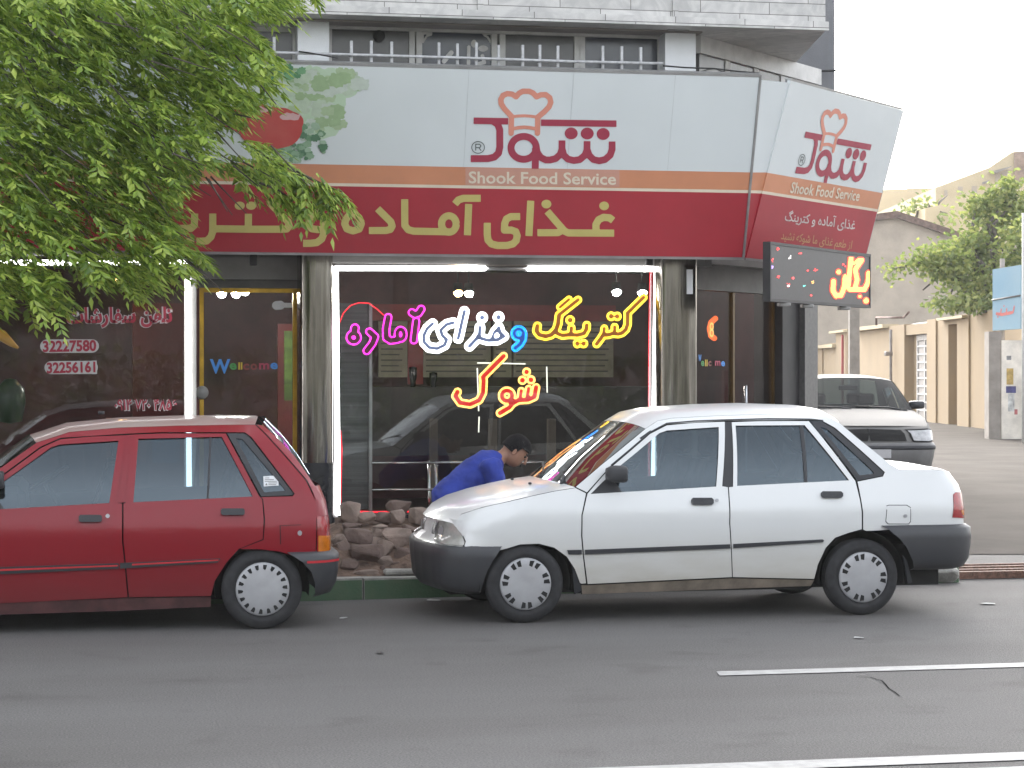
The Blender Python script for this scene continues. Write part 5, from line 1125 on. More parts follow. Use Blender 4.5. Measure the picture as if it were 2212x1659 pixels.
def fartree(name, lab, base, blobs, n, L, seed, mat):
    t = thing(name, lab, "tree", base); r2 = random.Random(seed); b = MB(); c = sum((Vector(q[0]) for q in blobs), Vector()) / len(blobs)
    b.tube([base, Vector((base.x, base.y, c.z * .5)), c], [.22, .17, .06], 9)
    for q in blobs: b.tube([Vector((base.x, base.y, c.z * .55)), c.lerp(Vector(q[0]), .5), Vector(q[0])], [.09, .06, .02], 6)
    part("trunk", b, m_bark, t, fix=False); cr = MB()
    for q in blobs:
        o, (rx, ry, rz) = Vector(q[0]), q[1]; m_ = int(n * rx * rz)
        for _ in range(m_):
            v_ = Vector((r2.gauss(0, 1), r2.gauss(0, 1), r2.gauss(0, 1))).normalized() * r2.random() ** (1 / 2.2)
            p = o + Vector((v_.x * rx, v_.y * ry, v_.z * rz))
            if noise.noise(p * .9) + .5 * noise.noise(p * 2.3) < -.16: continue
            for _k in range(3):
                d = Vector((r2.uniform(-1, 1), r2.uniform(-1, 1), r2.uniform(-.9, .5))).normalized(); nn = d.orthogonal().normalized()
                leaflet(cr, p + Vector((r2.gauss(0, L), r2.gauss(0, L), r2.gauss(0, L))), d, nn, L * r2.uniform(.8, 1.6), L * .36)
    part("crown", cr, mat, t, fix=False)
def bl(x, y, D, rx, rz, f1=True): q = A((b1(x) - 1106) / FPX * D, D, HZ(b1y(y), D)); k = .22656 * D / FPX; return (q, (rx * k, (rx + rz) * .5 * k, rz * k))
D_ = 58.
fartree("lane_tree", "bushy green tree leaning over the lane wall at the right", A(13.6, 60, 0), [bl(1300, 1200, D_, 200, 190), bl(1500, 1130, D_, 250, 150), bl(1250, 1430, D_, 190, 120), bl(1600, 1330, D_, 330, 190), bl(1780, 1050, D_ + 1, 300, 260), bl(2000, 800, D_ + 2, 300, 330), bl(2150, 560, D_ + 2, 180, 200), bl(1900, 1250, D_, 300, 250), bl(2130, 1050, D_, 200, 350), bl(980, 1230, D_, 130, 70), bl(1500, 1500, D_, 200, 60), bl(1750, 640, D_ + 2, 160, 120), bl(1650, 1100, D_ + 1, 260, 200), bl(2050, 560, D_ + 2, 220, 200)], 420, .15, 21, m_leaf2)
fartree("far_tree", "dark green tree rising behind the brown roof edge of the grey house", A((b1(1200) - 1106) / FPX * 100, 107, 0), [bl(1180, 650, 107, 150, 110), bl(1080, 690, 107, 120, 60), bl(1300, 600, 107, 120, 90), bl(1480, 530, 110, 100, 60), bl(1480, 700, 104, 60, 60), bl(1440, 800, 104, 110, 50)], 60, .26, 31, m_leaf2)
b = MB(); r2 = random.Random(3); 
for _ in range(700):
    x, y = r2.uniform(1380, 1880), 0; y = r2.uniform(1480, 1600); q = A((b1(x) - 1106) / FPX * 57.5 + .3, 58, HZ(b1y(y), 58)) + Vector((r2.gauss(0, .2), r2.gauss(0, .5), r2.gauss(0, .06))); leaflet(b, q, Vector((r2.uniform(-1, 1), r2.uniform(-1, 1), r2.uniform(-1, .2))).normalized(), Vector((0, -.5, .8)).normalized(), .2, .06)
stuff("creeper_foliage", b, m_leaf2, "loose green creeper along the top of the lane wall", "creeper")

# ================================================================== the other side of the street, seen only in reflections; building and trees added to darken them
ob = thing("unseen_building", "long dark building added across the street for the glass to mirror", "building", (0, -24, 0))
b = MB(); b.box(-45, 45, -34, -24, 0, 6.2); part("wall", b, M("opposite_render", (.09, .085, .08), .9, var=.3, scale=.5), ob)  # unseen wall added so the glass mirrors less sky
b = MB()
for _ in range(6000):
    q = Vector((r2.uniform(-30, 30), r2.uniform(-14.2, -12.9), r2.uniform(.2, 2.1))); leaflet(b, q, Vector((r2.uniform(-1, 1), r2.uniform(-1, 1), r2.uniform(-1, 1))).normalized(), Vector((0, .8, .5)).normalized(), .3, .1)
stuff("hedge", b, m_leaf3, "green hedge across the street mirrored in the car windows", "hedge")
for k in range(6):
    x = -19 + k * 8.2 + r2.uniform(-1.2, 1.2); base = Vector((x, -7.5, 0)); h_ = r2.uniform(6.6, 7.6)
    fartree("unseen_street_tree", "unseen street tree added across the road to darken the mirrored sky", base, [(Vector((x, -7.5, h_)), (3.0, 2.4, 2.8)), (Vector((x + 1.5, -7.2, h_ - 1.6)), (2.2, 1.9, 1.7)), (Vector((x - 1.6, -7.8, h_ - 1.4)), (2.2, 1.9, 1.8))], 45, .28, 50 + k, m_leaf3)  # unseen trees, set close and tall so the panes mirror dark crowns
for o in SC.objects:
    if o.name.startswith("unseen_street_tree"): o["group"] = "unseen trees added across the road"
# ================================================================== cars
m_tyre = M("tyre_rubber", (.022, .022, .024), .85, var=.25, scale=15)
m_blk = M("black_trim_plastic", (.028, .029, .033), .6, var=.05, scale=8)
m_bump = M("grey_bumper_plastic", (.030, .032, .039), .5, var=.2, scale=4, col2=(.046, .046, .048), amt=1)
m_cap = M("hub_cap_silver", (.36, .36, .37), .45, .3, var=.08)
m_shell = M("underbody_black", (.012, .012, .012), .9)
m_cglass = GLASS("car_glass", (.27, .33, .36), 1.52, boost=2.0, sheen=(.75, .90, 1))
m_wglass = GLASS("windscreen_glass", (.50, .56, .56), 1.52, boost=2.6)
m_sglass = GLASS("pale_windscreen_glass", (.26, .33, .33), 1.45, boost=.35)
m_seat = M("seat_fabric", (.05, .05, .055), .9, var=.3, scale=8)
m_lens = M("clear_lamp_lens", (.42, .41, .38), .12, var=.35, scale=14, col2=(.22, .215, .2), amt=.8, coat=.6)
m_redl = M("red_lamp_lens", (.30, .008, .012), .15, var=.2, scale=20, coat=.6)
m_ambl = M("amber_lamp_lens", (.55, .16, .01), .15, var=.15, scale=20, coat=.6)
EG = np.array([0, .12, .20, .27, .33, .42, .60, 1.05]); EGX = np.array([0, .117, .180, .218, .238, .252, .265, .27]); EGD = np.array([0, .012, .05, .11, .18, .28, .52, 1.0])
FG = np.array([0, .10, .20, .30, .40, .55, .80, 1.10]); FGX = np.array([0, .098, .183, .243, .282, .310, .337, .35]) * (.27 / .35); FGD = np.array([0, .02, .07, .15, .25, .42, .70, 1.0])
class Car:
    def __init__(s, root, X0, Yc, B, xn, xt, paint, C=.27, F=1.3):
        s.root, s.X0, s.Yc, s.paint, s.C, s.F = root, X0, Yc, paint, C, F
        s.bz, s.bw = zip(*B); s.nz, s.nx = zip(*xn); s.tz, s.tx = zip(*xt)
        s.shell = MB()
    def S(s, q, z, inset=0., side=-1):
        w_ = float(np.interp(z, s.bz, s.bw)); xn = float(np.interp(z, s.nz, s.nx)); xt = float(np.interp(z, s.tz, s.tx))
        a, c = xn + s.C * s.F, xt - s.C; x, d, nx = q, 0., 0.
        if q < a: e = a - q; x = a - float(np.interp(e, FG, FGX)) * s.F; d = float(np.interp(e, FG, FGD)); nx = -min(1, d * 5)
        elif q > c: e = q - c; x = c + float(np.interp(e, EG, EGX)); d = float(np.interp(e, EG, EGD)); nx = min(1, d * 5)
        return Vector((x - nx * inset, side * max(0, (w_ - inset) * (1 - d)), z))
    def trace(s, px, py, inset=0.):
        z = .8
        lo = -1.2; hi = 4.
        for _ in range(6):
            lo = float(np.interp(z, s.nz, s.nx)) + s.C * s.F - .42; hi = float(np.interp(z, s.tz, s.tx)) - s.C + .36
            a, c = lo, hi
            for _k in range(26):
                m_ = (a + c) / 2; p = s.S(m_, z, inset); X, Y = s.X0 + p.x, s.Yc + p.y
                if PW / 2 + FPX * (X * CA - Y * SA) / (X * SA + Y * CA) < px: a = m_
                else: c = m_
            p = s.S(a, z, inset); D = (s.X0 + p.x) * SA + (s.Yc + p.y) * CA; z = EYE + (HY - py) / FPX * D
        return (a, z)
    def T(s, pts): return [s.trace(*p) if len(p) == 2 else (p[1], p[2]) for p in pts]      # ('m', s, z) passes through
    @staticmethod
    def shrink(poly, g):
        if not g: return poly
        a = np.array(poly); ar = (a[:, 0] * np.roll(a[:, 1], -1) - np.roll(a[:, 0], -1) * a[:, 1]).sum(); sg = 1 if ar > 0 else -1; out = []
        for i in range(len(a)):
            d0 = a[i] - a[i - 1]; d1 = a[(i + 1) % len(a)] - a[i]; d0 = d0 / (np.hypot(*d0) + 1e-9); d1 = d1 / (np.hypot(*d1) + 1e-9)
            n0 = np.array([-d0[1], d0[0]]) * sg; n1 = np.array([-d1[1], d1[0]]) * sg; n = n0 + n1; k = max(.5, (n ** 2).sum() / 2); out.append(tuple(a[i] + n / k * g))
        return out
    def skin(s, mb, poly, holes=(), inset=0., gap=.003, side=-1, step=.05, thick=0.):
        o = s.shrink(poly, gap); hl = [s.shrink(h, -gap * .3) for h in holes]
        fill([o] + hl, lambda x, y: s.S(x, y, inset, side), mb, 0, step, True, step)
        if thick:
            n = len(o); q = []
            for i, p in enumerate(o):
                r = o[(i + 1) % n]; k = max(1, int(math.hypot(r[0] - p[0], r[1] - p[1]) / step))
                for j in range(k): q.append((p[0] + (r[0] - p[0]) * j / k, p[1] + (r[1] - p[1]) * j / k))
            mb.grid([[s.S(x, y, inset, side) for x, y in q], [s.S(x, y, inset + thick, side) for x, y in q]], 0, False, True)
        return mb
    def panel(s, name, poly, mat, holes=(), inset=0., gap=.0015, thick=0., parent=None, sides=(-1, 1), shell=True, step=.05):
        out = []
        for sd_ in sides:
            pr = parent[0 if sd_ < 0 else 1] if isinstance(parent, list) else (parent or s.root)
            out.append(part(name, s.skin(MB(), poly, holes, inset, gap, sd_, step, thick), mat, pr, local=True, fix=False))
            if shell: s.skin(s.shell, poly, holes, .032, -.002, sd_, .06)
        return out
    def across(s, name, edge, crown, bow, mat, parent=None, n=17, inset=0., cr_pow=1.0):
        """a panel spanning the car between mirrored edges; crown lifts its middle, bow moves it along the car"""
        rows = []; N_ = len(edge)
        for i, (q, z) in enumerate(edge):
            p = s.S(q, z, inset); cw = crown[i] if isinstance(crown, (list, tuple)) else crown; bw_ = bow[i] if isinstance(bow, (list, tuple)) else bow
            row = []
            for j in range(n):
                t = -1 + 2 * j / (n - 1); k = (1 - t * t); kk = 1 - abs(t) ** 3.2
                row.append((p.x + bw_ * k, p.y * -t * -1 if False else t * abs(p.y), p.z + cw * kk))
            rows.append(row)
        b = MB(); b.grid(rows); return part(name, b, mat, parent or s.root, local=True, fix=False)
    def wrap(s, name, rows, mat, parent=None, rear=False, n=40):
        """a bumper or fascia running round an end of the car; rows: (z, offset outwards, where it starts on the side)"""
        g = []
        for z, off, s0 in rows:
            lim = (float(np.interp(z, s.tz, s.tx)) - s.C + 1.05) if rear else (float(np.interp(z, s.nz, s.nx)) + s.C * s.F - 1.10)
            near = [s.S(s0 + (lim - s0) * (k / n), z, -off, -1) for k in range(n)]; far = [s.S(s0 + (lim - s0) * (k / n), z, -off, 1) for k in range(n + 1)][::-1]
            g.append(near + far)
        b = MB(); b.grid(g); return part(name, b, mat, parent or s.root, local=True, fix=False)
    def finish_shell(s, x0, x1, wb, arch=.30):
        part("inner_shell", s.shell, m_shell, s.root, local=True, fix=False)
        b = MB(); b.box(x0, x1, -.52, .52, .17, .45); b.box(.36, wb - .36, -.70, .70, .18, .40); part("underbody", b, m_shell, s.root, local=True)
        for ax in (0, wb):
            for sd_ in (-1, 1):
                b = MB(); yo, yi = sd_ * .755, sd_ * .50; b.lathe([(arch, yo), (arch + .01, yi), (0, yi)], 20, 'y', (ax, 0, .265), a0=-.2, a1=PI + .2); part("wheel_well", b, m_shell, s.root, local=True, fix=False)
    def wheels(s, wb, r, rr, yo, cap, steer=0.):
        for ax in (0, wb):
            for sd_ in (-1, 1):
                wt = bpy.data.objects.new("wheel", None); COL.objects.link(wt); wt.parent = s.root; wt.location = (ax, sd_ * yo, r); wt.empty_display_size = .1; ang_ = random.uniform(0, 6)
                if sd_ > 0: wt.rotation_euler = (0, 0, PI)
                b = MB(); hw = .155
                prof = [(rr - .005, .012), (rr + .004, .004), (rr + .02, -.004), (r - .05, -.006), (r - .022, .004), (r - .006, .020), (r - .001, .032), (r, .045), (r - .004, .046), (r - .004, .05), (r, .051), (r, .075), (r - .004, .076), (r - .004, .08), (r, .081), (r, .105), (r - .004, .106), (r - .004, .11), (r, .111), (r - .002, .125), (r - .03, .155), (rr, .14), (rr - .02, .07), (0, .07)]
                wt.rotation_euler.y = ang_; b.lathe(prof, 48, 'y'); part("tyre", b, m_tyre, wt, local=True, fix=False)
                b = MB(); b.lathe([(rr, .014), (rr - .004, -.002), (rr - .012, -.007), (rr - .05, -.009), (rr * .5, -.0125), (rr * .25, -.014), (rr * .2, -.0135), (0, -.0135)], 48, 'y')
                o = part("hub_cap", b, m_cap, wt, local=True, fix=False); b = MB()
                if cap == 'pairs':
                    for k in range(7):
                        for dd in (-.15, .15):
                            t = 2 * PI * k / 7 + dd + .25; c = Vector((math.cos(t), 0, math.sin(t))); e = Vector((-c.z, 0, c.x)); rm = rr * .80
                            b.prism([c * (rm - .021) + e * -.009 + Vector((0, -.0105, 0)), c * (rm - .016) + e * .013 + Vector((0, -.0105, 0)), c * (rm + .016) + e * .015 + Vector((0, -.0105, 0)), c * (rm + .022) + e * -.014 + Vector((0, -.0105, 0))], (0, .004, 0))
                else:
                    for k in range(18):
                        t = 2 * PI * k / 18; c = Vector((math.cos(t), 0, math.sin(t))); e = Vector((-c.z, 0, c.x)); rm = rr * .80
                        b.prism([c * (rm - .010) + e * -.006 + Vector((0, -.0105, 0)), c * (rm - .014) + e * .002 + Vector((0, -.0105, 0)), c * (rm - .006) + e * .011 + Vector((0, -.0105, 0)), c * (rm + .018) + e * .013 + Vector((0, -.0105, 0)), c * (rm + .018) + e * -.012 + Vector((0, -.0105, 0))], (0, .004, 0))
                part("groove", b, m_shell, o, local=True)
    def cabin(s, x0, x1, hz, rows, wheel=True, w=.68):
        b = MB()
        for xs in rows:
            for yy in (-.34, .34):
                b.bbox(xs, xs + .48, yy - .24, yy + .24, .42, .60, .05)
                b.hexa([(xs + .42, yy - .23, .55), (xs + .54, yy - .23, .55), (xs + .54, yy + .23, .55), (xs + .42, yy + .23, .55)], [(xs + .58, yy - .19, 1.04), (xs + .67, yy - .19, 1.04), (xs + .67, yy + .19, 1.04), (xs + .58, yy + .19, 1.04)])
                b.bbox(xs + .60, xs + .70, yy - .12, yy + .12, 1.06, 1.22, .03)
        part("seats", b, m_seat, s.root, local=True)
        b = MB(); b.bbox(x0, x0 + .42, -w, w, .55, hz, .05); part("dashboard", b, m_blk, s.root, local=True)
        if wheel:
            b = MB(); c = Vector((x0 + .52, .34, hz - .02)); ax = Vector((-.5, 0, .85)).normalized(); e = ax.orthogonal().normalized(); f = ax.cross(e)
            b.tube([c + (e * math.cos(t) + f * math.sin(t)) * .18 for t in [2 * PI * k / 24 for k in range(24)]], .014, 6, True); b.tube([c - e * .18, c + e * .18], .012, 6); b.tube([c, c - ax * .3], .02, 6); part("steering_wheel", b, m_blk, s.root, local=True, fix=False)

BP = [(.10, .70), (.18, .722), (.30, .750), (.45, .776), (.60, .795), (.69, .802), (.715, .8015), (.73, .797), (.80, .780), (.86, .765), (.885, .757), (.91, .751), (1.0, .728), (1.1, .695), (1.2, .652), (1.29, .604), (1.32, .58), (1.36, .52), (1.5, .4)]
YC = 14.70; X0W = P(1137, 1000, 13.9).x
m_wp = PAINT("white_paint", (.66, .67, .665), dirt=(.30, .25, .17), z0=.22, z1=.62, amount=.95)
WC = thing("white_sedan", "white saloon car parked at the kerb before the neon shop window", "car", (X0W, YC, 0))
wc = Car(WC, X0W, YC, BP, [(.2, -.57), (.5, -.585), (.52, -.58), (.535, -.525), (.6, -.515), (.66, -.495), (.72, -.44), (.78, -.37), (.9, -.37)], [(.3, 3.10), (.6, 3.11), (.85, 3.09), (.93, 3.03), (1.0, 3.0), (1.4, 3.0)], m_wp)
# -- side panels traced on the car's own surface
F_FENDER = wc.T([(972, 1131), (997, 1110), (1040, 1096), (1097, 1083), (1150, 1070.5), (1197, 1060.5), (1243, 1053), (1267, 1065), (1264.5, 1078), (1257, 1113), (1256.3, 1157), (1260, 1200), (1267, 1261), (1256, 1262), (1252, 1260), (1241, 1230), (1224, 1203.5), (1197, 1184), (1164, 1175.5), (1124, 1177), (1098, 1185), (1079, 1190), (1003, 1188), (1005, 1170), (997, 1152), (987, 1139)])
F_DOOR = wc.T([(1269, 1066), (1300, 1030), (1319, 1010), (1404, 937), (1440, 918.5), (1500, 913), (1566, 910.5), (1560.5, 1050), (1572.5, 1052), (1575.5, 1130), (1579, 1180), (1581.5, 1247), (1269, 1262), (1261, 1200), (1257.5, 1157), (1258, 1113), (1266, 1078)])
F_HOLE = wc.T([(1276, 1067), (1300, 1043), (1340, 1006), (1424, 936), (1441, 930), (1552.5, 922.5), (1547, 1051)])
R_DOOR = wc.T([(1580, 911.5), (1640, 909.5), (1747, 909), (1848, 1039), (1858, 1080), (1862, 1107), (1862, 1143.5), (1834, 1151), (1804, 1162), (1784, 1183.5), (1767, 1220), (1759, 1251), (1582.5, 1247), (1580, 1180), (1577, 1130), (1574, 1052), (1583, 1051)])
R_HOLE = wc.T([(1589, 919.5), (1738, 918.5), (1834, 1037.5), (1592.5, 1049.5)])
W_RAIL = wc.T([(1243, 1052), (1300, 1003), (1394, 926), (1420, 909), (1450, 903), (1555, 897.5), (1654, 894.5), (1754, 896), (1788, 900), (1812, 912), (1850, 944), (1925, 1004), (1942, 1014), (2004, 1013), (2052, 1020), (2070, 1034), (2079, 1060), (2083, 1095), (2083, 1134), (1985, 1140), (1900, 1146), (1871, 1147.5), (1864, 1144), (1864, 1107), (1860, 1080), (1852, 1040), (1907, 1029), (1911, 1020), (1804, 924.5), (1776, 909), (1747, 907.5), (1566, 909), (1440, 916.5), (1403, 935), (1318, 1008), (1268, 1064)])
HEADL = [(-.90, .638), (-.80, .646), (-.68, .648)] + wc.T([(974, 1131), (987, 1139), (997, 1152), (1004.5, 1170), (1003, 1178)]) + [(-.43, .507), (-.60, .508), (-.80, .518), (-.91, .53), (-.94, .58)]
A_PILLAR = W_RAIL[:3]; A_BACK = W_RAIL[-4:]
ROOF_W = [W_RAIL[i] for i in (2, 3, 4, 5, 6, 7, 8, 9)]
HOOD = [F_FENDER[i] for i in (0, 1, 2, 3, 4, 5, 6)]
WCOWL = W_RAIL[0]
wc.panel("front_fender", F_FENDER, m_wp, gap=.0035)
wc.panel("side_panel", W_RAIL, m_wp)
dF = wc.panel("door", F_DOOR, m_wp, [F_HOLE]); dR = wc.panel("door", R_DOOR, m_wp, [R_HOLE])
wc.panel("window_glass", F_HOLE, m_cglass, inset=.012, gap=-.008, parent=dF, shell=False); wc.panel("window_glass", R_HOLE, m_cglass, inset=.012, gap=-.008, parent=dR, shell=False)
SAIL = wc.T([(1277, 1066.5), (1316, 1020), (1345, 1064)]); wc.panel("mirror_sail", SAIL, m_blk, inset=.004, gap=0, parent=dF, shell=False)
wc.panel("door_pillar", wc.T([(1567, 911.5), (1579, 911.5), (1582, 1051), (1562, 1051)]), m_blk, inset=.006, gap=-.003)
wc.panel("window_divider", wc.T([(1727, 918), (1735, 918), (1745, 1041), (1738, 1042)]), m_blk, inset=.006, gap=0, parent=dR, shell=False)
QB = wc.T([(1751, 910), (1774, 910.5), (1803, 926), (1909, 1020), (1906, 1028), (1852, 1038.5)]); QG = wc.T([(1772, 922), (1786, 926), (1886, 1018), (1888, 1023), (1857, 1026.5)])
qb = wc.panel("quarter_surround", QB, m_blk, [QG], inset=.003, gap=.001, shell=False); wc.panel("quarter_glass", QG, m_cglass, inset=.012, gap=-.006, parent=qb, shell=False)
def strip_w(name, pts, mat, par, sh=None, thick=.014, car=wc, inset=-.012, sides=(-1, 1)): return car.panel(name, car.T(pts), mat, inset=inset, gap=0, thick=thick, parent=par, shell=False, sides=sides, step=.04)
strip_w("rub_strip", [(1225, 1188), (1256, 1187.5), (1256, 1197), (1228, 1197.5)], m_blk, None)
strip_w("rub_strip", [(1263, 1187.5), (1576, 1175.5), (1577, 1184.5), (1263.5, 1197.5)], m_blk, dF); strip_w("rub_strip", [(1584, 1175), (1776, 1165), (1779, 1167), (1777, 1171), (1584, 1184)], m_blk, dR)
def rr_(x0, y0, x1, y1, r=4): return [(x0 + r, y0), (x1 - r, y0), (x1, y0 + r), (x1, y1 - r), (x1 - r, y1), (x0 + r, y1), (x0, y1 - r), (x0, y0 + r)]
strip_w("handle", rr_(1493, 1075, 1540, 1090), m_blk, dF, thick=.03, inset=-.022); strip_w("handle", rr_(1773, 1061, 1819, 1075), m_blk, dR, thick=.03, inset=-.022)
strip_w("lock", rr_(1545, 1077, 1552, 1084, 2), m_cap, dF, thick=.008, inset=-.006)
FUEL = [(1916, 1094), (1920, 1092), (1958, 1092), (1966, 1097), (1966, 1126), (1962, 1131), (1919, 1131), (1914, 1126)]
part("fuel_flap_seam", wc.skin(MB(), wc.T([(1914.6, 1092), (1920, 1090.4), (1959, 1090.4), (1967.6, 1096), (1967.6, 1127), (1963, 1132.6), (1918, 1132.6), (1912.6, 1127)]), [], -.001, 0, -1), m_bump, WC, local=True, fix=False)
ff = strip_w("fuel_flap", FUEL, m_wp, None, thick=.002, inset=-.003, sides=(-1,)); strip_w("lock", rr_(1951, 1111, 1959, 1118, 2), m_cap, [ff[0], ff[0]], thick=.004, inset=-.008, sides=(-1,))
# rocker and mud flaps
wc.panel("rocker_panel", wc.T([(1256, 1264), (1269, 1264.5), (1581, 1249.5), (1760, 1253), (1752, 1266), (1690, 1268), (1258, 1284)]), M("dirty_rocker", (.16, .13, .10), .85, var=.25, scale=5), gap=0, inset=.006)
wc.panel("mud_flap", wc.T([(1236, 1214), (1247, 1214), (1257, 1276), (1243, 1284)]), m_blk, gap=0, inset=.012, thick=.02); wc.panel("mud_flap", wc.T([(1952, 1200), (1960, 1210), (1972, 1258), (1962, 1262)]), m_blk, gap=0, inset=.01, thick=.02)
# lights
hl = wc.panel("headlight", HEADL, m_lens, inset=-.005, gap=.002, thick=.02)
for sd_ in (0, 1):
    sg_ = -1 if sd_ == 0 else 1
    part("lamp_reflector", wc.skin(MB(), [(-.84, .545), (-.74, .54), (-.73, .60), (-.80, .615), (-.85, .59)], [], -.0085, 0, sg_), m_cap, hl[sd_], local=True, fix=False)
    part("lens_seam", wc.skin(MB(), [(-.905, .535), (-.885, .535), (-.885, .636), (-.905, .634), (-.93, .585)], [], -.0095, 0, sg_), m_bump, hl[sd_], local=True, fix=False)
wc.panel("turn_signal", [(-1.06, .55), (-.96, .54), (-.955, .62), (-1.0, .635), (-1.05, .63)], M("grey_signal_lens", (.22, .22, .22), .2, var=.5, scale=30), inset=-.004, gap=0, thick=.01)
tl = wc.panel("tail_light", wc.T([(2059, 1068), (2064, 1063), (2077, 1062), (2086, 1070), (2088, 1085), (2086.5, 1115), (2082, 1119), (2057, 1118)]), m_redl, inset=-.006, gap=0, thick=.02); part("amber_lens", wc.skin(MB(), wc.T([(2074, 1103), (2082, 1097), (2085.5, 1100), (2085, 1111), (2078, 1112)]), [], -.009, 0, -1), m_ambl, tl[0], local=True, fix=False)
# panels across the car
wc.across("hood", HOOD, [.01, .018, .024, .026, .027, .026, .02], [-.085, -.055, -.04, -.03, -.03, -.04, -.05], m_wp)
ws = [WCOWL, wc.trace(1300, 1003), wc.trace(1394, 926)]
wc.across("windshield", ws, [.012, .03, .035], [-.06, -.06, -.05], m_wglass, inset=.012)
b_ = MB()
wc.across("roof", ROOF_W, [.036, .052, .06, .066, .066, .06, .054, .045], [-.05, -.03, 0, 0, 0, .02, .03, .04], m_wp)
wc.across("rear_window", [W_RAIL[i] for i in (9, 10, 11)], [.045, .035, .012], [.04, .05, .05], m_cglass, inset=.01)
wc.across("trunk_lid", [W_RAIL[i] for i in (11, 12, 13, 14, 15)], [.012, .02, .024, .02, .006], [.05, .05, .05, .045, .04], m_wp)
wc.wrap("front_bumper", [(.52, -.05, -.10), (.497, .010, -.165), (.478, .026, -.175), (.42, .030, -.215), (.34, .026, -.255), (.25, .022, -.28), (.20, -.01, -.285), (.185, -.06, -.285)], m_bump)
wc.wrap("front_panel", [(.50, 0, -.42), (.55, 0, -.44), (.60, 0, -.45), (.64, 0, -.46), (.665, .0, -.47)], m_wp)
wc.wrap("rear_bumper", [(.62, -.06, 2.43), (.597, .012, 2.43), (.575, .042, 2.47), (.51, .05, 2.55), (.45, .05, 2.60), (.36, .045, 2.65), (.31, .02, 2.67), (.29, -.05, 2.67)], m_bump, rear=True)
wc.wrap("tail_panel", [(.58, 0, 3.0), (.70, 0, 3.0), (.80, 0, 3.0), (.88, 0, 2.98), (.915, -.005, 2.96)], m_wp, rear=True)
b = MB(); b.box(3.15, 3.158, -.26, .26, .42, .53); part("number_plate", b, m_vin, WC, local=True)
b = MB()
for sd_ in (-1, 1): q = wc.S(-.42, .40, -.043, sd_); b.lathe([(.012, 0), (.012, .004)], 8, 'y', (q.x, q.y, q.z))
part("tow_cap", b, m_redl, WC, local=True, fix=False)
# mirrors, wipers, vents
def mirror(car, x, z, mat=m_blk, w=.17):
    for sd_ in (-1, 1):
        yy = abs(car.S(x, z).y); b = MB(); rows = []; sg = lambda v: math.copysign(abs(v) ** .5, v)
        for f, sc_ in ((.05, .0), (.05, .85), (.04, .97), (.0, 1), (-.04, .92), (-.07, .7), (-.08, 0)):
            rows.append([(x + f - (math.cos(t) * sd_ * 0), sd_ * (yy + .095 + sg(math.cos(t)) * w * .5 * sc_), z + .035 + sg(math.sin(t)) * .056 * sc_) for t in [2 * PI * k_ / 20 for k_ in range(20)]])
        b.grid(rows, closed=True); b.tube([(x, sd_ * (yy - .01), z - .005), (x, sd_ * (yy + .05), z + .005)], .022, 8); part("door_mirror", b, mat, car.root, local=True, fix=False)
mirror(wc, .60, .93)
b = MB()
for y0 in (-.52, .12): b.tube([(.30, y0, .905), (.34, y0 + .12, .935), (.42, y0 + .50, .985)], [.010, .008, .006], 6); b.tube([(.30, y0, .88), (.30, y0, .92)], .016, 8)
part("wiper", b, m_blk, WC, local=True, fix=False)
b = MB()
for y0 in (-.3, .3): b.bbox(.12, .14, y0 - .01, y0 + .01, .875, .89, .003)
part("washer_jet", b, m_blk, WC, local=True)
part("pillar_vent", wc.skin(MB(), wc.T([(1381, 946), (1405, 929), (1407, 932), (1384, 949)]), [], -.004, 0, -1), m_blk, WC, local=True, fix=False)
strip_w("drip_rail", [(1319, 1004), (1404, 932), (1440, 913), (1500, 908), (1566, 905.5), (1660, 903), (1750, 904), (1778, 907), (1778, 909), (1750, 906.3), (1660, 905.2), (1566, 907.7), (1500, 910.2), (1440, 915.2), (1405, 934), (1321, 1006)], m_blk, None, thick=.008, inset=-.006)
wc.wheels(P(1867, 1000, 13.9).x - X0W, .255, .172, .782, 'pairs')
wbW = P(1867, 1000, 13.9).x - X0W
wc.finish_shell(-.45, 2.95, wbW); wc.cabin(.36, 2.2, .92, (.72, 1.62))
b = MB(); b.box(2.1, 2.7, -.66, .66, .84, .87); part("parcel_shelf", b, m_blk, WC, local=True)

# ------------------------------------------------------------------ red hatchback: same front, traced rear
m_rp = PAINT("red_paint", (.215, .006, .014), dirt=(.10, .03, .03), z0=.2, z1=.5, amount=.7, rough=.34, coat=.12, spec=.35)
XRA = P(568, 1000, 13.9).x; X0R = XRA - 2.245; WBR = 2.245
RC = thing("red_hatchback", "dark red five door hatchback parked at the left under the tree", "car", (X0R, YC, 0))
rc = Car(RC, X0R, YC, [(z * .986 - .049 if z > .5 else z * .88, w_) for z, w_ in BP], [(.2, -.57), (.5, -.585), (.52, -.58), (.535, -.525), (.6, -.515), (.66, -.495), (.72, -.44), (.78, -.37), (.9, -.37)],
         [(.3, 2.70), (.5, 2.715), (.73, 2.705), (.85, 2.68), (.985, 2.60), (1.11, 2.515), (1.23, 2.41), (1.287, 2.335), (1.33, 2.26)], m_rp)
lw = lambda l: [(q, .986 * z - .049) for q, z in l]
mm = lambda l: [('m', *p) for p in lw(l)]
F_FENDER, F_DOOR, F_HOLE, SAIL, HEADL, HOOD, ws = (lw(k) for k in (F_FENDER, F_DOOR, F_HOLE, SAIL, HEADL, HOOD, ws))
rc.panel("front_fender", F_FENDER, m_rp)
rdF = rc.panel("door", F_DOOR, m_rp, [F_HOLE]); rc.panel("window_glass", F_HOLE, m_cglass, inset=.012, gap=-.008, parent=rdF, shell=False)
rc.panel("mirror_sail", SAIL, m_blk, inset=.004, gap=0, parent=rdF, shell=False)
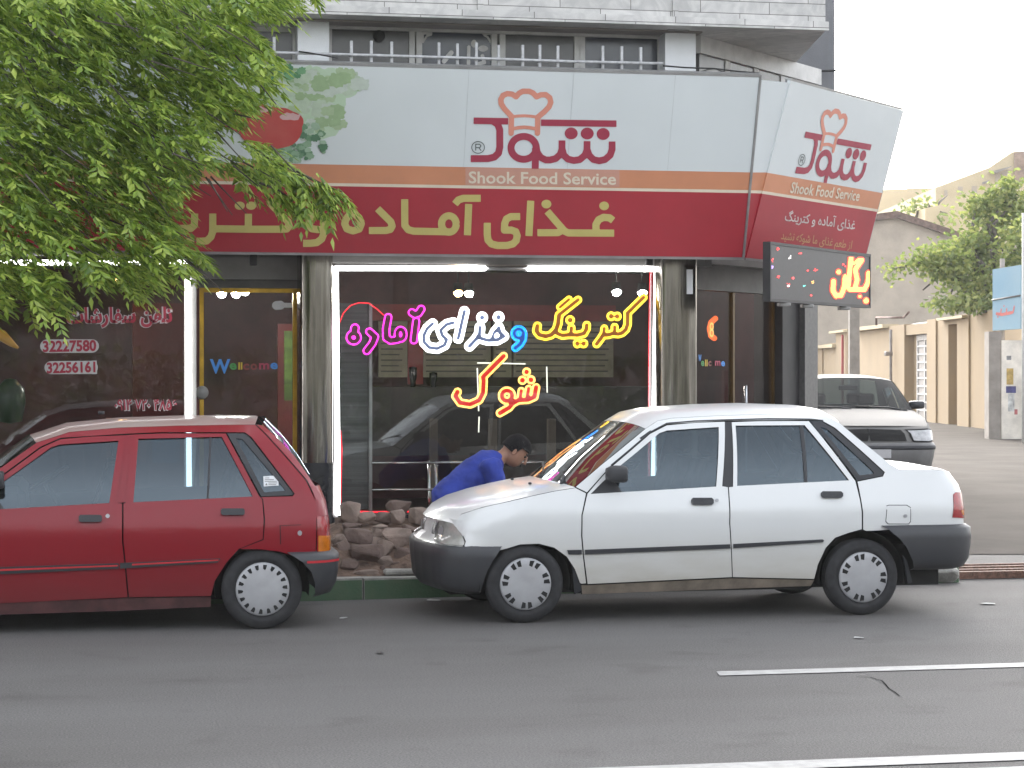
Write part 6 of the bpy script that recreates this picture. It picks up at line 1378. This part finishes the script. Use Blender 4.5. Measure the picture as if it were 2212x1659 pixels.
RR_DOOR = rc.T([(283, 938.5), (350, 936), (488, 936), (560, 1071), (567, 1079), (570, 1122), (568, 1165), (516, 1186), (489, 1216), (464, 1256), (456, 1288)] + [("m", F_DOOR[i][0] + .006, F_DOOR[i][1]) for i in (11, 10, 9, 8)] + [(271, 1086)])
RR_HOLE = rc.T([(299, 948), (479, 943.6), (546, 1072.5), (288, 1085)])
rdR = rc.panel("door", RR_DOOR, m_rp, [RR_HOLE]); rc.panel("window_glass", RR_HOLE, m_cglass, inset=.012, gap=-.008, parent=rdR, shell=False)
rc.panel("window_divider", rc.T([(452.5, 944), (457, 944), (451, 1080), (446.5, 1080)]), m_blk, inset=.006, gap=0, parent=rdR, shell=False)
rc.panel("door_pillar", rc.T([(262, 941), (286, 939), (273, 1085), (246, 1087)]), m_rp, inset=.008, gap=0)
R_RAIL = rc.T(mm(A_PILLAR) + [(150, 933), (258, 923.5), (387, 919.5), (500, 917.5), (551, 917), (609, 978), (661, 1038), (682, 1085), (684, 1115), (682, 1193), (640, 1196), (630, 1200), (605, 1192), (563, 1187), (518, 1186), (569, 1166), (572, 1122), (568, 1078), (563, 1073.5), (632, 1071.5), (636, 1066), (543, 944.5), (529, 934.5), (488, 934), (350, 934), (278, 937)] + mm(A_BACK))
rc.panel("side_panel", R_RAIL, m_rp)
HATCH = rc.T([(553.5, 917), (566, 918), (580, 928), (604, 951), (640, 990), (668, 1030), (698, 1082), (707, 1113), (686.5, 1114), (684.5, 1085), (663.5, 1038), (611, 978)])
rc.panel("hatch_side", HATCH, m_rp, gap=.002)
RQB = rc.T([(490, 935.5), (528, 936), (541, 946), (634, 1066), (631, 1070), (564, 1072.5)]); RQG = rc.T([(510, 947), (524, 949), (605, 1045), (617, 1060), (571, 1063.5)])
rqb = rc.panel("quarter_surround", RQB, m_blk, [RQG], inset=.003, gap=.001, shell=False); rc.panel("quarter_glass", RQG, m_cglass, inset=.012, gap=-.006, parent=rqb, shell=False)
st = rc.panel("window_sticker", rc.T([(569, 1029), (601, 1027), (602, 1049), (570, 1051)]), m_white, inset=.006, gap=0, sides=(-1,), shell=False)
g = MB()
for k, (xa, xb) in enumerate(((572, 582), (572, 592), (572, 598), (580, 599), (580, 597))): rc.skin(g, rc.T([(xa, 1032 + k * 3.6), (xb, 1031.8 + k * 3.6), (xb, 1033 + k * 3.6), (xa, 1033.2 + k * 3.6)]), [], .004, 0, -1)
rc.skin(g, rc.T([(573, 1048), (575.5, 1043.5), (578, 1048)]), [], .004, 0, -1)
part("sticker_lettering", g, m_dgrey, st[0], local=True, fix=False)
strip_w("handle", rr_(170, 1112, 220, 1127, 3), m_blk, rdF, thick=.03, inset=-.022, car=rc); strip_w("handle", rr_(477, 1098, 528, 1112, 3), m_blk, rdR, thick=.03, inset=-.022, car=rc)
strip_w("lock", rr_(228, 1110, 237, 1119, 3), m_cap, rdF, thick=.008, inset=-.006, car=rc); strip_w("lock", rr_(643, 1146, 652, 1157, 3), m_cap, None, thick=.008, inset=-.006, car=rc, sides=(-1,))
part("fuel_flap_seam", rc.skin(MB(), rc.T([(604, 1135), (650, 1133), (651, 1134), (606, 1136), (607, 1176), (605, 1176)]), [], -.001, 0, -1), m_shell, RC, local=True, fix=False)
q1 = strip_w("rub_strip", [(0, 1225), (256, 1216.5), (256, 1228), (0, 1240)], m_blk, rdF, car=rc); q2 = strip_w("rub_strip", [(259, 1216), (476, 1206), (470, 1215), (259, 1228)], m_blk, rdR, car=rc)
m_rl = M("red_pinstripe", (.50, .02, .03), .5, var=.05)
strip_w("red_insert", [(0, 1229), (254, 1220), (254, 1223), (0, 1233)], m_rl, q1, car=rc, inset=-.0155, thick=.003); strip_w("red_insert", [(285, 1217.5), (472, 1208), (471, 1211), (285, 1221)], m_rl, q2, car=rc, inset=-.0155, thick=.003)
rc.panel("rocker_panel", rc.T([('m', .36, .215), ('m', .36, .125), (0, 1328), (200, 1322), (455, 1311), (456, 1290), (262, 1293), (0, 1302)]), M("dirty_red_rocker", (.085, .03, .03), .8, var=.3, scale=5), gap=0, inset=.008)
tl = rc.panel("tail_light", rc.T([(684.5, 1115.5), (707, 1115), (711.5, 1122), (713, 1186), (709, 1191), (684, 1192.5)]), m_redl, inset=-.006, gap=0, thick=.02)
part("amber_lens", rc.skin(MB(), rc.T([(687, 1157), (711, 1156), (712, 1186), (708, 1190), (687, 1191)]), [], -.009, 0, -1), m_ambl, tl[0], local=True, fix=False)
rc.wrap("rear_bumper", [(.50, -.05, 2.40), (.485, .012, 2.40), (.462, .055, 2.44), (.42, .06, 2.50), (.36, .06, 2.55), (.28, .055, 2.58), (.21, .02, 2.59), (.19, -.05, 2.59)], m_bump, rear=True)
b = MB(); n_ = 30; rows = []
for z in (.418, .433): rows.append([rc.S(2.52 + (2.9 - 2.52) * k / n_, z, -.0625, -1) for k in range(n_ + 1)])
b.grid(rows); part("bumper_stripe", b, m_rl, RC, local=True, fix=False)
rc.across("hood", HOOD, [.01, .018, .024, .026, .027, .026, .02], [-.085, -.055, -.04, -.03, -.03, -.04, -.05], m_rp)
rc.across("windshield", ws, [.012, .03, .035], [-.06, -.06, -.05], m_wglass, inset=.012)
ROOF_R = [lw(A_PILLAR)[2]] + [R_RAIL[i] for i in (3, 4, 5, 6, 7)]
m_dusty = PAINT("dusty_red_roof", (.22, .03, .04), dirt=(.36, .30, .27), z0=1.2, z1=1.0, amount=1.3, rough=.5)
rc.across("roof", ROOF_R, [.03, .042, .05, .052, .05, .046], [-.05, -.02, 0, 0, .03, .05], m_dusty)
hz_ = [rc.trace(566, 918), rc.trace(604, 951), rc.trace(640, 990), rc.trace(668, 1030), rc.trace(698, 1082)]
rc.across("rear_window", hz_[:4], [.046, .03, .02, .01], [.06, .06, .05, .045], m_cglass)
rc.wrap("hatch_panel", [(.48, 0, 2.62), (.6, 0, 2.62), (.7, 0, 2.60), (.8, 0, 2.60), (.9, 0, 2.58)], m_rp, rear=True)
rc.panel("headlight", HEADL, m_lens, inset=-.004, gap=.002, thick=.02)
rc.wrap("front_bumper", [(.52, -.05, -.10), (.497, .010, -.165), (.478, .026, -.175), (.42, .030, -.215), (.34, .026, -.255), (.25, .022, -.28), (.20, -.01, -.285), (.185, -.06, -.285)], m_bump)
rc.wrap("front_panel", [(.50, 0, -.42), (.55, 0, -.44), (.60, 0, -.45), (.64, 0, -.46), (.665, .0, -.47)], m_rp)
mirror(rc, .60, .93)
rc.wheels(WBR, .255, .172, .782, 'ring'); rc.finish_shell(-.45, 2.5, WBR); rc.cabin(.36, 2.2, .92, (.72, 1.55))
b = MB(); b.tube([rc.S(1.25, 1.325) + Vector((0, .25, .03)), rc.S(1.25, 1.325) + Vector((0, .25, .05))], .02, 8); part("aerial_base", b, m_blk, RC, local=True, fix=False)

# ------------------------------------------------------------------ silver saloon nosing out of the side street
m_sp = PAINT("silver_paint", (.20, .195, .188), dirt=(.2, .18, .16), z0=.2, z1=.5, amount=.6, rough=.65, coat=.0, spec=.12)
DS = 28.9; rS = (1868 - 1106) / FPX * 28.5; qS = A(rS, DS, .10)
SV = thing("silver_saloon", "silver saloon car standing in the side street behind the white sedan", "car", qS, rz=PI / 2 - YAW)
BS = [(.1, .78), (.2, .81), (.45, .845), (.6, .86), (.75, .86), (.9, .84), (.97, .82), (1.0, .80), (1.2, .725), (1.38, .64), (1.42, .60), (1.5, .5)]
sc_ = Car(SV, 0, 0, BS, [(.2, -.80), (.5, -.83), (.62, -.80), (.74, -.75), (.80, -.68), (.86, -.55), (1, -.55)], [(.3, 3.55), (.7, 3.58), (1.0, 3.5), (1.5, 3.4)], m_sp, C=.30, F=1.0)
fw = lambda a, r=.33: [(a + r * math.cos(t), .30 + r * math.sin(t)) for t in [PI - PI * k / 8 for k in range(9)]]
H_S = [(-.56, .81), (-.40, .85), (-.1, .90), (.2, .95), (.5, 1.0)]; WS_S = [(.5, 1.0), (.85, 1.22), (1.15, 1.39)]; RF_S = [(1.15, 1.39), (1.35, 1.415), (1.8, 1.425), (2.3, 1.40), (2.5, 1.375)]; RG_S = [(2.5, 1.375), (2.85, 1.17), (3.05, 1.03)]; TK_S = [(3.05, 1.03), (3.3, 1.02), (3.5, .98)]
sc_.panel("front_fender", [(-.5, .62), (-.56, .81)] + H_S[1:] + [(.52, .97), (.5, .6), (.45, .22), (.34, .22)] + fw(0)[::-1][1:-1] + [(-.36, .5)], m_sp)
sc_.panel("side_panel", [(.52, 1.0), (.87, 1.215)] + RF_S + RG_S[1:] + TK_S[1:] + [(3.48, .6), (3.05, .55)] + [(x + 2.67, z) for x, z in fw(0)[::-1][2:-1]] + [(2.33, .62), (2.42, .97), (2.25, 1.30), (1.7, 1.35), (1.22, 1.33), (.6, .98)], m_sp)
for poly, hole in (([(.53, .96), (.60, .985), (1.22, 1.33), (1.5, 1.345), (1.52, .22), (.47, .22), (.51, .6)], [(.75, .985), (1.22, 1.29), (1.46, 1.31), (1.46, .985)]), ([(1.53, .22), (1.51, 1.345), (1.7, 1.35), (2.25, 1.30), (2.41, .97), (2.32, .6), (2.26, .4), (2.2, .22)], [(1.56, .985), (1.56, 1.31), (2.2, 1.265), (2.32, .985)])):
    d_ = sc_.panel("door", poly, m_sp, [hole]); sc_.panel("window_glass", hole, m_cglass, inset=.012, gap=-.008, parent=d_, shell=False)
sc_.across("hood", H_S, [.015, .03, .04, .04, .03], [-.14, -.10, -.06, -.05, -.06], m_sp)
sc_.across("windshield", WS_S, [.02, .04, .05], [-.08, -.07, -.06], m_sglass, inset=.012)
sc_.across("roof", RF_S, [.05, .055, .06, .055, .05], [-.06, -.02, 0, .03, .04], m_sp); sc_.across("rear_window", RG_S, [.05, .03, .02], [.04, .06, .06], m_cglass, inset=.01); sc_.across("trunk_lid", TK_S, [.02, .03, .01], [.06, .06, .06], m_sp)
sc_.wrap("front_panel", [(.50, -.01, -.50), (.58, -.01, -.50), (.66, -.01, -.50), (.74, -.005, -.50), (.80, 0, -.50), (.83, -.03, -.5)], m_sp)
sc_.wrap("front_bumper", [(.62, -.05, -.34), (.605, .02, -.34), (.57, .035, -.34), (.50, .035, -.35), (.40, .03, -.36), (.30, .02, -.35), (.22, -.03, -.34)], M("dark_silver_bumper", (.15, .147, .145), .5, var=.1))
sc_.wrap("bumper_strip", [(.575, .036, -.36), (.572, .045, -.36), (.525, .045, -.36), (.522, .036, -.36)], m_blk)
sc_.wrap("rear_bumper", [(.62, -.05, 3.05), (.60, .02, 3.05), (.5, .03, 3.05), (.3, .02, 3.05), (.25, -.05, 3.05)], m_sp, rear=True); sc_.wrap("tail_panel", [(.6, 0, 3.3), (.8, 0, 3.3), (.98, 0, 3.28)], m_sp, rear=True)
sc_.panel("lamp_bezel", [(-.49, .775), (-.62, .79), (-.74, .785), (-.985, .78), (-.985, .625), (-.74, .615), (-.58, .63), (-.475, .66)], m_shell, inset=-.004, gap=0, shell=False)
sc_.panel("headlight", [(-.52, .765), (-.62, .775), (-.74, .77), (-.96, .765), (-.96, .64), (-.74, .63), (-.58, .645), (-.50, .67)], M("bright_lamp_lens", (.60, .60, .60), .15, var=.25, scale=18, col2=(.30, .30, .31), amt=.8), inset=-.008, gap=0, thick=.02, shell=False)
b = MB()
for sd_ in (-1, 1): sc_.skin(b, [(-1.06, .635), (-1.57, .635), (-1.57, .79), (-1.04, .775)], [], -.005, 0, sd_)
part("grille", b, m_shell, SV, local=True, fix=False)
b = MB(); b.box(-.885, -.872, -.26, .26, .42, .53); part("number_plate", b, m_vin, SV, local=True)
mirror(sc_, .72, 1.04, m_bump, .22)
b = MB()
for y0 in (-.60, .05): b.tube([(.40, y0, 1.02), (.43, y0 + .15, 1.045), (.47, y0 + .58, 1.06)], [.014, .012, .008], 6)
b.box(.40, .46, -.70, .70, 1.002, 1.022); part("wiper", b, m_blk, SV, local=True, fix=False)
b = MB(); b.bbox(1.0, 1.03, -.13, .13, 1.27, 1.34, .01); part("interior_mirror", b, m_blk, SV, local=True)
sc_.wheels(2.67, .30, .20, .83, 'ring'); sc_.finish_shell(-.5, 3.3, 2.67, .33); sc_.cabin(.6, 2.4, .98, (1.0, 1.95), w=.72)

# ================================================================== the person bending behind the white sedan
def fuse(name, mb, vox=.013, it=5):
    """melt overlapping closed lofts into one continuous surface"""
    me = mb.mesh(name); o = bpy.data.objects.new(name, me); COL.objects.link(o)
    md = o.modifiers.new("r", 'REMESH'); md.mode = 'VOXEL'; md.voxel_size = vox; md.use_smooth_shade = True
    sm = o.modifiers.new("s", 'SMOOTH'); sm.iterations = it; sm.factor = .5
    bpy.context.view_layer.update(); out = bpy.data.meshes.new_from_object(o.evaluated_get(bpy.context.evaluated_depsgraph_get()))
    bpy.data.objects.remove(o); out.name = name
    for p in out.polygons: p.use_smooth = True
    return out
def oval(mb, pts, rs, wide=1.3, y0=0., n=20):
    """closed loft along pts, widened sideways about y0"""
    k = len(mb.v); pts = [Vector(p) for p in pts]
    e0 = pts[0] - (pts[1] - pts[0]).normalized() * rs[0] * .35; e1 = pts[-1] + (pts[-1] - pts[-2]).normalized() * rs[-1] * .35
    mb.tube([e0] + pts + [e1], [rs[0] * .6] + list(rs) + [rs[-1] * .6], n)
    for i in range(k, len(mb.v)): x, y, z = mb.v[i]; mb.v[i] = (x, y0 + (y - y0) * wide, z)
YP = 17.25
def H_(px, py, dy=0.): return P(px, py, YP + dy)
hip = H_(972, 1082); neck = H_(1088, 990); chest = H_(1055, 1010); spine = H_(1012, 1040); skull = H_(1109, 972)
m_skin = M("skin", (.30, .155, .10), .55, var=.08, scale=12); m_shirt = M("blue_shirt_cloth", (.022, .045, .30), .85, var=.16, scale=7, bump=.25, bscale=14)
m_trs = M("dark_trousers_cloth", (.018, .018, .028), .9, var=.2); m_hair = M("black_hair", (.006, .005, .006), .75, var=.3, scale=60, bump=.6, bscale=120, spec=.2); m_shoe = M("black_shoe", (.02, .018, .016), .5)
PE = thing("person", "person in a blue shirt and dark trousers bending down behind the white sedan's bonnet", "person", (hip.x, YP, .15))
G0 = .15
# one body
HD = {}; bm_ = MB()
sp = [H_(966, 1092), H_(985, 1072), H_(1005, 1048), H_(1036, 1020), H_(1062, 1000), H_(1082, 988)]
oval(bm_, sp, [.11, .125, .12, .125, .10, .055], 1.3, YP); oval(bm_, [sp[4], sp[5], H_(1096, 980)], [.06, .055, .055], 1., YP)
oval(bm_, [H_(1100, 976), H_(1108, 970)], [.075, .075], .95, YP)
LEG = {}
for sd_ in (-1, 1):
    sh = H_(1060, 1000, sd_ * .19); el = H_(1076, 1052, sd_ * .225); wr = H_(1090, 1104, sd_ * .17); pm = H_(1098, 1124, sd_ * .15); HD[sd_] = (wr, pm)
    oval(bm_, [sh, sh.lerp(el, .5), el], [.07, .055, .045], 1., YP); oval(bm_, [el, el.lerp(wr, .4), wr, pm], [.045, .043, .03, .032], 1., YP)
    hp_ = H_(968, 1092, sd_ * .10); kn = Vector((hp_.x + .37, YP + sd_ * .17, max(.52, hp_.z - .06))); an = Vector((hp_.x + .06, YP + sd_ * .15, G0 + .09)); to = an + Vector((.17, 0, -.055)); LEG[sd_] = (hp_, kn, an)
    oval(bm_, [hp_, hp_.lerp(kn, .5), kn], [.10, .085, .062], 1., YP); oval(bm_, [kn, kn.lerp(an, .35), an], [.06, .058, .038], 1., YP); oval(bm_, [an, to], [.036, .03], 1., YP)
part("body", fuse("body", bm_), m_skin, PE, fix=False)
# fingers
for sd_ in (-1, 1):
    wr, pm = HD[sd_]; d = (pm - wr).normalized(); s_ = Vector((0, 1, 0)); dn = d.cross(s_).normalized()
    if dn.z > 0: dn = -dn
    hb = MB()
    for i, L in enumerate((.068, .078, .073, .056)):
        a = pm + d * .02 + s_ * (i - 1.5) * .019; hb.tube([a, a + d * L * .5 + dn * .008, a + d * L * .8 + dn * .03, a + d * L * .9 + dn * .05], [.0095, .009, .008, .006], 7)
    a = pm - d * .02 + s_ * -.035 * sd_; hb.tube([a, a + d * .03 + s_ * -.02 * sd_ + dn * .01, a + d * .06 + s_ * -.012 * sd_ + dn * .03], [.012, .011, .008], 7)
    part("fingers", hb, m_skin, PE, fix=False)
# face: jaw, nose, ear and brow turned down to the right
fd = Vector((.72, -.22, -.66)).normalized(); up = Vector((.62, -.10, .78)); up = (up - fd * up.dot(fd)).normalized(); rt = fd.cross(up)
b = MB(); rows = []; c0 = skull + fd * .02
for i in range(13):
    t = -PI / 2 + PI * i / 12; rows.append([c0 + up * (math.sin(t) * .122) + (fd * math.cos(a) * (.098 + (.012 if math.sin(t) < -.3 else 0)) + rt * math.sin(a) * .074) * (math.cos(t) ** .75 if math.cos(t) > 0 else 0) for a in [2 * PI * k / 20 for k in range(20)]])
b.grid(rows, closed=True); face = part("head", b, m_skin, PE, fix=False)
b = MB(); n0 = c0 + fd * .098; b.tube([n0 + up * .03, n0 + fd * .014 + up * .0, n0 + fd * .024 - up * .022, n0 + fd * .004 - up * .032], [.008, .011, .014, .008], 8); part("nose", b, m_skin, face, fix=False)
b = MB()
for s_ in (-1, 1):
    e = c0 + rt * s_ * .074 - up * .005; rws = [[e + rt * s_ * (.004 + .012 * k) + fd * math.cos(t) * .018 * (1 - .3 * k) + up * math.sin(t) * .032 * (1 - .15 * k) for t in [2 * PI * j / 12 for j in range(12)]] for k in range(2)]
    b.grid(rws, closed=True); b.add(rws[1], [tuple(range(12))])
part("ear", b, m_skin, face, fix=False)
b = MB()
for s_ in (-1, 1):
    e = c0 + fd * .088 + rt * s_ * .033 + up * .022; b.lathe([(0, -.008), (.009, -.004), (.011, 0), (0, .008)], 10, 'y', e); b.tube([e + up * .018 - rt * s_ * .018 + fd * .004, e + up * .022 + rt * s_ * .018], .005, 6)
b.tube([c0 + fd * .108 - up * .058 - rt * .022, c0 + fd * .113 - up * .056, c0 + fd * .108 - up * .058 + rt * .022], .005, 6); part("eyes_and_mouth", b, m_hair, face, fix=False)
b = MB(); rows = []
for i in range(12):
    t = -.25 + (PI / 2 + .25) * i / 11; row = []
    for k in range(26):
        a = 2 * PI * k / 26; fr_ = max(0, math.cos(a)); r_ = 1.14 + .05 * noise.noise(Vector((a * 2, t * 4, 1))); tt = t if fr_ < .35 else max(t, .36)
        row.append(c0 + up * (math.sin(tt) * .132 + .012) + (fd * math.cos(a) * .104 + rt * math.sin(a) * .079) * math.cos(tt) ** .8 * r_ - fd * .008)
    rows.append(row)
b.grid(rows, closed=True); part("hair", b, m_hair, PE, fix=False)
# shirt and trousers follow the body
sb_ = MB(); oval(sb_, [H_(956, 1090), H_(972, 1076)] + sp[2:5] + [H_(1077, 990)], [.135, .150, .150, .152, .125, .075], 1.26, YP, 26)
for sd_ in (-1, 1):
    sh = H_(1058, 1001, sd_ * .19); el = H_(1076, 1052, sd_ * .225); wr = H_(1087, 1094, sd_ * .18); oval(sb_, [sh, sh.lerp(el, .5), el], [.092, .078, .066], 1., YP); oval(sb_, [el, el.lerp(wr, .5), wr], [.066, .058, .045], 1., YP)
shm = fuse("shirt", sb_, .011, 4)
for v_ in shm.vertices:
    p = Vector(v_.co); q = Vector((p.x * 1.1 + p.z * .5, p.y * .6, p.z * .9 - p.x * .4)); v_.co += Vector(v_.normal) * (noise.noise(q * 11) * .010 + abs(noise.noise(q * 19)) * .008)
part("shirt", shm, m_shirt, PE, fix=False)
tb_ = MB(); oval(tb_, [H_(960, 1100), H_(980, 1085)], [.13, .13], 1.3, YP)
for sd_ in (-1, 1):
    hp_, kn, an = LEG[sd_]; oval(tb_, [hp_, hp_.lerp(kn, .5), kn], [.12, .10, .082], 1., YP); oval(tb_, [kn, kn.lerp(an, .4), an + Vector((0, 0, .03))], [.08, .076, .06], 1., YP)
part("trousers", fuse("trousers", tb_, .014), m_trs, PE, fix=False)
b = MB()
for sd_ in (-1, 1): an = LEG[sd_][2]; b.bbox(an.x - .08, an.x + .21, an.y - .05, an.y + .05, G0 + .001, G0 + .085, .03)
part("shoes", b, m_shoe, PE)

# ================================================================== haze volume added to veil the far lane as glare would
hz = bpy.data.materials.new("glare_haze"); hz.use_nodes = True; N, L = hz.node_tree.nodes, hz.node_tree.links; N.clear()
out = N.new("ShaderNodeOutputMaterial"); pv_ = N.new("ShaderNodeVolumePrincipled"); pv_.inputs["Density"].default_value = .0007; pv_.inputs["Color"].default_value = (.95, .94, .92, 1)
L.new(pv_.outputs[0], out.inputs["Volume"])
b = MB(); b.box(-322, 322, -322, 322, -1, 14); o = part("haze", b, hz); o["kind"] = "stuff"
